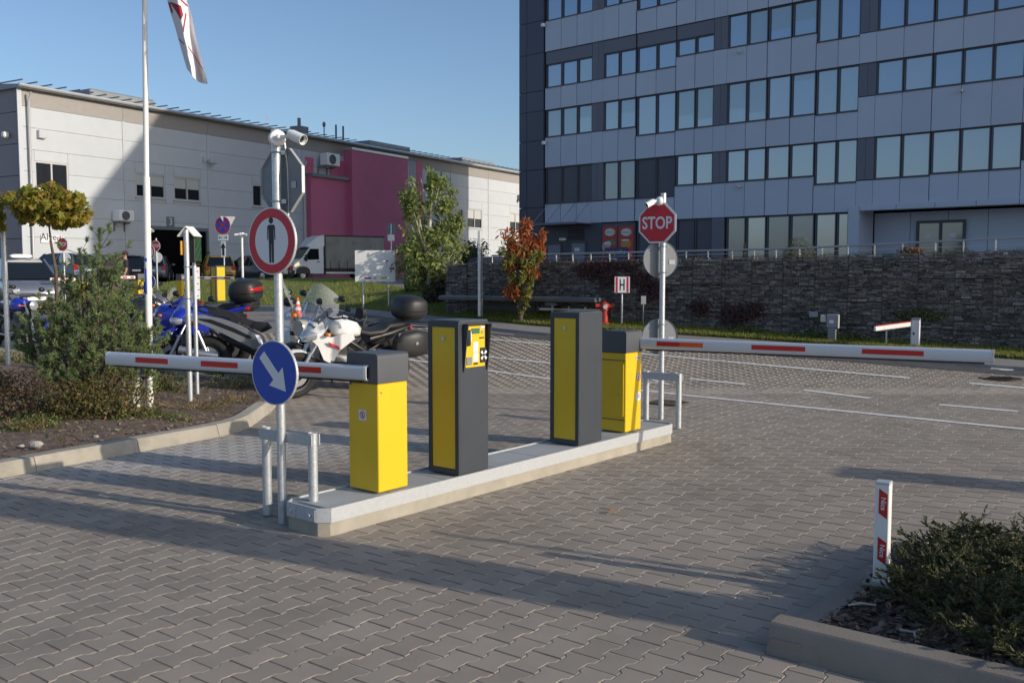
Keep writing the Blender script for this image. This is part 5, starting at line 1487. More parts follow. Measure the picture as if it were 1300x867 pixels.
def pannier(o, x, z, side):
    y = side * .36
    mb = MB(); mb.xloft([(x - .27, z + .02, .06, .10, 3), (x - .24, z + .02, .10, .155, 3), (x - .05, z + .015, .125, .19, 3.2), (x + .17, z + .0, .11, .17, 3), (x + .25, z - .02, .06, .10, 3)], 24, y0=y)
    b = mb.build("pannier", m_case, o, 50)
    mb = MB(); mb.xloft([(x - .275, z + .02, .012, .165), (x - .05, z + .015, .014, .2), (x + .22, z - .0, .012, .165)], 20, 3, y0=y + side * .03); mb.build("case_seam", m_black, b)
    mb = MB(); T = Matrix.Translation((x - .03, y + side * .125, z + .03)) @ Matrix.Rotation(-side * math.pi / 2, 4, 'X'); mb.lathe([(.0, .006), (.022, .006), (.024, 0)], T, 14); mb.build("lock", m_steel, b)
def mirror(o, x, y, z, c=None):
    mb = MB(); mb.path([(x, y, z), (x + .03, y * 1.2, z + .06), (x + .0, y * 1.42, z + .10)], .006, n=6)
    mb.xloft([(x - .012, z + .13, .04, .028), (x + .0, z + .135, .07, .046), (x + .03, z + .135, .055, .036), (x + .045, z + .135, .02, .014)], 14, 2.4, y0=y * 1.55); mb.build("mirror", m_black, o, 50)
def motorcycle(label, p, heading, style, lean=5.0, s=1.0):
    """local x forward, y left; heading in degrees from +X"""
    o = thing("motorcycle", label, "motorcycle", p, R(heading))
    o.rotation_euler.x = R(-lean); o.scale = (s, s, s)
    c = m_tank[style["col"]]; cc = style
    wb = cc.get("wb", 1.45); xr, xf = -wb / 2, wb / 2; Rw = cc.get("rw", .31)
    wheel_part(o, xr, Rw, cc.get("tw", .17), cc.get("spokes", 5)); wheel_part(o, xf, Rw + .005, .12, cc.get("spokes", 5))
    hx, hz = xf - .42 * 1.0, .98                                     # steering head
    # fork
    for y in (-.095, .095):
        mb = MB(); mb.tube((xf, y, Rw), (hx + .02, y, hz - .02), .021, n=10); mb.tube((xf, y, Rw - .02), (xf - .17, y, Rw + .30), .030, n=10); mb.build("fork_leg", m_steel if cc.get("fork", 1) else m_black, o, 40)
    mb = MB(); q = []
    for a in np.linspace(R(20), R(150), 9):
        q.append([(xf + (Rw + .035) * math.cos(a), y * .075, Rw + (Rw + .035) * math.sin(a) - abs(y) * .03) for y in (-1, -.5, 0, .5, 1)])
    mb.grid(lambda u, v: q[int(round(u * 8))][int(round(v * 4))], 8, 4); mb.build("front_mudguard", c, o, 60)
    # engine, frame
    mb = MB(); mb.xloft([(xr + .35, .40, .11, .10, 3), (xr + .55, .42, .17, .16, 3), (xf - .55, .46, .18, .17, 3), (xf - .42, .50, .12, .12, 3)], 18)
    for k in range(5): mb.box((.06 + k * .028, 0, .60), (.016, .26, .16))
    for y in (-.19, .19): mb.tube((-.08, y * .9, .40), (-.08, y * 1.05, .40), .10, n=18); mb.tube((.1, y * .8, .42), (.1, y, .42), .06, n=14)
    mb.build("engine", m_engine, o, 45)
    mb = MB()
    for y in (-.12, .12):
        mb.path([(hx, y * .4, hz - .08), (hx - .3, y, .74), (xr + .42, y * 1.1, .55), (xr + .38, y, .42)], .026, n=8); mb.path([(xr + .42, y, .60), (xr - .05, y * .8, .82)], .017, n=6); mb.path([(xr + .4, y * 1.1, .40), (xr, y * .95, Rw)], .026, n=8)
        mb.path([(hx - .02, y * .5, hz - .15), (hx - .05, y * 1.2, .55), (hx - .2, y, .36)], .022, n=7)
    mb.build("frame", m_black if not cc.get("silverframe") else m_tank["silver"], o, 40)
    # tank, seat, tail
    tz = cc.get("tz", .88)
    mb = MB(); mb.xloft([(hx - .02, tz - .02, .07, .07, 2.4), (hx - .09, tz + .0, .15, .12, 2.6), (hx - .25, tz + .02, .185, .145, 2.6), (hx - .40, tz - .02, .15, .12, 2.6), (hx - .50, tz - .06, .09, .07, 2.4)], 22); mb.build("tank", c, o, 60)
    mb = MB(); mb.tube((hx - .2, 0, tz + .155), (hx - .2, 0, tz + .17), .04, n=14); mb.build("filler_cap", m_black, o)
    sz = cc.get("sz", .80)
    mb = MB(); mb.xloft([(hx - .46, sz + .02, .10, .05, 2.6), (hx - .60, sz - .01, .15, .05, 2.6), (hx - .80, sz + .005, .17, .055, 2.6), (hx - .86, sz + .03, .16, .055, 2.6), (hx - .92, sz + .075, .14, .05, 2.6), (hx - 1.14, sz + .09, .12, .045, 2.6), (hx - 1.22, sz + .09, .07, .03, 2.6)], 20); mb.build("seat", m_seat, o, 60)
    mb = MB(); mb.xloft([(hx - .62, sz - .09, .13, .05, 2.6), (hx - .95, sz - .03, .13, .06, 2.6), (hx - 1.18, sz + .03, .10, .05, 2.4), (hx - 1.32, sz + .06, .05, .025, 2.4)], 18); mb.build("tail_fairing", c if cc.get("tailcol", 1) else m_black, o, 60)
    mb = MB(); mb.xloft([(hx - 1.30, sz + .035, .06, .028), (hx - 1.345, sz + .04, .05, .022)], 14, 3); mb.build("tail_light", m_tail, o, 50)
    mb = MB(); mb.path([(hx - 1.2, 0, sz), (hx - 1.36, 0, sz - .22)], .012, n=6); mb.box((hx - 1.38, 0, sz - .24), (.012, .18, .14)); mb.build("plate_holder", m_black, o)
    # bars
    mb = MB(); bz = hz + cc.get("barup", .10); bx = hx - .08
    mb.path([(bx - .14, -.36, bz - .02), (bx - .06, -.24, bz), (bx, -.08, bz - .04), (bx, .08, bz - .04), (bx - .06, .24, bz), (bx - .14, .36, bz - .02)], .012, n=8)
    hb = mb.build("handlebar", m_black, o, 50)
    for y in (-1, 1):
        mb = MB(); mb.tube((bx - .165, y * .40, bz - .025), (bx - .09, y * .28, bz - .005), .018, n=10); mb.path([(bx + .0, y * .27, bz), (bx - .02, y * .36, bz - .01)], .006, n=5); mb.build("grip", m_rubber, hb, 40)
        mirror(o, bx - .03, y * .24, bz)
        mb = MB(); mb.path([(hx + .08, y * .10, hz - .12), (hx + .08, y * .20, hz - .12)], .008, n=5); mb.ball((hx + .08, y * .235, hz - .12), (.035, .025, .025)); mb.build("indicator", m_amber, o, 50)
    # headlight and fairing
    if cc.get("fairing"):
        f = cc["fairing"]
        if f == "sport":
            for y in (-1, 1):
                mb = MB()
                P_ = [(hx + .26, .035, hz - .18), (hx + .20, .13, hz - .12), (hx + .02, .21, hz - .16), (hx - .30, .20, tz - .04), (hx - .34, .19, tz - .14), (hx - .10, .22, hz - .34), (hx - .02, .20, .48), (hx - .12, .17, .40), (hx + .10, .17, .52), (hx + .17, .13, .70)]
                o2 = [(x, y * w, z) for x, w, z in P_]; inn = [(x - .01, y * (w - .035), z) for x, w, z in P_]
                n = len(P_); mb.add(o2 + inn, [tuple(range(n)), tuple(range(n, 2 * n))] + [(k, (k + 1) % n, n + (k + 1) % n, n + k) for k in range(n)]); mb.build("side_fairing", c, o, 30)
                mb = MB(); T = frame((hx - .02, y * .228, hz - .28), (1, 0, .35), (0, 0, 1)); mb.prism([(-.09, -.02), (.06, -.005), (.11, .03), (-.05, .02)], T, -.012, .012); mb.build("side_graphic", m_signred, o)
            mb = MB(); mb.xloft([(hx + .10, hz - .06, .16, .10, 2.6), (hx + .20, hz - .10, .13, .12, 2.6), (hx + .29, hz - .17, .06, .06, 2.4)], 18); nose = mb.build("nose_fairing", c, o, 60)
            mb = MB(); mb.xloft([(hx + .19, hz - .14, .14, .085, 2.4), (hx + .29, hz - .165, .115, .075, 2.4), (hx + .35, hz - .20, .05, .035, 2.4)], 18); mb.build("headlight", m_lampglass, nose, 60)
            mb = MB(); mb.grid(lambda u, v: (hx + .24 - .30 * u, (v - .5) * .24 * (1 - .25 * u) , hz - .02 + .22 * u - 1.2 * ((v - .5) * .35) ** 2), 6, 8); mb.build("windscreen", m_screen2, nose, 60)
        elif f == "adventure":
            mb = MB(); mb.xloft([(hx - .02, hz - .08, .19, .12, 2.6), (hx + .12, hz - .07, .17, .13, 2.6), (hx + .24, hz - .12, .10, .10, 2.4), (hx + .29, hz - .15, .05, .05)], 18); nose = mb.build("nose_fairing", c, o, 60)
            mb = MB(); mb.xloft([(hx + .22, hz - .13, .115, .08, 2.3), (hx + .285, hz - .15, .09, .06, 2.3), (hx + .305, hz - .155, .04, .03)], 18); mb.build("headlight", m_lampglass, nose, 60)
            mb = MB(); mb.loft([[(hx + .24, y, hz - .27) for y in (-.05, .05)] + [(hx + .24, y, hz - .25) for y in (.05, -.05)], [(hx + .42, y, hz - .34) for y in (-.06, .06)] + [(hx + .42, y, hz - .32) for y in (.06, -.06)], [(hx + .52, y, hz - .42) for y in (-.02, .02)] + [(hx + .52, y, hz - .41) for y in (.02, -.02)]]); mb.build("beak", c, o)
            for y in (-1, 1):
                mb = MB(); mb.xloft([(hx + .12, .80, .03, .14, 2.4), (hx - .05, .76, .05, .24, 2.4), (hx - .25, .78, .04, .16, 2.4)], 14, y0=y * .20); mb.build("side_fairing", c, o, 60)
            mb = MB(); mb.grid(lambda u, v: (hx + .16 - .22 * u, (v - .5) * .30 * (1 - .3 * u), hz + .0 + .32 * u - 1.0 * ((v - .5) * .4) ** 2), 6, 8); mb.build("windscreen", m_screen, nose, 60)
    else:
        T = Matrix.Translation((hx + .17, 0, hz - .10)) @ Matrix.Rotation(math.pi / 2, 4, 'Y')
        mb = MB(); mb.lathe([(.0, -.12), (.06, -.11), (.10, -.04), (.105, .03), (.098, .04)], T, 22); hl = mb.build("headlight_shell", cc.get("shell", m_chrome), o, 50)
        mb = MB(); mb.lathe([(.098, .035), (.06, .055), (.0, .06)], T, 22); mb.build("headlight", m_lampglass, hl, 60)
    if cc.get("bigscreen"):
        mb = MB(); mb.grid(lambda u, v: (hx + .22 - .24 * u - .5 * ((v - .5)) ** 2, (v - .5) * (.40 + .45 * math.sin(u * 2.4 + .2) * (1 - .35 * u)), hz - .20 + .68 * u - (.16 * u * (2 * (v - .5)) ** 2)), 10, 12); sc_ = mb.build("windscreen", m_screen, o, 60)
        mb = MB()
        for y in (-.10, .10): mb.path([(hx + .10, y, hz - .06), (hx + .16, y * 1.2, hz - .02), (hx + .06, y * 1.2, hz + .20)], .009, n=6)
        mb.build("screen_bracket", m_chrome, sc_, 40)
        mb = MB(); mb.xloft([(hx + .12, hz - .16, .05, .06, 2.2), (hx + .19, hz - .15, .10, .11, 2.2), (hx + .30, hz - .15, .115, .125, 2.2), (hx + .34, hz - .15, .10, .11, 2.2)], 20); mb.build("lamp_nacelle", m_tank["cream"], o, 60)
    # exhaust
    if cc.get("exhaust", 1):
        es = cc.get("exside", -1)
        mb = MB(); mb.path([(.2, es * .10, .36), (-.05, es * .17, .26), (xr + .30, es * .20, .30)], .025, n=8); mb.path([(xr + .32, es * .20, .30), (xr + .22, es * .215, .34), (xr - .20, es * .235, .52)], [.03, .055, .05], n=14); mb.build("exhaust", m_steel if cc.get("exsteel", 1) else m_black, o, 40)
    mb = MB(); mb.path([(-.05, .14, .34), (-.14, .25, .02)], .014, n=6); mb.box((-.15, .26, .015), (.09, .05, .012)); mb.build("side_stand", m_black, o)
    for y in (-.2, .2): mb = MB(); mb.tube((-.12, y, .36), (-.12, y * 1.6, .36), .012, n=6); mb.build("footrest", m_black, o)
    if cc.get("topbox"): topbox(o, hx - 1.30, sz + .16, cc["topbox"], cc.get("red", True))
    if cc.get("backrest"):
        mb = MB(); mb.path([(hx - .85, -.12, sz), (hx - .98, -.1, sz + .22), (hx - .98, .1, sz + .22), (hx - .85, .12, sz)], .012, n=6); mb.xloft([(hx - .93, sz + .25, .08, .09, 2.5), (hx - .99, sz + .26, .08, .085, 2.5)], 16); mb.build("backrest", m_seat, o, 50)
    if cc.get("panniers"): 
        for y in (-1, 1): pannier(o, xr - .08, .70, y)
    return o
def scooter(label, p, heading, col, lean=4.0, s=1.0):
    """big-wheel scooter seen from behind: stepped body, rear mudguard, wide tail lamp"""
    o = thing("scooter", label, "scooter", p, R(heading)); o.rotation_euler.x = R(-lean); o.scale = (s, s, s)
    c = m_tank[col]; xr, xf = -.66, .70; Rw = .30
    wheel_part(o, xr, Rw, .15, 5); wheel_part(o, xf, Rw, .11, 5)
    def slab(poly, ys, name, m):
        """side view outline given thickness, edges drawn in a little"""
        cx = sum(q[0] for q in poly) / len(poly); cz = sum(q[1] for q in poly) / len(poly)
        mb = MB(); mb.loft([[(cx + (x - cx) * k, y, cz + (z - cz) * k) for x, z in poly] for y, k in ys]); return mb.build(name, m, o, 30)
    slab([(-.98, .865), (-.72, .885), (-.46, .83), (-.2, .735), (.04, .60), (.10, .47), (-.02, .40), (-.22, .50), (-.45, .62), (-.72, .745), (-.96, .835)], ((-.165, .86), (-.14, .97), (-.08, 1), (.08, 1), (.14, .97), (.165, .86)), "body", c)
    for y in (-1, 1): slab([(-.86, .835), (-.6, .815), (-.3, .70), (-.05, .57), (-.1, .55), (-.34, .655), (-.62, .765)], ((y * .150, 1), (y * .166, 1)), "side_trim", m_black)
    slab([(-.70, .89), (-.62, .945), (-.50, .955), (-.32, .915), (-.24, .85), (-.02, .775), (.10, .775), (.16, .70), (.04, .64), (-.2, .755), (-.46, .85)], ((-.14, .8), (-.125, .95), (-.09, 1), (.09, 1), (.125, .95), (.14, .8)), "seat", m_seat)
    mb = MB(); mb.path([(-.70, -.09, .90), (-.86, -.10, .965), (-.95, -.06, .97), (-.95, .06, .97), (-.86, .10, .965), (-.70, .09, .90)], .013, n=6); mb.build("grab_rail", m_black, o, 40)
    mb = MB(); q_ = [[(xr + (Rw + .04) * math.cos(a), y * .085, Rw + (Rw + .04) * math.sin(a)) for y in (-1, 0, 1)] for a in np.linspace(R(40), R(165), 7)]
    mb.grid(lambda u, v: q_[int(round(u * 6))][int(round(v * 2))], 6, 2); mb.build("rear_mudguard", m_black, o, 60)
    mb = MB(); mb.xloft([(xr - .325, .80, .06, .035), (xr - .27, .785, .14, .055), (xr - .16, .765, .185, .035)], 18, 2.6); mb.build("tail_light", m_tail, o, 50)
    mb = MB(); mb.xloft([(xr + .22, .56, .10, .05), (xr + .40, .50, .14, .08), (xr + .6, .42, .15, .10), (xr + .78, .36, .12, .08)], 16, 3); mb.build("lower_body", m_black, o, 50)
    mb = MB(); mb.path([(xr + .15, -.16, .33), (xr - .1, -.2, .36), (xr - .34, -.22, .42)], [.04, .06, .05], n=12); mb.build("exhaust", m_steel, o, 40)
    mb = MB(); mb.loft([[(xr - .26 - .02 * k, y, .62 - .10 * k) for y in (-.07, .07)] + [(xr - .25 - .02 * k, y, .62 - .10 * k) for y in (.07, -.07)] for k in range(4)]); mb.box((xr - .35, 0, .44), (.012, .17, .13)); mb.build("plate_holder", m_black, o)
    for y in (-1, 1): mb = MB(); mb.path([(xr + .02, y * .12, .31), (xr - .12, y * .15, .66)], [.022, .03], n=10); mb.build("shock_absorber", m_steel, o, 40)
    mb = MB(); mb.xloft([(xf - .42, .36, .16, .06, 3), (xr + .75, .34, .16, .06, 3)], 14); mb.build("footboard", m_black, o)
    mb = MB(); mb.loft([[(xf - .40 + a, y, z) for y, z in ((-.20, .40), (-.22, .70), (-.14, .98), (.14, .98), (.22, .70), (.20, .40))] for a in (0, .06, .14)]); mb.build("leg_shield", c, o, 40)
    mb = MB(); mb.tube((xf, .08, Rw), (xf - .22, .06, .85), .02, n=8); mb.tube((xf, -.08, Rw), (xf - .22, -.06, .85), .02, n=8); mb.xloft([(xf - .3, .62, .07, .03), (xf, .66, .07, .03), (xf + .26, .52, .05, .02)], 12); mb.build("fork", m_black, o, 40)
    mb = MB(); mb.path([(xf - .42, -.34, 1.06), (xf - .32, -.1, 1.04), (xf - .32, .1, 1.04), (xf - .42, .34, 1.06)], .013, n=8); mb.ball((xf - .3, 0, 1.05), (.10, .14, .07)); mb.build("handlebar", m_black, o, 50)
    for y in (-1, 1): mirror(o, xf - .36, y * .22, 1.06); mb = MB(); mb.ball((xf - .2, y * .24, .86), (.04, .03, .03)); mb.build("indicator", m_amber, o)
    mb = MB(); mb.grid(lambda u, v: (xf - .22 - .18 * u, (v - .5) * (.46 - .1 * u), 1.0 + .36 * u - .05 * (2 * (v - .5)) ** 2), 6, 8); mb.build("windscreen", m_screen, o, 60)
    mb = MB(); mb.path([(-.1, .0, .34), (-.12, .22, .02)], .013, n=6); mb.build("side_stand", m_black, o)
    return o
def place(px, Y, heading, local):
    """foot of a bike so that one local point (forward, left, height) is seen in column px at distance Y"""
    a = R(heading); d = Vector((math.cos(a), math.sin(a))); n = Vector((-d.y, d.x))
    q = d * local[0] + n * local[1]
    w = at(px, 400, Y)
    return Vector((w.x - q.x, Y - q.y, zg(w.x, Y)))
HEAD = 180 + 40
# white sports tourer: front wheel behind the blue sign, rear box by the ticket column
motorcycle("white sports touring motorcycle with black panniers and a top box, parked nearest the island", place(374, 12.75, HEAD, (.725, 0, 0)), HEAD, {"col": "white", "fairing": "sport", "panniers": 1, "topbox": 1.0, "red": False, "tailcol": 0, "tw": .18, "sz": .84, "tz": .92}, lean=6, s=1.04)
# cruiser with the tall clear windscreen behind it
motorcycle("dark cruiser with a tall clear windscreen and backrest behind the white motorcycle", place(388, 14.1, HEAD + 18, (.5, 0, 0)), HEAD + 18, {"col": "black", "bigscreen": 1, "backrest": 1, "barup": .16, "tz": .82, "sz": .74, "tailcol": 1, "spokes": 14, "wb": 1.6}, lean=6, s=1.05)
# grey scooter, tail towards the pine
scooter("silver grey scooter with red tail lamp, its rear towards the pine bed", place(247, 14.6, 4, (-.97, 0, 0)), 4, "silver", s=1.16)
# blue touring machine with the large top box
motorcycle("blue motorcycle with a large dark top box and red reflector, facing left behind the scooter", place(312, 16.2, 172, (-1.0, 0, 0)), 172, {"col": "blue", "fairing": "adventure", "topbox": 1.1, "sz": .92, "tz": .98, "exside": 1}, lean=4, s=1.05)
# blue adventure machine by the display post, headlamp to the left
motorcycle("blue motorcycle with round headlamp and clear screen beside the display post", place(217, 15.4, 244, (.58, 0, 0)), 244, {"col": "blue", "fairing": "adventure", "topbox": .95, "red": False, "tailcol": 0}, lean=6, s=1.04)
# left edge
motorcycle("blue and black motorcycle behind the grey pole beyond the bed", place(47, 19.0, -28, (.725, 0, 0)), -28, {"col": "blue", "fairing": None, "shell": m_black, "tailcol": 0, "barup": .12}, lean=6)
motorcycle("dark motorcycle cut by the left edge of the picture", place(8, 20.5, -25, (.6, 0, 0)), -25, {"col": "black", "fairing": "sport", "tailcol": 0}, lean=6)
motorcycle("dark motorcycle with bright red tail lamp half hidden by the pine", place(107, 19.0, 12, (-.95, 0, 0)), 12, {"col": "black", "fairing": "adventure", "tailcol": 0, "sz": .86}, lean=6)
motorcycle("dark touring motorcycle with a clear screen behind the flagpole", place(196, 20.5, 165, (.2, 0, 0)), 165, {"col": "grey", "fairing": "adventure", "tailcol": 0}, lean=6)

# ================================================================== cars
m_carglass = glass("car_glass", (.012, .016, .020), .03, 1.5)
CARP = {k: mat("car_" + k, c, .3, mt, coat=.8) for k, c, mt in (("silver", (.23, .25, .29), .5), ("grey", (.16, .18, .21), .5), ("yellow", (.42, .27, .015), 0), ("dark", (.045, .055, .075), .4), ("black", (.02, .02, .023), 0), ("blue", (.10, .13, .20), .4))}
def car(label, p, heading, col, kind="hatch", L=4.3, H=1.48, W=1.76, roofsign=False):
    o = thing("parked_car", label, "car", p, R(heading)); c = CARP[col]
    x0, x1 = -L / 2, L / 2; hw = W / 2; belt = .62 * H
    if kind == "sedan": prof = [(x0, .42, .56, .5), (x0 + .05, .30, belt - .12, .86), (x0 + .25, .26, belt, .95), (x0 + .95, .22, belt + .03, 1), (0, .20, belt, 1), (x1 - 1.25, .22, belt - .02, .99), (x1 - .55, .24, belt - .14, .95), (x1 - .12, .28, belt - .28, .85), (x1, .38, belt - .42, .55)]; G = (x0 + .55, x1 - 1.0, x0 + 1.15, x1 - 1.85)
    else: prof = [(x0, .42, .60, .6), (x0 + .04, .30, belt - .1, .9), (x0 + .14, .26, belt, .97), (x0 + .9, .22, belt + .02, 1), (0, .20, belt, 1), (x1 - 1.15, .22, belt - .02, .99), (x1 - .5, .24, belt - .12, .95), (x1 - .12, .28, belt - .26, .86), (x1, .38, belt - .40, .58)]; G = (x0 + .08, x1 - .95, x0 + .42, x1 - 1.75)
    if kind == "van": G = (x0 + .10, x1 - .85, x0 + .35, x1 - 1.75)
    rings = []
    for x, z0, z1, f in prof:
        w = hw * f
        rings.append([(x, -w * .92, z0), (x, -w, z0 + .14), (x, -w * 1.0, z0 + (z1 - z0) * .55), (x, -w * .95, z1 - .05), (x, -w * .82, z1), (x, w * .82, z1), (x, w * .95, z1 - .05), (x, w * 1.0, z0 + (z1 - z0) * .55), (x, w, z0 + .14), (x, w * .92, z0)])
    mb = MB(); mb.loft(rings); body = mb.build("body", c, o, 35)
    gb0, gb1, gt0, gt1 = G; wb_, wt = hw * .86, hw * .66; zb, zr_2 = belt - .03, H
    def gh(f, top, dx=0.0):
        return [(gb0 + dx, -wb_ + f, zb), (gb1 - dx, -wb_ + f, zb), (gt1 - dx, -wt + f, top), (gt0 + dx, -wt + f, top)]
    a = gh(.0, zr_2 - .05); b = [(x, -y, z) for x, y, z in a]
    mb = MB(); mb.add(a + b, [(0, 1, 2, 3), (7, 6, 5, 4), (1, 5, 6, 2), (0, 3, 7, 4), (3, 2, 6, 7)]); mb.build("windows", m_carglass, o)
    mb = MB(); xs_ = np.linspace(gt0 - .10, gt1 + .12, 6)
    mb.loft([[(x, -wt * k, zr_2 - .055 - e), (x, -wt * k * .92, zr_2 - e), (x, 0, zr_2 + .02 - e), (x, wt * k * .92, zr_2 - e), (x, wt * k, zr_2 - .055 - e), (x, 0, zr_2 - .06 - e)] for x, k, e in zip(xs_, (.9, 1.02, 1.03, 1.03, 1.02, .9), (.06, .01, 0, 0, .015, .07))]); mb.build("roof", c, o, 45)
    for s in (-1, 1):
        for (xb, xt) in ((gb1, gt1), (gb0, gt0), ((gb0 + gb1) / 2 - .05, (gt0 + gt1) / 2 - .05), (gb0 + .55, gt0 + .35)):
            pil = MB(); pil.tube((xb, s * (wb_ + .008), zb), (xt, s * (wt + .008), zr_2 - .04), .035 if xb in (gb0, gb1) else .028, n=6); pil.build("pillar", c, o)
    for sx in (x0 + .80, x1 - .84):
        for s in (-1, 1):
            Tw = Matrix.Translation((sx, s * (hw - .10), .315)) @ Matrix.Rotation(s * -math.pi / 2, 4, 'X')
            mb = MB(); mb.lathe([(.0, .085), (.36, .085), (.36, .0)], Tw, 22); mb.build("wheel_arch", m_black, body)
            mb = MB(); mb.torus(.245, .075, Tw @ Matrix.Translation((0, 0, .05)), 24, 8, 1.2); w_ = mb.build("wheel", m_rubber, o, 40)
            mb = MB(); mb.lathe([(.0, .135), (.06, .13), (.185, .10), (.205, .115)], Tw, 20)
            for k in range(5): an = k * 2 * math.pi / 5; mb.box((.11 * math.cos(an), .11 * math.sin(an), .132), (.16, .035, .012), T=Tw, rz=0) if False else mb.tube((.03 * math.cos(an), .03 * math.sin(an), .135), (.2 * math.cos(an), .2 * math.sin(an), .12), .018, n=5, T=Tw)
            mb.build("rim", m_steel, w_, 40)
    for s in (-1, 1):
        mb = MB(); mb.xloft([(x1 - .30, belt - .27, .13, .05), (x1 - .12, belt - .34, .17, .07), (x1 - .02, belt - .40, .10, .05)], 14, 3, y0=s * hw * .60); mb.build("headlight", m_lampglass, o, 50)
        mb = MB(); mb.box((x0 + .06, s * hw * .80, belt - .14), (.12, .22, .26), bev=.03); mb.build("tail_light", m_tail, o)
        mb = MB(); mb.ball((gb1 - .35, s * (hw + .08), belt + .06), (.07, .11, .075)); mb.tube((gb1 - .35, s * (hw - .1), belt + .0), (gb1 - .35, s * (hw + .05), belt + .04), .02, n=5); mb.build("wing_mirror", c, o, 50)
        for hx in (.25, -.75): mb = MB(); mb.box((hx - .2, s * (hw + .005), belt - .14), (.2, .03, .035), bev=.01); mb.build("door_handle", c, o)
    mb = MB(); mb.box((x0 - .005, 0, .70 * belt), (.02, .52, .115)); mb.build("number_plate", m_signwhite, o)
    mb = MB(); mb.box((x1 + .0, 0, .38), (.03, .52, .11)); mb.build("number_plate", m_signwhite, o)
    mb = MB(); mb.box((x1 - .02, 0, .50), (.06, .9, .10), bev=.02); mb.box((x1 - .03, 0, .30), (.06, 1.1, .12), bev=.02); mb.box((x0 + .02, 0, .36), (.06, 1.3, .14), bev=.02); mb.build("bumper_trim", m_black, o)
    if roofsign:
        mb = MB(); mb.xloft([(-.05, H + .07, .30, .03, 3), (.0, H + .07, .33, .07, 3), (.16, H + .07, .33, .07, 3), (.2, H + .06, .30, .04, 3)], 16); r_ = mb.build("roof_sign", m_signwhite, o, 40)
    return o
p = tp(36, 396)
p = at(46, 345, 29.5); p.z = zg(p.x, p.y)
car("blue-silver people carrier with a white roof sign behind the left-hand motorcycles", p + Vector((-1.0, 1.0, 0)), -52, "silver", "van", 4.4, 1.62, 1.8, True)
for px, Y, hdg, col, kd, lab in ((78, 47, 150, "blue", "hatch", "pale blue hatchback beyond the small stop sign at the far lane"), (140, 52, 150, "black", "hatch", "black car half hidden behind the tip of the pine"),
                               (196, 54, 105, "grey", "hatch", "silver estate car seen from behind in front of the dark gateway"), (276, 55, 112, "yellow", "hatch", "mustard yellow car parked beside the dark gateway"),
                               (322, 54, 155, "dark", "sedan", "dark blue saloon parked left of the white lorry"), (110, 58, 150, "silver", "hatch", "silver car parked close to the warehouse wall")):
    p = at(px, 350, Y); p.z = zg(p.x, p.y); car(lab, p, hdg, col, kd)
p = at(617, 350, 52); p.z = TER + .55; car("dark blue car on the terrace behind the stone wall", Vector((p.x, p.y, 1.05)), 200, "blue", "hatch")
# ================================================================== white lorry
m_tarp = mat("dirty_tarpaulin", (.30, .29, .255), .7, var=.18, vscale=1.2, dirt=.4, dscale=1.6, stretch=(1, 1, .25))
lp = at(424, 350, 60.5); lp.z = zg(lp.x, lp.y)
lor = thing("box_lorry", "white lorry with roof deflector and grimy grey tarpaulin body before the magenta wall", "lorry", lp, R(214))
Tx = Matrix(((1, 0, 0, 0), (0, 0, 1, 0), (0, 1, 0, 0), (0, 0, 0, 1)))      # x along, y up, extruded across
cabp = [(1.55, .42), (1.60, .95), (2.55, 1.12), (3.05, 1.02), (3.12, .55), (3.10, .42)]
mb = MB(); mb.prism([(1.10, .45), (1.10, 2.18), (1.55, 2.22), (1.95, 2.12), (2.55, 1.36), (3.02, 1.14), (3.10, .80), (3.10, .45)], Tx, -.97, .97); cabm = mb.build("cab", m_white, lor)
mb = MB(); mb.box((3.06, 0, .50), (.22, 2.0, .36), bev=.06); mb.box((3.0, 0, .66), (.26, 1.9, .12), bev=.04); mb.build("bumper", mat("bumper_grey", (.035, .038, .045), .6), lor)
mb = MB(); mb.prism([(1.98, 2.04), (2.54, 1.38), (2.56, 1.39), (2.0, 2.06)], Tx, -.86, .86); mb.build("windscreen", m_carglass, lor)
for s in (-1, 1):
    Ts = Matrix.Translation((0, s * .975, 0)) @ Tx
    mb = MB(); mb.prism([(1.40, 1.32), (2.42, 1.30), (1.98, 1.98), (1.42, 1.98)], Ts, -.012, .012); mb.build("side_window", m_carglass, lor)
    mb = MB(); mb.prism([(1.28, .52), (2.20, .52), (2.56, .95), (2.50, 1.34), (1.98, 2.08), (1.28, 2.08)], Ts, -.005, .008); d = mb.build("door", m_white, lor)
    mb = MB(); mb.box((1.45, s * 1.0, 1.18), (.20, .04, .05), bev=.01); mb.build("handle", m_black, d)
    mb = MB(); mb.box((2.30, s * 1.16, 1.42), (.10, .22, .42), bev=.04); mb.tube((2.3, s * .95, 1.35), (2.3, s * 1.1, 1.35), .03, n=6); mb.build("wing_mirror", m_black, lor)
    mb = MB(); mb.prism([(2.62, .98), (2.98, .84), (3.02, .98), (2.74, 1.20)], Ts, -.2, .012); mb.build("headlight", m_lampglass, lor)
    for x in (2.45, -1.85):
        Tw = Matrix.Translation((x, s * .84, .36)) @ Matrix.Rotation(s * -math.pi / 2, 4, 'X')
        mb = MB(); mb.torus(.26, .10, Tw @ Matrix.Translation((0, 0, .04)), 24, 8, 1.1); w_ = mb.build("wheel", m_rubber, lor, 40)
        mb = MB(); mb.lathe([(.0, .13), (.08, .12), (.10, .07), (.19, .09), (.2, .11)], Tw, 20); mb.build("rim", m_signrim, w_, 40)
    mb = MB(); mb.prism([(1.98, .45), (2.02, .72), (2.2, .86), (2.45, .90), (2.7, .86), (2.88, .72), (2.92, .45)], Ts, .0, .02); mb.build("wheel_arch", m_black, lor)
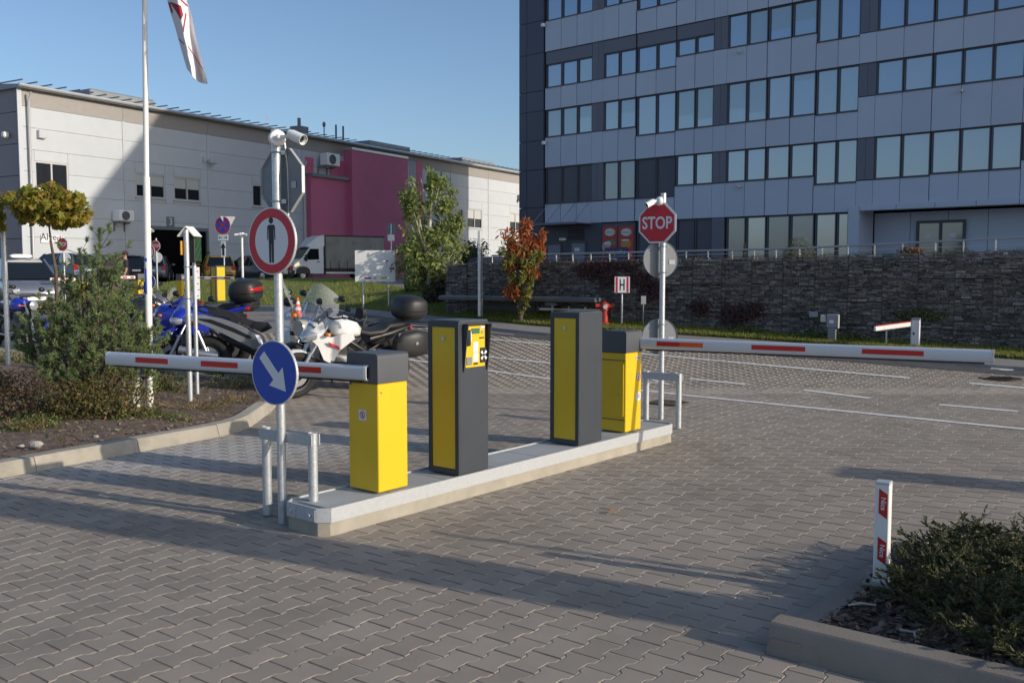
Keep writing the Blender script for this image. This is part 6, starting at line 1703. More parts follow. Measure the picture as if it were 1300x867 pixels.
mb = MB(); mb.loft([[(1.02, -.95, 2.16), (1.02, .95, 2.16), (1.02, .95, 2.85), (1.02, -.95, 2.85)], [(1.5, -.92, 2.18), (1.5, .92, 2.18), (1.5, .88, 2.70), (1.5, -.88, 2.70)], [(2.10, -.70, 2.10), (2.10, .70, 2.10), (2.10, .62, 2.15), (2.10, -.62, 2.15)]]); mb.build("roof_deflector", m_white, lor)
mb = MB(); mb.box((-1.05, 0, 1.78), (4.0, 2.08, 2.0), bev=.02); tarp = mb.build("tarpaulin_body", m_tarp, lor)
mb = MB(); mb.box((-1.05, 0, 2.80), (4.04, 2.12, .08), bev=.02); mb.build("roof_edge", m_black, lor)
for k in range(7):
    x = -2.75 + k * .57
    for s in (-1, 1): mb = MB(); mb.box((x, s * 1.045, 1.05), (.035, .02, .46)); mb.box((x, s * 1.05, .80), (.07, .03, .06)); mb.build("strap", m_black, tarp)
mb = MB(); mb.box((-1.05, 0, .72), (4.05, 2.0, .16)); mb.box((-.6, 0, .52), (4.4, .8, .22)); mb.build("chassis", m_black, lor)
for s in (-1, 1): mb = MB(); mb.box((-.2, s * .95, .50), (2.3, .05, .12)); mb.build("side_guard", m_signrim, lor)
# ================================================================== people
def person(label, p, heading, hgt, top, legs, hair, yellow=False):
    o = thing("person", label, "person", p, R(heading))
    s = hgt / 1.76
    V_ = [(0, 0, .92), (0, 0, 1.10), (0, 0, 1.32), (0, 0, 1.47), (0, .01, 1.54), (0, .015, 1.62), (0, .01, 1.72),
          (.17, 0, 1.42), (.23, .0, 1.16), (.22, .08, .94), (.21, .10, .84), (-.17, 0, 1.42), (-.23, .0, 1.16), (-.21, .08, .94), (-.20, .1, .84),
          (.09, 0, .88), (.10, .01, .50), (.10, -.02, .09), (.10, .09, .04), (-.09, 0, .88), (-.10, .03, .50), (-.10, .0, .09), (-.10, .11, .04)]
    E_ = [(0, 1), (1, 2), (2, 3), (3, 4), (4, 5), (5, 6), (3, 7), (7, 8), (8, 9), (9, 10), (3, 11), (11, 12), (12, 13), (13, 14), (0, 15), (15, 16), (16, 17), (17, 18), (0, 19), (19, 20), (20, 21), (21, 22)]
    rad = [(.15, .11), (.145, .10), (.17, .11), (.11, .085), (.055, .055), (.085, .095), (.06, .07), (.065, .065), (.045, .045), (.035, .035), (.03, .04), (.065, .065), (.045, .045), (.035, .035), (.03, .04), (.085, .085), (.06, .06), (.042, .042), (.035, .03), (.085, .085), (.06, .06), (.042, .042), (.035, .03)]
    me = bpy.data.meshes.new("body"); me.from_pydata([tuple(c * s for c in v) for v in V_], E_, [])
    ob = bpy.data.objects.new("body_base", me); C.objects.link(ob)
    md = ob.modifiers.new("skin", 'SKIN'); sv = me.skin_vertices[0].data
    for k, r in enumerate(rad): sv[k].radius = (r[0] * s, r[1] * s)
    sv[0].use_root = True
    ob.modifiers.new("sub", 'SUBSURF').levels = 2; ob.modifiers["sub"].render_levels = 2
    dg = bpy.context.evaluated_depsgraph_get(); ev = bpy.data.meshes.new_from_object(ob.evaluated_get(dg)); bpy.data.objects.remove(ob)
    skin = mat("skin", (.42, .24, .17), .6)
    for m in (skin, top, legs, m_black): ev.materials.append(m)
    for pl in ev.polygons:
        z = pl.center.z / s; x = abs(pl.center.x) / s
        pl.material_index = 3 if z < .11 else 2 if z < .95 and x < .19 else 1 if z < 1.49 and (x < .2 or z > 1.2) else 0
        pl.use_smooth = True
    b = bpy.data.objects.new("body", ev); C.objects.link(b); b.parent = o
    mb = MB(); mb.ball((0, -.012 * s, 1.70 * s), (.098 * s, .108 * s, .10 * s), n=14, m=10); mb.build("hair", hair, o, 80)
    mb = MB()
    for q in (-1, 1): mb.ball((q * .033 * s, .098 * s, 1.645 * s), .011 * s, n=8, m=6)
    mb.build("eyes", m_black, o); mb = MB(); mb.ball((0, .105 * s, 1.615 * s), (.014 * s, .02 * s, .022 * s), n=8, m=6); 
    for q in (-1, 1): mb.ball((q * .088 * s, .0, 1.63 * s), (.014 * s, .022 * s, .03 * s), n=8, m=6)
    mb.build("nose_and_ears", skin, o, 60)
    mb = MB(); mb.ball((0, .093 * s, 1.575 * s), (.026 * s, .012 * s, .008 * s), n=8, m=6); mb.build("mouth", mat("lips", (.30, .11, .09), .5), o)
    for q in (-1, 1):
        hm = MB(); bx_, by_, bz_ = q * .205 * s, .11 * s, .80 * s
        for f in range(4): hm.path([(bx_ + q * .004, by_ + (f - 1.5) * .019 * s, bz_), (bx_ - q * .006, by_ + (f - 1.5) * .020 * s, bz_ - .045 * s), (bx_ - q * .02 * s, by_ + (f - 1.5) * .019 * s, bz_ - (.075 if f in (1, 2) else .065) * s)], [.009 * s, .008 * s, .006 * s], n=6)
        hm.path([(bx_ - q * .01, by_ + .025 * s, bz_ + .03 * s), (bx_ - q * .03 * s, by_ + .045 * s, bz_ - .02 * s)], [.010 * s, .007 * s], n=6); hm.build("fingers", skin, o, 60)
    return o
m_tee = mat("black_tshirt", (.02, .02, .022), .8); m_jean = mat("dark_jeans", (.03, .04, .07), .8); m_hair = mat("dark_hair", (.03, .02, .015), .7); m_hair2 = mat("brown_hair", (.10, .05, .03), .7)
p = at(159.5, 350, 33.0); p.z = zg(p.x, p.y); person("man in a black t-shirt standing behind the pine at the far lane", p, 120, 1.76, m_tee, m_jean, m_hair)
p = at(265, 350, 57.5); p.z = zg(p.x, p.y); person("dark-haired person standing behind the mustard yellow car", p, 200, 1.75, m_tee, m_jean, m_hair2)
# ================================================================== the second gate lane
def far_cab(px, Y, pw, label, col_m, name="barrier", hgt=.95, hz=None):
    p = at(px, 380, Y); p = Vector((p.x, p.y, zg(p.x, p.y) + .12)); o = thing(name, label, "barrier" if name == "barrier" else "cabinet", p, CANG)
    return o
f1 = far_cab(231, 30.5, 0, "small far yellow barrier beyond the blue motorcycle, red and white arm reaching right", 0)
barrier_cabinet(f1)
a = Vector(f1.location) + Vector((.05, -.1, .84)); b = at(297.5, 359.5, 30.0); b.z = a.z
def red_arm(par, a, b, n, m1=m_white, m2=m_red):
    a, b = Vector(a), Vector(b); T = world_of(par).inverted() @ frame(a, b - a, Vector((0, 0, 1))); L = (b - a).length
    mb = MB(); mb.box((L / 2, 0, 0), (L, .095, .05), T=T, bev=.015); o = mb.build("boom", m1, par)
    for k in range(n): mb = MB(); mb.box((L * (k + .5) / n, 0, 0), (L / n * .52, .055, .056), T=T); mb.build("reflector", m2, o)
    return o
red_arm(f1, a, b, 4)
f2 = far_cab(275, 31.5, 0, "far dark column with bright yellow face standing in front of the lawn", 0, "plain_column"); column(f2, .36, .31, 1.2)
f2.rotation_euler.z = CANG
# its bright face is the lit long side
mb = MB(); mb.box((.18, -.006, .6), (.30, .012, 1.12)); mb.build("side_panel", m_yellow, f2)
f3 = far_cab(101, 29.5, 0, "far yellow barrier behind the pine with its arm reaching left past the maple trunk", 0); barrier_cabinet(f3)
a = Vector(f3.location) + Vector((-.05, -.1, .84)); b = at(63, 351.5, 29.0); b.z = a.z; red_arm(f3, a, b, 3)
f4 = far_cab(176, 31.0, 0, "far yellow and black striped barrier base behind the flagpole, arm reaching left over the pine", 0); barrier_cabinet(f4)
a = Vector(f4.location) + Vector((-.05, -.1, .84)); b = at(146, 356, 30.5); b.z = a.z; red_arm(f4, a, b, 3)
sbx = at(200, 390, 25.5); sb_ = thing("striped_block", "yellow block with black diagonal stripes low behind the flagpole", "barrier block", (sbx.x, sbx.y, zg(sbx.x, sbx.y)), R(-10))
mb = MB(); mb.box((0, 0, .27), (.46, .3, .54), bev=.02); s0_ = mb.build("block", m_yellow, sb_)
for k in range(3): mb = MB(); T = Matrix.Translation((0, -.152, .27)) @ Matrix.Rotation(math.pi / 2, 4, 'X'); x = -.3 + k * .2; mb.prism([(x, -.25), (x + .09, -.25), (x + .29, .25), (x + .20, .25)], T, 0, .002); mb.build("stripe", m_black, s0_)
def far_post(name, label, px, pyt, Y, r=.03, cat="sign post"):
    p = at(px, 370, Y); p = Vector((p.x, p.y, zg(p.x, p.y))); h = at(px, pyt, Y).z - p.z
    return post(name, label, p, h, r, cat=cat), p
def rel(par, py, Y): return at(650, py, Y).z - par.location.z
o, p = far_post("stop_sign", "small far stop sign with a round plate below it, left of the pine", 82.5, 300, 31.5)
stop_sign(o, rel(o, 310.5, 31.5), .235, 20, .05); T = Matrix.Translation((0, 0, rel(o, 329, 31.5))) @ facing(10) @ Matrix.Translation((0, 0, -.05)); mb = MB(); mb.prism(circ(.215, 28), T, -.01, .01); mb.build("round_plate_back", m_signwhite, o); camera_unit(o, rel(o, 301, 31.5), 200, (0, 0, 0), 200, 0)
o, p = far_post("stop_sign", "tiny far stop sign just right of the flagpole before the dark gateway", 200, 303, 38)
stop_sign(o, rel(o, 312.5, 38), .235, 20, .05); T = Matrix.Translation((0, 0, rel(o, 327, 38))) @ facing(10) @ Matrix.Translation((0, 0, -.05)); mb = MB(); mb.prism(circ(.21, 28), T, -.01, .01); mb.build("round_plate_back", m_signwhite, o)
o, p = far_post("round_sign", "far round white sign with red rim and black figure peeping out from behind the flagpole", 192.5, 291, 29.5)
so, T = round_sign(o, rel(o, 320, 29.5), .22, 25, .05, 'zero'); mb = MB(); mb.prism(P2, T, .0008, .0018, (0, 1)); mb.build("pictogram", m_blackprint, so); so, T = round_sign(o, rel(o, 357.5, 29.5), .21, 25, .05, 'arrow'); mb = MB(); mb.prism(arrow2d(.31, .065, .13, .18, R(-46)), T, .0008, .0018, (0, 1)); mb.build("arrow", m_signwhite, so)
camera_unit(o, rel(o, 293, 29.5), -50, (0, 0, 0), -20, -.1)
o, p = far_post("round_sign", "far white post with blue arrow sign and camera, left of the person sign", 308.5, 299, 29.0, .035)
so, T = round_sign(o, rel(o, 359, 29), .165, 25, .05, 'arrow'); mb = MB(); mb.prism(arrow2d(.25, .05, .10, .14, R(-46)), T, .0008, .0018, (0, 1)); mb.build("arrow", m_signwhite, so); o.children[0].data.materials[0] = m_white
camera_unit(o, rel(o, 298, 29), -40, (0, 0, 0), -15, -.1); camera_unit(o, rel(o, 298, 29), 200, (0, 0, 0), 190, -.1)
o, p = far_post("no_stopping_sign", "blue and red no stopping sign above two white arrow plates by the far lawn", 285.5, 275, 42, .03)
so, T = round_sign(o, rel(o, 286.5, 42), .40, 18, .06, 'nostop')
T = Matrix.Translation((.24, 0, rel(o, 283, 42))) @ facing(-40) @ Matrix.Translation((0, 0, -.1)); mb = MB(); mb.prism([(-.36, .28), (.36, .28), (0, -.34)], T, -.01, .01); mb.build("triangle_plate_back", m_signback, o)
def plate(par, z, w, h, deg, arrows, ox=0.0):
    T = Matrix.Translation((0, 0, z)) @ facing(deg) @ Matrix.Translation((ox, 0, .05)); mb = MB(); mb.box((0, 0, 0), (w, h, .02), T=T); pl_ = mb.build("plate", m_signwhite, par); mb = MB()
    for (x, y, L_, an) in arrows: mb.prism([(px_ + x, py_ + y) for px_, py_ in arrow2d(L_, L_ * .18, L_ * .4, L_ * .5, an)], T, .0105, .013)
    mb.build("arrows", m_blackprint, pl_); return T, pl_
plate(o, rel(o, 301.8, 42), .50, .25, 15, [(-.14, 0, .18, math.pi), (.14, 0, .18, 0)]); plate(o, rel(o, 316.5, 42), .22, .70, 15, [(0, 0, .55, math.pi / 2)])
# display post with an arrow-shaped roof
dp = gp(241.5, 505, .12); dpo = thing("display_post", "twin grey posts carrying a dark display box under a white arrow-shaped roof", "display sign", (dp.x, dp.y, .10))
dz = lambda py: at(650, py, dp.y).z - .10
p2 = gp(250.5, 497, .12); d2 = Vector((p2.x - dp.x, p2.y - dp.y, 0))
mb = MB(); mb.tube((0, 0, -.05), (0, 0, dz(292)), .033, n=16); mb.build("pole", m_galv, dpo, 40); mb = MB(); mb.tube((d2.x, d2.y, -.05), (d2.x, d2.y, dz(292)), .027, n=16); mb.build("pole", m_galv, dpo, 40)
dd = d2.normalized(); nr = Vector((dd.y, -dd.x, 0)); 
Td = frame((d2.x * .6, d2.y * .6, 0), (nr.y * -1, nr.x, 0), (0, 0, 1))
Tq = Matrix.Translation((d2.x * .55, d2.y * .55, 0)) @ Matrix.Rotation(R(2), 4, 'Z')
mb = MB(); mb.box((.03, .10, (dz(296) + dz(333)) / 2), (.075, .30, dz(296) - dz(333)), T=Tq, bev=.006); db = mb.build("display_box", m_black, dpo)
m_led = mat("led_green", (.05, .16, .07), .4, emit=(.10, .42, .16, .04))
mb = MB()
for r_ in range(13):
    for c_ in range(8):
        if (r_ * 7 + c_ * 3) % 5 < 4: mb.box((.070, -.02 + c_ * .032, dz(329.5) + r_ * (dz(300) - dz(329.5)) / 12), (.005, .017, .013), T=Tq)
mb.build("led_matrix", m_led, db)
for sgn_ in (-1, 1):
    mb = MB(); T = Matrix.Translation((d2.x * .45, d2.y * .45, dz(287))) @ Matrix.Rotation(R(-8), 4, 'Z') @ Matrix.Rotation(sgn_ * R(47), 4, 'Y'); mb.box((sgn_ * .08, 0, 0), (.17, .22, .012), T=T); mb.build("roof_plate", m_white, dpo)
mb = MB(); mb.box((-.055, .0, dz(315)), (.02, .09, dz(306) - dz(324)), bev=.004); mb.build("amber_lamp", mat("amber_panel", (.62, .30, .02), .4), dpo)
mb = MB(); mb.box((.055, .05, (dz(339) + dz(381)) / 2), (.02, .20, dz(339) - dz(381)), T=Tq, bev=.003); lp_ = mb.build("info_plate", m_signwhite, dpo)
for k in range(5): mb = MB(); mb.box((.0662, .05 + .04 * (k % 2), dz(377) + k * (dz(343) - dz(377)) / 4.2), (.002, .07, .010), T=Tq); mb.build("printed_mark", m_blackprint, lp_)
for py in (339, 379): clamp(dpo, dz(py), .033)
# grey pole at the left edge, flagpole, white cabinet
gpole = gp(11, 466, .1); o = thing("pole", "plain grey pole at the left edge rising into the maple crown", "pole", (gpole.x, gpole.y, .08))
mb = MB(); mb.tube((0, 0, -.05), (0, 0, at(5, 268, gpole.y).z - .08), .042, n=16); mb.build("shaft", m_galv, o, 40)
fp = gp(190.5, 517, .11); fpo = thing("flagpole", "tall white flagpole standing in the bed beside the pine", "flagpole", (fp.x, fp.y, .08))
ftop = at(181, -260, fp.y); fx_, fz_ = ftop.x - fp.x, ftop.z - .08
q1 = at(185.8, 225, fp.y)
mb = MB(); mb.path([(0, 0, -.05), (q1.x - fp.x, 0, q1.z - .08)], [.042, .039], n=18); sh = mb.build("lower_shaft", m_white, fpo, 40)
mb = MB(); mb.path([(q1.x - fp.x, 0, q1.z - .09), (fx_, 0, fz_)], [.031, .026], n=18); mb.ball((fx_, 0, fz_ + .03), .045); mb.build("upper_shaft", m_white, fpo, 40)
mb = MB(); zz = at(187, 372, fp.y).z - .08; mb.tube((.008, 0, zz), (.008, 0, zz + .13), .0415, n=18); mb.build("blue_sticker", m_signblue, fpo)
mb = MB(); zz = at(187, 330, fp.y).z - .08; mb.box((.012, -.040, zz), (.03, .004, .04)); mb.box((.01, -.040, zz - .25), (.018, .004, .3)); mb.build("lettering_strip", m_signblue, fpo)
mb = MB(); mb.box((0, 0, .02), (.18, .18, .02)); mb.build("foot_plate", m_steel, fpo)
# flag: a hanging cloth falling in folds from a short arm, upper end out of the picture
m_cloth = mat("flag_cloth", (.74, .72, .74), .8, var=.03); m_fred = mat("flag_red", (.33, .02, .04), .8)
Yf = fp.y - .15
left = [(186, -190), (196, -90), (212, 0), (216, 16), (222, 34), (229, 60), (237, 87)]; right = [(205, -200), (222, -100), (237, 0), (244, 22), (248, 46), (256, 76), (264, 107)]
def interp(P, t):
    x = t * (len(P) - 1); i = min(int(x), len(P) - 2); f = x - i; return P[i][0] + (P[i + 1][0] - P[i][0]) * f, P[i][1] + (P[i + 1][1] - P[i][1]) * f
def flagpt(t, s, off=0.0):
    a, b = interp(left, t), interp(right, t); x, y = a[0] + (b[0] - a[0]) * s, a[1] + (b[1] - a[1]) * s + (6 * math.sin(s * math.pi) if t > .97 else 0)
    return at(x, y, Yf + .10 * math.sin(s * 7 + t * 3) * (.3 + t) - .05 * s - off)
flag = thing("flag", "white flag with dark red emblem hanging in folds from the flagpole", "flag", fp)
mb = MB(); mb.grid(lambda u, v: flagpt(u, v), 40, 14); ck = mb; ck.wbuild("cloth", m_cloth, flag, 60)
mb = MB(); mb.grid(lambda u, v: flagpt(u, v, -.004), 40, 14)
def decal(uv, n=10):
    """patch given by four (t, s) corners"""
    m = MB(); m.grid(lambda a, b: flagpt(*[ (uv[0][k] * (1 - a) + uv[1][k] * a) * (1 - b) + (uv[3][k] * (1 - a) + uv[2][k] * a) * b for k in (0, 1)], .012), n, 6); return m
decal([(.36, .10), (.56, .42), (.50, .60), (.40, .62)]).wbuild("emblem", m_fred, flag, 60)
decal([(.37, .02), (.50, .05), (.50, .13), (.37, .10)]).wbuild("emblem", m_fred, flag, 60)
for q in ([(.47, .74), (.68, .38), (.685, .42), (.475, .78)], [(.30, .55), (.40, .92), (.395, .98), (.295, .60)], [(.76, .02), (.78, .22), (.795, .22), (.775, .02)], [(.78, .45), (.90, .92), (.915, .92), (.795, .45)]): decal(q).wbuild("stripe", m_fred, flag, 60)
mb = MB(); a = Vector((fx_, 0, at(186, -188, fp.y).z - .08)); mb.tube(a, a + Vector((.25, -.12, .0)), .012, n=8); mb.build("flag_arm", m_steel, fpo)
wb_ = gp(176, 516, .11); o = thing("utility_cabinet", "small white utility cabinet half hidden by the bush beside the flagpole", "cabinet", (wb_.x, wb_.y, .06), R(20))
mb = MB(); mb.box((0, 0, .19), (.15, .12, .42), bev=.006); mb.build("body", m_white, o); mb = MB(); mb.box((0, 0, .405), (.165, .135, .02), bev=.004); mb.build("lid", m_white, o); mb = MB(); mb.box((0, -.062, .2), (.125, .006, .34)); mb.build("door", m_white, o)

# ================================================================== things on the lawn and by the wall
def ground_at(px, py, dz=0.0):
    p = tp(px, py); return Vector((p.x, p.y, p.z + dz))
bp2 = at(460, 391, 27.2); bp2.z = zg(bp2.x, bp2.y) + .1; o = thing("information_board", "white notice board on two thin posts before the birch", "notice board", bp2 + Vector((0, 0, 0)), 0)
bx0, bx1 = at(452, 320, bp2.y), at(502, 320, bp2.y); zt0, zt1 = at(476, 318, bp2.y).z, at(476, 357.5, bp2.y).z
lx = lambda px: at(px, 350, bp2.y).x - bp2.x; lz = lambda py: at(476, py, bp2.y).z - bp2.z
mb = MB(); mb.box(((lx(451) + lx(502)) / 2, 0, (lz(318) + lz(357.8)) / 2), (lx(502) - lx(451), .04, lz(318) - lz(357.8))); bd = mb.build("board", m_white, o)
for px in (460.5, 493): mb = MB(); mb.tube((lx(px), .045, -.6), (lx(px), .045, lz(319)), .025, n=10); mb.build("post", m_galv, o, 40)
for px, py, w, h, m in ((467, 353, 9, 2.4, "p1"), (476, 353, 4, 2.2, "p2"), (487.5, 353, 8, 2.4, "p3"), (497.5, 341, 6, 2.6, "p1"), (491.5, 331.5, 3, 2, "p1"), (491, 336, .8, 6, "p4")):
    mm = {"p1": ("print_magenta", (.45, .06, .16)), "p2": ("print_green", (.40, .45, .08)), "p3": ("print_yellow", (.62, .42, .02)), "p4": ("print_grey", (.4, .4, .42))}[m]
    mb = MB(); mb.box((lx(px), -.0215, lz(py)), (w * bp2.y / F, .003, h * bp2.y / F)); mb.build("printed_mark", mat(*mm, .5), bd)
lpst = before_wall(608.5, .8); o = thing("lamp_post", "slim grey square post on the lawn between the birch and the red-leaved tree", "post", lpst)
mb = MB(); h = at(608, 293, lpst.y).z - lpst.z; mb.box((0, 0, h / 2), (.065, .065, h), bev=.006); mb.build("column", m_signrim, o); mb = MB(); h2 = at(611, 313, lpst.y).z - lpst.z; mb.box((.065, .02, h2 / 2), (.04, .05, h2)); mb.build("side_column", m_signback, o)
sbk = at(497, 350, 50); sbk.z = zg(sbk.x, sbk.y); o = thing("round_sign", "round traffic sign seen from behind above the notice board", "traffic sign", sbk)
mb = MB(); mb.tube((0, 0, 0), (0, 0, at(497, 284, 50).z - sbk.z), .035, n=10); mb.build("pole", m_galv, o, 40); T = Matrix.Translation((0, 0, at(497, 291, 50).z - sbk.z)) @ facing(25); mb = MB(); mb.prism(circ(.30, 24), T, -.05, -.03); mb.build("round_plate_back", m_signback, o); mb = MB(); mb.box((0, -.03, at(497, 302, 50).z - sbk.z), (.36, .02, .32)); mb.build("plate", m_signwhite, o)
# hydrant and its sign
hy = before_wall(767.5, .5); o = thing("fire_hydrant", "red pillar fire hydrant on the grass before the stone wall", "hydrant", hy)
sH = at(767, 383, hy.y).z - hy.z
m_hyd = mat("hydrant_red", (.42, .035, .025), .45, coat=.2)
mb = MB(); mb.lathe([(.0, 0), (.13, 0), (.13, .03), (.085, .05), (.085, sH * .60), (.105, sH * .62), (.105, sH * .68), (.095, sH * .70), (.105, sH * .80), (.10, sH * .90), (.05, sH * .97), (.035, sH), (.0, sH)], n=20); bdy = mb.build("body", m_hyd, o, 40)
for s in (-1, 1): mb = MB(); mb.tube((s * .08, 0, sH * .80), (s * .19, 0, sH * .80), .058, n=14); mb.tube((s * .19, 0, sH * .80), (s * .205, 0, sH * .80), .066, n=14); mb.build("outlet", m_hyd, o, 40)
mb = MB(); mb.tube((0, -.08, sH * .78), (0, -.17, sH * .78), .05, n=14); mb.build("outlet", m_signrim, o, 40)
hs = before_wall(789.5, .45); o = thing("hydrant_sign", "white H sign with red side bars on a thin post beside the hydrant", "sign", hs)
hz_ = lambda py: at(789, py, hs.y).z - hs.z; hxx = 19.0 * hs.y / F
mb = MB(); mb.tube((0, .02, -.05), (0, .02, hz_(362)), .022, n=10); mb.build("pole", m_galv, o, 40)
cz = (hz_(350.5) + hz_(372.5)) / 2; hh = hz_(350.5) - hz_(372.5); T = Matrix.Translation((0, -.01, cz)) @ facing(3)
mb = MB(); mb.box((0, 0, 0), (hxx, hh, .03), T=T); pl_ = mb.build("plate", m_signwhite, o)
mb = MB(); mb.use(0)
for s in (-1, 1): mb.box((s * hxx * .36, 0, .017), (hxx * .13, hh * .88, .004), T=T)
mb.use(1)
for s in (-1, 1): mb.box((s * hxx * .125, 0, .017), (hxx * .07, hh * .66, .004), T=T)
mb.box((0, 0, .017), (hxx * .2, hh * .09, .004), T=T)
for s in (-1, 1): mb.box((0, s * hh * .48, .016), (hxx, hh * .04, .003), T=T); 
mb.build("print", [m_signred, m_blackprint], pl_)
ss = before_wall(816.5, .4); o = thing("plate_sign", "tiny grey plate on a thin stake between the H sign and the stop sign post", "sign", ss); h = at(816, 376, ss.y).z - ss.z
mb = MB(); mb.tube((0, 0, -.05), (0, 0, h), .014, n=8); mb.build("stake", m_signback, o); mb = MB(); mb.box((0, -.02, h - .09), (.11, .015, .19), bev=.004); mb.build("plate", mat("plate_grey", (.30, .31, .34), .5), o)
# meter cabinet, small barrier
mc = before_wall(1057, .5); o = thing("utility_pedestal", "grey utility pedestal with a pale side box before the stone wall", "cabinet", mc, R(-25)); h = at(1057, 399, mc.y).z - mc.z
mb = MB(); mb.box((0, 0, h * .28), (.16, .15, h * .56), bev=.01); mb.build("foot", m_signback, o); mb = MB(); mb.box((0, 0, h * .76), (.21, .17, h * .48), bev=.012); bb = mb.build("box", mat("box_grey", (.24, .25, .28), .5), o)
mb = MB(); mb.box((-.01, -.088, h * .74), (.08, .004, .06)); mb.build("label", m_signwhite, bb); mb = MB(); mb.box((-.17, 0, h * .84), (.11, .12, h * .26), bev=.012); mb.build("side_box", mat("box_cream", (.50, .50, .44), .5), o); mb = MB(); mb.box((.115, -.02, h * .74), (.03, .14, h * .5), bev=.008); mb.build("side_cover", mat("box_cream", (.50, .50, .44), .5), o)
s_, z_ = on_wall(1033.5, 399); wpt = wstart + WD * s_ + WNn * .06; o = thing("wall_plate", "small grey plate fixed to the stone wall left of the pedestal", "plate", (wpt.x, wpt.y, z_), math.atan2(WD.y, WD.x)); mb = MB(); mb.box((0, 0, 0), (.17, .02, .115), bev=.004); mb.build("plate", MATS["plate_grey"], o)
sbr = before_wall(1163, .45); o = thing("barrier", "small grey barrier pillar with short red and white arm in front of the stone wall", "barrier", sbr, R(-25)); h = at(1163, 404.5, sbr.y).z - sbr.z
mb = MB(); mb.box((0, 0, h / 2), (.165, .15, h), bev=.02); bb = mb.build("pillar", m_alu, o); mb = MB(); mb.box((0, 0, h - .01), (.17, .155, .05), bev=.015); mb.build("cap", m_signback, o); mb = MB(); mb.box((-.03, -.077, h * .48), (.03, .006, .05)); mb.build("slot", m_black, bb)
a = at(1156, 411.5, sbr.y); b = at(1110, 417.5, sbr.y - .3); red_arm(o, a, b, 1, m_white, m_white).name = "arm"
Tm = world_of(o).inverted() @ frame(a, b - a, Vector((0, 0, 1))); mb = MB(); L_ = (b - a).length; mb.box((L_ / 2, .05, 0), (L_ * .96, .014, .056), T=Tm); mb.build("red_strip", m_red, o)
stk = before_wall(1126, .5); o2 = thing("arm_support", "thin stake under the short barrier arm before the stone wall", "post", stk); mb = MB(); mb.tube((0, 0, -.02), (0, 0, at(1126, 420, stk.y).z - stk.z), .016, n=8); mb.build("stake", m_galv, o2)
# traffic cone seen through the windscreen
cp = ground_at(378, 401); o = thing("traffic_cone", "orange traffic cone with white bands seen through the clear windscreen", "traffic cone", cp)
m_cone = mat("cone_orange", (.70, .10, .03), .5); ch_ = .52
mb = MB(); mb.box((0, 0, .02), (.34, .34, .04), bev=.01); mb.build("base", m_cone, o)
mb = MB(); mb.lathe([(.13, .04), (.03, ch_), (.0, ch_)], n=20); cb = mb.build("cone", m_cone, o, 40)
for z0, z1 in ((.16, .25), (.33, .41)): r0, r1 = .13 - .1 * (z0 - .04) / (ch_ - .04), .13 - .1 * (z1 - .04) / (ch_ - .04); mb = MB(); mb.lathe([(r0 + .002, z0), (r1 + .002, z1)], n=20); mb.build("band", m_signwhite, cb, 40)
# casters added out of sight: a broad pylon, a slim pole and a box
sd_ = Vector((sun_vec.x, sun_vec.y, 0)).normalized()
# ================================================================== vegetation
def unit(n):
    v = RNG.normal(size=(n, 3)); return v / np.linalg.norm(v, axis=1)[:, None]
def leaf_mesh(P, N_, size, shape="oval", fold=.25):
    """one small folded leaf per point; P (n,3), N_ (n,3) leaf normals, size (n,)"""
    n = len(P)
    a = unit(n); X = np.cross(N_, a); X /= np.linalg.norm(X, axis=1)[:, None] + 1e-9; Y = np.cross(N_, X)
    if shape == "oval": base = [(-.5, 0, 0), (-.15, .28, fold * .25), (.3, .2, fold * .2), (.55, 0, 0), (.3, -.2, fold * .2), (-.15, -.28, fold * .25)]; tri = [(0, 1, 2, 3), (0, 3, 4, 5)]
    elif shape == "narrow": base = [(-.5, 0, 0), (-.1, .15, .05), (.3, .11, .05), (.6, 0, 0), (.3, -.11, .05), (-.1, -.15, .05)]; tri = [(0, 1, 2, 3), (0, 3, 4, 5)]
    else: # maple
        base = [(-.45, 0, 0), (-.42, .30, .06), (-.10, .26, .06), (.02, .55, .02), (.18, .24, .05), (.58, 0, -.05), (.18, -.24, .05), (.02, -.55, .02), (-.10, -.26, .06), (-.42, -.30, .06)]
        tri = [(0, 1, 2, 5), (2, 3, 4, 5), (0, 5, 8, 9), (5, 6, 7, 8)]
    b = np.array(base); k = len(b)
    v = P[:, None, :] + size[:, None, None] * (b[None, :, 0:1] * X[:, None, :] + b[None, :, 1:2] * Y[:, None, :] + b[None, :, 2:3] * N_[:, None, :])
    f = (np.array(tri)[None] + (np.arange(n) * k)[:, None, None]).reshape(-1, 4)
    return v.reshape(-1, 3), f
def branchy(mb, base, tip, r0, r1, n, wob=.05):
    base, tip = Vector(base), Vector(tip); pts = []; rs = []
    for i in range(n + 1):
        t = i / n; p = base.lerp(tip, t); w = wob * math.sin(t * math.pi)
        pts.append(p + Vector((rr.uniform(-w, w), rr.uniform(-w, w), 0))); rs.append(r0 + (r1 - r0) * t)
    mb.path(pts, rs, n=8); return pts
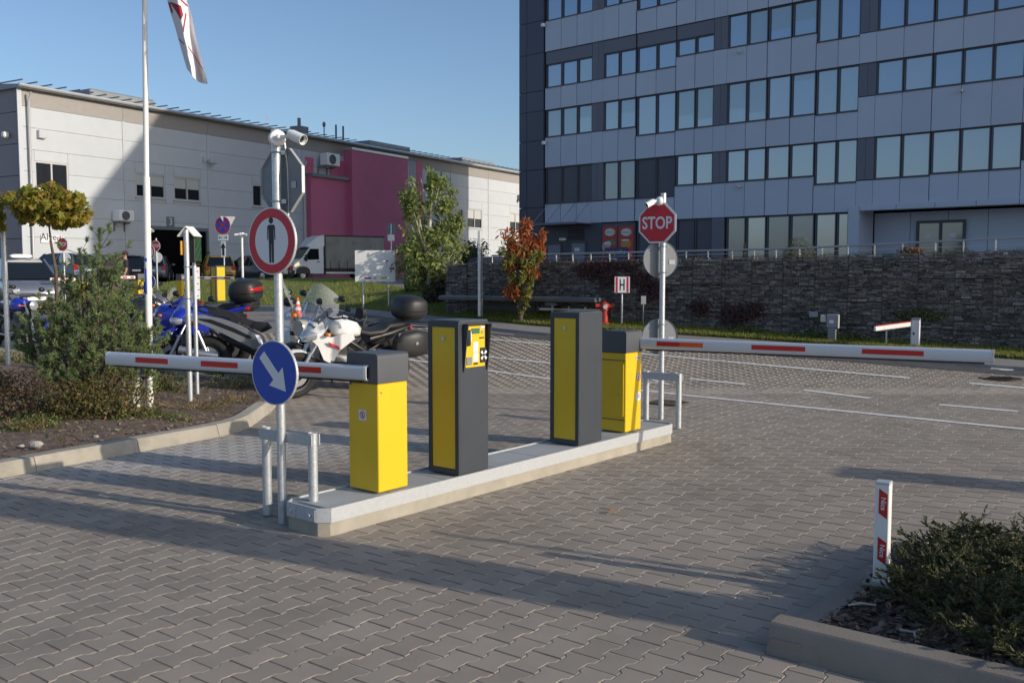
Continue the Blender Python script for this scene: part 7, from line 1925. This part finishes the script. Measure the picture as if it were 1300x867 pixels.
def needles(stems, per, ln, wd, spread=(.5, 1.0), taper=.3):
    """needles round each stem: stems are (p0, p1); returns triangles"""
    V_ = []
    for p0, p1 in stems:
        p0 = np.array(p0); p1 = np.array(p1); d = p1 - p0; L_ = np.linalg.norm(d); d = d / L_
        n = int(per * L_) + 6
        t = RNG.uniform(0, 1, n) ** .8; c = p0 + np.outer(t, p1 - p0)
        a = unit(n); side = a - np.outer(a @ d, d); side /= np.linalg.norm(side, axis=1)[:, None]
        sp = RNG.uniform(*spread, n)[:, None]; ndir = d * np.cos(sp) + side * np.sin(sp)
        l = ln * RNG.uniform(.7, 1.1, n)[:, None] * (1 - taper * t[:, None]); w = np.cross(ndir, unit(n)); w /= np.linalg.norm(w, axis=1)[:, None]
        V_.append(np.stack([c - w * wd / 2, c + w * wd / 2, c + ndir * l], 1))
    v = np.concatenate(V_).reshape(-1, 3); f = np.arange(len(v)).reshape(-1, 3); return v, f
m_bark = mat("bark_brown", (.10, .07, .05), .9, var=.3, vscale=20, bump=.8, bscale=60)
m_birch = mat("bark_birch", (.50, .47, .42), .8, var=.35, vscale=9, stretch=(1, 1, 3))
# mountain pine -------------------------------------------------------------
m_needle = leafmat("pine_needles", (.17, .24, .09), (.25, .33, .14), .6, (.34, .40, .20), trans=.5)
pb = gp(112, 520, .1); pine = thing("pine_shrub", "bushy dark green mountain pine with upright candles in the kerbed bed", "shrub", (pb.x, pb.y, .08))
Yp = pb.y
def pix(px, py, dy=0.0): 
    p = at(px, py, Yp + dy); return Vector((p.x - pb.x, p.y - pb.y, p.z - .08))
mb = MB(); stems = []
tops = [(126, 292, 0), (101, 316, .25), (147, 322, -.15), (117, 330, -.2), (162, 358, .1), (86, 372, .1), (62, 385, -.2), (46, 405, -.1), (150, 380, -.35), (134, 362, .3), (172, 395, .1), (190, 418, -.1), (100, 395, -.35), (72, 415, -.35), (40, 440, .1), (120, 420, -.45), (160, 430, -.4), (185, 450, -.2), (56, 455, -.25), (90, 445, -.4), (140, 455, -.45), (170, 475, -.25), (110, 480, -.4), (72, 478, -.35), (135, 400, .4), (90, 410, .45), (60, 430, .4), (165, 440, .4), (110, 365, .05), (128, 340, .05), (150, 415, -.1), (105, 430, -.1), (178, 432, .2), (120, 385, -.45), (140, 345, .2), (88, 350, .3), (75, 398, .0), (200, 432, .0), (196, 470, -.05), (30, 425, .15)]
for (x, y, dy) in tops:
    tip = pix(x, y, dy); base = Vector((rr.uniform(-.08, .08), rr.uniform(-.05, .08), .02))
    mid = Vector((tip.x * .55, tip.y * .6, tip.z * .42)); mb.path([base, mid, tip - Vector((0, 0, .1))], [.022, .014, .006], n=6)
    up = Vector((tip.x * .12 + rr.uniform(-.05, .05), rr.uniform(-.1, .05), 1)).normalized()
    L0 = .34 if y < 340 else rr.uniform(.18, .26)
    stems.append((tip - up * L0, tip))
    nsub = 21 if y > 345 else 11
    for k in range(nsub):
        t = rr.uniform(.42, .95); q = mid.lerp(tip, t)
        dr = Vector((rr.uniform(-1, 1), rr.uniform(-1, .8), rr.uniform(.15, .9))).normalized(); l = rr.uniform(.05, .10)
        e = q + dr * rr.uniform(.08, .26); stems.append((e, e + (dr + Vector((0, 0, .8))).normalized() * l)); mb.path([q, e], [.004, .003], n=4)
mb.build("branches", m_bark, pine, 40)["kind"] = "stuff"
v, f = needles([(tuple(a), tuple(b)) for a, b in stems], 760, .054, .0105, (.35, 1.4), .05)
np_obj("needles", v, f, m_needle, pine)["kind"] = "stuff"
# low bushes in the bed -------------------------------------------------------
def bush(name, label, cat, loc, blobs, n, size, m, shape="oval", stem=True, group=None, m_st=None):
    """leaves spread over a heap of ellipsoids (local centre, radii)"""
    o = thing(name, label, cat, loc, group=group)
    vol = np.array([b[1][0] * b[1][1] * b[1][2] for b in blobs]) ** .66; cnt = np.maximum(8, (n * vol / vol.sum())).astype(int)
    Ps = []; Ns = []
    for (c, r), k in zip(blobs, cnt):
        u = unit(k); rad = RNG.uniform(.45, 1.06, k) ** .6; p = np.array(c) + u * np.array(r) * rad[:, None]
        nn = u + .9 * unit(k); nn[:, 2] += .35; nn /= np.linalg.norm(nn, axis=1)[:, None]
        ok = p[:, 2] > .0; Ps.append(p[ok]); Ns.append(nn[ok])
    P = np.concatenate(Ps); N_ = np.concatenate(Ns)
    v, f = leaf_mesh(P, N_, size * RNG.uniform(.6, 1.2, len(P)), shape); np_obj("leaves", v, f, m, o)["kind"] = "stuff"
    if stem:
        mb = MB()
        for (c, r) in blobs:
            for _ in range(5):
                e = Vector(c) + Vector((rr.uniform(-.7, .7) * r[0], rr.uniform(-.7, .7) * r[1], rr.uniform(.2, .9) * r[2])); mb.path([(c[0] * .5 + rr.uniform(-.03, .03), c[1] * .5, 0), (e.x * .8, e.y * .8, e.z * .5), e], [.008, .006, .003], n=5)
        mb.build("stems", m_st or m_bark, o)["kind"] = "stuff"
    return o
m_cot = leafmat("cotoneaster_leaf", (.07, .085, .022), (.15, .15, .04), .5, (.22, .12, .04), trans=.35)
m_cot2 = leafmat("reddish_leaf", (.09, .05, .028), (.14, .085, .04), .5, (.10, .10, .035), trans=.3)
m_weed = leafmat("weed_leaf", (.06, .095, .018), (.11, .15, .03), .5, (.16, .17, .05), trans=.25)
m_weed2 = leafmat("dry_weed", (.13, .095, .03), (.19, .14, .055), .7, (.09, .11, .025), trans=.2)
def bushat(px, py, z=.09): p = gp(px, py, z); return (p.x, p.y, z)
bush("cotoneaster_bush", "low green and bronze bush in front of the pine", "shrub", bushat(122, 535), [((-.25, .1, .22), (.42, .3, .26)), ((.15, .1, .27), (.42, .3, .30)), ((.42, .05, .2), (.28, .25, .22)), ((0, -.1, .16), (.45, .22, .2))], 3800, .034, m_cot)
bush("reddish_bush", "dark reddish low bush left of the green and bronze one", "shrub", bushat(30, 535), [((-.3, .15, .17), (.5, .3, .2)), ((.2, .2, .19), (.4, .3, .22)), ((-.7, .3, .18), (.45, .3, .2)), ((.45, .25, .14), (.3, .25, .18))], 4200, .034, m_cot2)
bush("reddish_bush", "dark reddish bush low against the left edge of the picture", "shrub", bushat(-10, 505), [((-.3, .1, .2), (.5, .35, .24)), ((.3, .2, .17), (.45, .3, .2))], 2600, .036, m_cot2)
for px, py, w, h, n, m, lab in ((60, 545, .42, .12, 1000, m_weed, "bright green weeds along the kerb below the reddish bush"), (78, 528, .3, .16, 800, m_weed2, "yellowish weeds between the low bush and the kerb"), (168, 535, .22, .09, 500, m_weed, "small green weeds under the end of the low bush"), (205, 534, .33, .09, 900, m_weed, "green weed patch below the flagpole foot"),
                               (245, 522, .45, .11, 900, m_weed2, "dry brownish weeds round the foot of the display post"), (300, 512, .4, .09, 700, m_weed2, "dry weeds near the rounded tip of the bed"), (215, 497, .35, .22, 1100, m_weed, "green weeds between flagpole and display post"), (300, 494, .35, .17, 800, m_weed, "taller green weeds at the rear kerb below the scooter"), (340, 510, .2, .08, 300, m_weed2, "few dry weeds at the very tip of the bed"),
                               (25, 462, .6, .2, 1200, m_weed, "green weeds at the rear of the bed by the grey pole"), (75, 468, .7, .2, 1000, m_weed2, "straggly dry weeds behind the pine"), (15, 548, .3, .1, 600, m_weed2, "dry weeds by the kerb at the left edge"), (130, 478, .5, .15, 800, m_weed2, "dry weeds close behind the pine foot")):
    bush("weeds", lab, "weeds", bushat(px, py), [((rr.uniform(-w, w) * .8, rr.uniform(-.18, .18), h * .4), (w * .45, .13, h)) for _ in range(5)], n, .032 if m is m_weed else .026, m, "narrow" if m is m_weed2 else "oval", stem=True, m_st=mat("dry_stem", (.22, .16, .08), .8))
mb = MB()
for _ in range(420):
    x, y = rr.uniform(-6.3, -2.7), rr.uniform(8.6, 14)
    if not shrink_test(x, y, left_poly, .2): continue
    h = rr.uniform(.05, .19); a = rr.uniform(0, 6.3); mb.add([(x - .004, y, .1), (x + .004, y, .1), (x + .05 * math.cos(a), y + .05 * math.sin(a), .1 + h)], [(0, 1, 2)])
tag(mb.build("dry_grass", m_weed2), "thin dry grass stalks scattered over the bed", "grass", kind="stuff")
mb = MB()
for px, py, s in ((164 * .28 + 0, 566, .07), (27, 568, .03), (122, 556, .03), (150, 541, .025)):
    p = gp(px, py, .12); mb.v = []; mb.f = []; mb.m = []
    mb.ball((0, 0, 0), (s, s * .7, s * .5), n=9, m=6)
    mb.v = [(x * (1 + rr.uniform(-.2, .2)), y * (1 + rr.uniform(-.2, .2)), z) for x, y, z in mb.v]
    o = mb.build("stone", mat("pale_stone", (.40, .38, .35), .85, var=.2, vscale=30)); o.location = (p.x, p.y, .135); tag(o, {0: ""}.get(0) or {46: "largest pale stone lying on the soil near the left kerb"}.get(int(px), {27: "small white stone left of the largest stone by the kerb", 122: "small pale stone below the low bush", 150: "tiny pale stone on the soil right of the low bush"}.get(px, "pale stone on the soil")), "stone")
# juniper in the right planter ------------------------------------------------
m_jun = leafmat("juniper_scale", (.045, .065, .026), (.085, .105, .038), .6, (.17, .12, .05), trans=.1)
jb = pl0 + U * 1.25 + V * 1.45
jun = thing("juniper", "spreading dark green juniper with bronze tips filling the planter behind the white post", "shrub", (jb.x, jb.y, .09))
st2 = []; mb = MB()
def jin(x, y):
    a = (Vector((x, y, 0)) - pl0).dot(U); b = (Vector((x, y, 0)) - pl0).dot(V); return a, b
for _ in range(2600):
    a, b = rr.uniform(.2, 1.98), rr.uniform(.2, 3.0)
    # keep the bare bark corner open
    if b < .28 or a < max(.2, .80 - 1.1 * (b - .3)): continue
    p = pl0 + U * a + V * b; bp3 = bol.location
    if (Vector((p.x, p.y)) - Vector((bp3.x, bp3.y))).length < .10: continue
    e = min(1, (a - max(.1, .70 - 1.1 * (b - .3))) / .4) * min(1, (b - .15) / .35); h = .07 + .13 * max(.1, min(1, e)) * (1 + .2 * math.sin(p.x * 5) * math.cos(p.y * 4))
    c = Vector((p.x - jb.x, p.y - jb.y, rr.uniform(.3, 1) * h)); 
    an = rr.uniform(0, 2 * math.pi); dr = Vector((math.cos(an), math.sin(an), rr.uniform(.02, .42))); dr = (dr + Vector((-.25, -.25, 0))).normalized()
    l = rr.uniform(.07, .15); t = c + dr * l; st2.append((tuple(c), tuple(t)))
    for k in range(4):
        q = c.lerp(t, rr.uniform(.2, .9)); d2_ = (dr + Vector((rr.uniform(-.8, .8), rr.uniform(-.8, .8), rr.uniform(-.2, .6)))).normalized(); st2.append((tuple(q), tuple(q + d2_ * rr.uniform(.03, .075))))
    if rr.random() < .25: mb.path([(c.x * .9, c.y * .9, .0), c], [.006, .003], n=4)
mb.build("branches", m_bark, jun)["kind"] = "stuff"
v, f = needles(st2, 330, .024, .0075, (.25, .8), .3); np_obj("sprays", v, f, m_jun, jun)["kind"] = "stuff"
tw_ = gp(1294, 690, .3); o = bush("barberry_sprig", "thin reddish twiggy sprig rising above the juniper at the right edge", "shrub", (tw_.x, tw_.y, .1), [((0, 0, .25), (.05, .05, .12))], 60, .022, m_cot2, stem=False)
# trees ---------------------------------------------------------------------
def tree(name, label, base, trunk_pts, r0, crown, n, size, m, shape, m_b, group=None, hang=0.0):
    """crown: list of (centre, radii, share) relative to the foot"""
    o = thing(name, label, "tree", base, group=group)
    mb = MB(); k = len(trunk_pts); mb.path(trunk_pts, [r0 * (1 - .75 * i / (k - 1)) for i in range(k)], n=10); top = Vector(trunk_pts[-1])
    tk = mb.build("trunk", m_b, o, 50)
    mb = MB(); Ps = []; Ns = []
    tot = sum(c[2] for c in crown)
    for c, r, sh in crown:
        c = Vector(c)
        nb = max(2, int(20 * sh / tot) + 2)
        zc = max(Vector(trunk_pts[0]).z + .3, c.z - r[2] * .8)
        # nearest trunk point below
        tp_ = min((Vector(q) for q in trunk_pts), key=lambda q: abs(q.z - max(trunk_pts[1][2], c.z - r[2])))
        for _ in range(nb):
            u = Vector(tuple(unit(1)[0])); e = c + Vector((u.x * r[0], u.y * r[1], abs(u.z) * r[2])) * .85
            mb.path([tp_, tp_.lerp(e, .5) + Vector((0, 0, -.08 * r[2])), e], [r0 * .28, r0 * .16, .006], n=5)
        q = int(n * sh / tot); u = unit(q); rad = RNG.uniform(.25, 1.0, q) ** .5
        clump = unit(max(6, q // 30)); which = RNG.integers(0, len(clump), q); base_ = clump[which] * (RNG.uniform(.45, 1.0, len(clump)) ** .6)[which][:, None]
        p = np.array(c) + (base_ * .80 + u * rad[:, None] * .32) * np.array(r)
        nn = u * .6 + unit(q); nn[:, 2] += .3; nn /= np.linalg.norm(nn, axis=1)[:, None]; Ps.append(p); Ns.append(nn)
    mb.build("limbs", m_b, tk)
    P = np.concatenate(Ps); N_ = np.concatenate(Ns); v, f = leaf_mesh(P, N_, size * RNG.uniform(.6, 1.25, len(P)), shape); np_obj("crown", v, f, m, o)["kind"] = "stuff"
    return o
# globe maple behind the pine
m_maple = leafmat("maple_leaf", (.23, .27, .04), (.36, .33, .055), .55, (.44, .29, .06), trans=.55)
mbase = gp(70, 470, .1); My = mbase.y
L3 = lambda px, py, dy=0.0: tuple(at(px, py, My + dy) - Vector((mbase.x, mbase.y, .08)))
sc_ = My / F
tree("globe_maple", "young maple with a flat round yellow-green crown on a thin trunk behind the pine", (mbase.x, mbase.y, .08), [(0, 0, -.05), L3(73, 400), L3(71, 345), L3(65, 310), L3(62, 285)], .045,
     [(L3(62, 262), (50 * sc_, 50 * sc_, 27 * sc_), 3), (L3(36, 262), (30 * sc_, 34 * sc_, 22 * sc_), 1.4), (L3(90, 270), (28 * sc_, 32 * sc_, 20 * sc_), 1.3), (L3(55, 243), (34 * sc_, 32 * sc_, 15 * sc_), 1.2), (L3(80, 282), (22 * sc_, 26 * sc_, 9 * sc_), .5)], 2000, .12, m_maple, "maple", m_bark)
mb2 = gp(-40, 470, .1)
L4 = lambda px, py: tuple(at(px, py, mb2.y) - Vector((mb2.x, mb2.y, .08)))
tree("globe_maple", "second yellow-green maple whose leaves just enter at the left edge", (mb2.x, mb2.y, .08), [(0, 0, -.05), L4(-38, 380), L4(-36, 300)], .045, [(L4(-36, 268), (40 * sc_, 44 * sc_, 28 * sc_), 2), (L4(-14, 282), (20 * sc_, 26 * sc_, 15 * sc_), 1)], 800, .135, m_maple, "maple", m_bark)
# birch
m_bl = leafmat("birch_leaf", (.16, .225, .06), (.23, .29, .085), .5, (.33, .33, .12), trans=.5)
bb_ = ground_at(546, 390); By = bb_.y
LB = lambda px, py, dy=0.0: tuple(at(px, py, By + dy) - bb_)
sb3 = By / F
tree("birch_tree", "tall birch with a loose light green crown on the grass bank", bb_, [(0, 0, -.3), LB(546, 370), LB(544, 330), LB(546, 280), LB(548, 235)], .11,
     [(LB(546, 325), (48 * sb3, 48 * sb3, 40 * sb3), 3), (LB(528, 340), (31 * sb3, 36 * sb3, 29 * sb3), 1.3), (LB(566, 325), (29 * sb3, 36 * sb3, 38 * sb3), 1.3), (LB(546, 280), (46 * sb3, 43 * sb3, 38 * sb3), 2.6), (LB(536, 250), (31 * sb3, 31 * sb3, 29 * sb3), 1.3), (LB(560, 250), (24 * sb3, 26 * sb3, 33 * sb3), .9), (LB(548, 228), (10 * sb3, 12 * sb3, 19 * sb3), .2), (LB(522, 262), (14 * sb3, 17 * sb3, 24 * sb3), .35), (LB(574, 285), (17 * sb3, 17 * sb3, 31 * sb3), .5), (LB(545, 358), (41 * sb3, 41 * sb3, 15 * sb3), 1.1)], 5200, .13, m_bl, "oval", m_birch)
# rowan in autumn colours: two leaf kinds
m_ro = leafmat("rowan_green", (.13, .18, .045), (.22, .235, .06), .5, (.33, .24, .06), trans=.45)
m_rr = leafmat("rowan_red", (.32, .055, .022), (.44, .12, .035), .5, (.42, .20, .05), trans=.45)
rb_ = before_wall(661, .9); Ry = rb_.y
LR = lambda px, py, dy=0.0: tuple(at(px, py, Ry + dy) - rb_)
sr = Ry / F
rt = tree("rowan_tree", "small rowan with orange-red and green autumn leaves before the stone wall", rb_, [(0, 0, -.1), LR(661, 380), LR(662, 345), LR(664, 310), LR(668, 280)], .06,
     [(LR(657, 345), (24 * sr, 24 * sr, 24 * sr), 2), (LR(668, 360), (14 * sr, 16 * sr, 26 * sr), 1.3), (LR(676, 325), (20 * sr, 20 * sr, 24 * sr), 1.2), (LR(648, 322), (20 * sr, 18 * sr, 20 * sr), .9), (LR(664, 378), (11 * sr, 11 * sr, 14 * sr), .7), (LR(662, 393), (8 * sr, 8 * sr, 9 * sr), .35)], 1500, .14, m_ro, "narrow", m_bark)
Ps = []; 
for (x, y, rx, ry, k) in ((665, 312, 22, 24, 330), (651, 370, 13, 13, 190), (684, 318, 10, 14, 130), (668, 288, 9, 16, 90), (650, 330, 14, 22, 190), (645, 300, 16, 12, 60), (689, 300, 5, 10, 40), (672, 345, 14, 16, 110)):
    c = np.array(LR(x, y)); Ps.append(c + unit(k) * (RNG.uniform(.2, 1, k) ** .6)[:, None] * np.array((rx * sr, rx * sr, ry * sr)))
P = np.concatenate(Ps); v, f = leaf_mesh(P, unit(len(P)), .15 * RNG.uniform(.6, 1.2, len(P)), "narrow"); np_obj("red_leaves", v, f, m_rr, rt)["kind"] = "stuff"
# shrubs round the lawn, on the wall and terrace
m_dk = leafmat("dark_shrub_leaf", (.022, .026, .012), (.045, .040, .018), .6, (.065, .045, .025), trans=.1)
def px_r(px, Y): return px * Y / F
q = ground_at(582, 391, -.05); bush("dark_shrub", "brownish dark shrub to the right of the birch trunk", "shrub", q, [((0, .4, .5), (px_r(36, q.y), .8, px_r(20, q.y))), ((px_r(20, q.y), .5, .4), (px_r(22, q.y), .7, px_r(18, q.y))), ((-px_r(26, q.y), .4, .4), (px_r(20, q.y), .7, px_r(16, q.y)))], 3600, .11, m_dk)
q = ground_at(528, 378, 0); bush("dark_shrub", "dark green shrub behind the birch trunk on its left", "shrub", q, [((0, .4, .4), (px_r(16, q.y), .8, px_r(15, q.y)))], 900, .11, leafmat("shrub_green", (.03, .05, .012), (.055, .08, .02), .5, trans=.15))
def wallpt(px, py, back=.4, dz=0.0):
    s_, z_ = on_wall(px, py); p = wstart + WD * s_ - WNn * back; return (p.x, p.y, walltop(s_) + dz)
m_shr = leafmat("terrace_shrub_leaf", (.045, .06, .02), (.085, .10, .035), .55, (.12, .12, .05), trans=.2)
q = wallpt(998, 318, 1.0, -.15); d_ = Vector(q).y / F
bush("terrace_shrub", "round feathery green shrub behind the handrail left of the entrance", "shrub", q, [((0, 0, 15 * d_), (16 * d_, .25, 19 * d_)), ((-10 * d_, 0, 10 * d_), (11 * d_, .2, 13 * d_)), ((11 * d_, 0, 12 * d_), (11 * d_, .2, 14 * d_))], 1600, .05, m_shr, "narrow")
q = wallpt(931, 326, .8, -.1); bush("terrace_conifer", "small dark columnar conifer behind the handrail", "shrub", q, [((0, 0, .14), (.045, .045, .18)), ((0, 0, .32), (.028, .028, .14))], 500, .035, m_dk, "narrow")
q = wallpt(1152, 318, .35, -.05); bush("bronze_shrub", "low bronze-orange shrub on the wall top before the entrance doors", "shrub", q, [((-.08, 0, .08), (.18, .12, .12)), ((.12, 0, .1), (.17, .12, .10))], 700, .04, leafmat("bronze_leaf", (.13, .055, .02), (.18, .085, .03), .55, (.22, .12, .04), trans=.2))
for i, (px, w) in enumerate(((1195, .25), (1222, .3), (1268, .35), (1296, .3), (1090, .25), (1050, .2), (960, .3), (880, .2), (705, .25), (640, .4), (820, .2), (750, .25))):
    q = wallpt(px, 318, .2, -.03); bush("wall_top_plant", "small green tuft on the stone wall top " + ["below the left entrance door leaf", "below the right entrance door leaf", "right of the entrance doors", "at the right picture edge", "beside the entrance pillar", "left of the entrance pillar", "under the feathery shrub", "right of the stop sign", "below the paler ground floor doors", "behind the red-leaved tree", "behind the stop sign plate", "below the posters"][i], "plant", q, [((0, 0, .02), (w, .12, .07))], 260, .035, m_shr, "narrow", stem=False)
m_ivy = leafmat("red_creeper_leaf", (.035, .012, .016), (.07, .020, .024), .5, (.05, .03, .02), trans=.15)
def creeper(label, spots, n, m):
    s0_, z0_ = on_wall(*spots[0][:2]); b = wstart + WD * s0_; o = thing("creeper", label, "climber", (b.x, b.y, 0), math.atan2(WD.y, WD.x)); Ps = []
    mb = MB()
    for px, py, rx, ry in spots:
        s_, z_ = on_wall(px, py); sc = Vector(wstart + WD * s_).y / F; k = int(n * rx * ry / sum(a[2] * a[3] for a in spots)); u = RNG.normal(size=(k, 2)) * .55
        Ps.append(np.stack([s_ - s0_ + u[:, 0] * rx * sc, RNG.uniform(.04, .10, k), z_ + u[:, 1] * ry * sc], 1))
        for _ in range(4): mb.path([(s_ - s0_, .05, z_ - ry * sc), (s_ - s0_ + rr.uniform(-.3, .3) * rx * sc, .06, z_), (s_ - s0_ + rr.uniform(-.8, .8) * rx * sc, .05, z_ + ry * sc)], .005, n=4)
    P = np.concatenate(Ps); N_ = unit(len(P)) * .6 + np.array([0, 1, 0]); N_ /= np.linalg.norm(N_, axis=1)[:, None]; v, f = leaf_mesh(P, N_, .07 * RNG.uniform(.6, 1.2, len(P)), "oval"); np_obj("leaves", v, f, m, o)["kind"] = "stuff"; mb.build("stems", m_bark, o)["kind"] = "stuff"
creeper("dark red creeper hanging on the stone wall below the posters", [(765, 340, 24, 8), (748, 345, 16, 9), (800, 338, 16, 6), (772, 355, 12, 9), (815, 355, 14, 10), (830, 370, 16, 12)], 1500, m_ivy)
creeper("faint dark red creeper low on the stone wall right of the stop sign post", [(935, 400, 20, 12), (890, 392, 14, 10), (960, 395, 12, 10)], 700, m_ivy)
creeper("green creeper on the stone wall above the small barrier", [(1150, 400, 10, 6), (1168, 398, 12, 5), (1185, 402, 14, 4)], 300, m_shr)
for px, py, lab in ((1040, 424, "green tuft at the wall foot left of the utility pedestal"), (1075, 427, "green tuft at the wall foot right of the utility pedestal"), (950, 417, "green tuft at the wall foot beyond the raised boom")):
    q = before_wall(px, .3); bush("wall_foot_plant", lab, "plant", q, [((0, 0, .06), (.35, .15, .13))], 350, .05, m_weed)
# trees and darkness seen beyond the far corner of the terrace
q = at(592, 330, 55); bush("terrace_bush", "loose grey-green bush before the warehouse's right-hand gateway", "shrub", (q.x, q.y, 1.0), [((0, 0, 1.3), (1.2, 1.0, 1.2)), ((.6, 0, 1.9), (.8, .8, .8))], 1100, .16, m_shr)
# grass blades on the lawn -----------------------------------------------------
m_grass = leafmat("grass_blade", (.16, .20, .03), (.23, .26, .05), .6, (.32, .29, .09), trans=.45)
pts = []
fr_np = np.array([(p.x, p.y) for p in frontd]); bk_np = np.array([(p.x, p.y) for p in backd])
n_ = 60000
i_ = RNG.integers(0, len(frontd) - 1, n_); a_ = RNG.uniform(0, 1, n_)[:, None]; t_ = (RNG.uniform(0, 1, n_) ** 1.4)
A_ = fr_np[i_] * (1 - a_) + fr_np[i_ + 1] * a_; B_ = bk_np[i_] * (1 - a_) + bk_np[i_ + 1] * a_
P2_ = A_ * (1 - t_[:, None]) + B_ * t_[:, None]
z_ = np.array([lawn_z(x, y, t) for (x, y), t in zip(P2_, t_)])
P = np.column_stack([P2_, z_ - .01]); an = RNG.uniform(0, 6.283, n_); w = .014; h = RNG.uniform(.05, .11, n_)
v = np.zeros((n_, 3, 3)); v[:, 0] = P; v[:, 1] = P; v[:, 2] = P
v[:, 0, 0] -= w * np.cos(an); v[:, 0, 1] -= w * np.sin(an); v[:, 1, 0] += w * np.cos(an); v[:, 1, 1] += w * np.sin(an); v[:, 2, 2] += h; v[:, 2, 0] += RNG.uniform(-.04, .04, n_); v[:, 2, 1] += RNG.uniform(-.04, .04, n_)
tag(np_obj("grass", v.reshape(-1, 3), np.arange(n_ * 3).reshape(-1, 3), m_grass), "short green grass on the bank and verge along the road", "grass", kind="stuff")
# fallen leaves on the paving
mb = MB(); lp2 = gp(779, 650, .012)
P = np.array([[lp2.x, lp2.y, .022]]); v, f = leaf_mesh(P, np.array([[.1, .1, 1.0]]), np.array([.075]), "maple"); o = np_obj("fallen_leaf", v, f, mat("leaf_tan", (.36, .17, .05), .7)); tag(o, "single curled tan leaf lying on the pavers in front of the columns", "leaf")
# ================================================================== unseen casters added for the shadows they throw into view
pt = gp(860, 770, 0) + Vector((sd_.x, sd_.y, 0)) * 6.2  # unseen slab added to cast the broad band across the paving
py_ = thing("band_caster", "unseen grey pylon standing outside the picture on the right", "caster", (pt.x, pt.y, 0), math.atan2(sd_.y, sd_.x) + R(8))
mb = MB(); mb.box((0, 0, 2.9), (.16, .50, 5.8), bev=.02); mb.build("panel", m_clad, py_); mb = MB(); mb.box((0, 0, .05), (.5, .8, .1)); mb.build("foot", m_conc, py_)
pt = gp(520, 672, 0) + Vector((sd_.x, sd_.y, 0)) * 7.3  # unseen pole added to cast the thin line towards the island
lpx = thing("slim_pole", "slim unseen pole added on the right for the thin shadow line", "pole", (pt.x, pt.y, 0)); mb = MB(); mb.tube((0, 0, -.05), (0, 0, 2.36), .024, n=14); mb.build("shaft", m_galv, lpx, 40)
pt = gp(1230, 612, 0) + Vector((sd_.x, sd_.y, 0)) * 4.7  # unseen box added to cast the dark strip at the right
bx = thing("strip_caster", "unseen grey box added on the right for the dark shadow strip", "cabinet", (pt.x, pt.y, 0), math.atan2(sd_.y, sd_.x)); mb = MB(); mb.box((0, 0, .9), (.35, .42, 1.8), bev=.01); mb.build("housing", m_clad, bx); mb = MB(); mb.box((0, 0, 1.82), (.4, .47, .05), bev=.01); mb.build("lid", m_anth, bx)
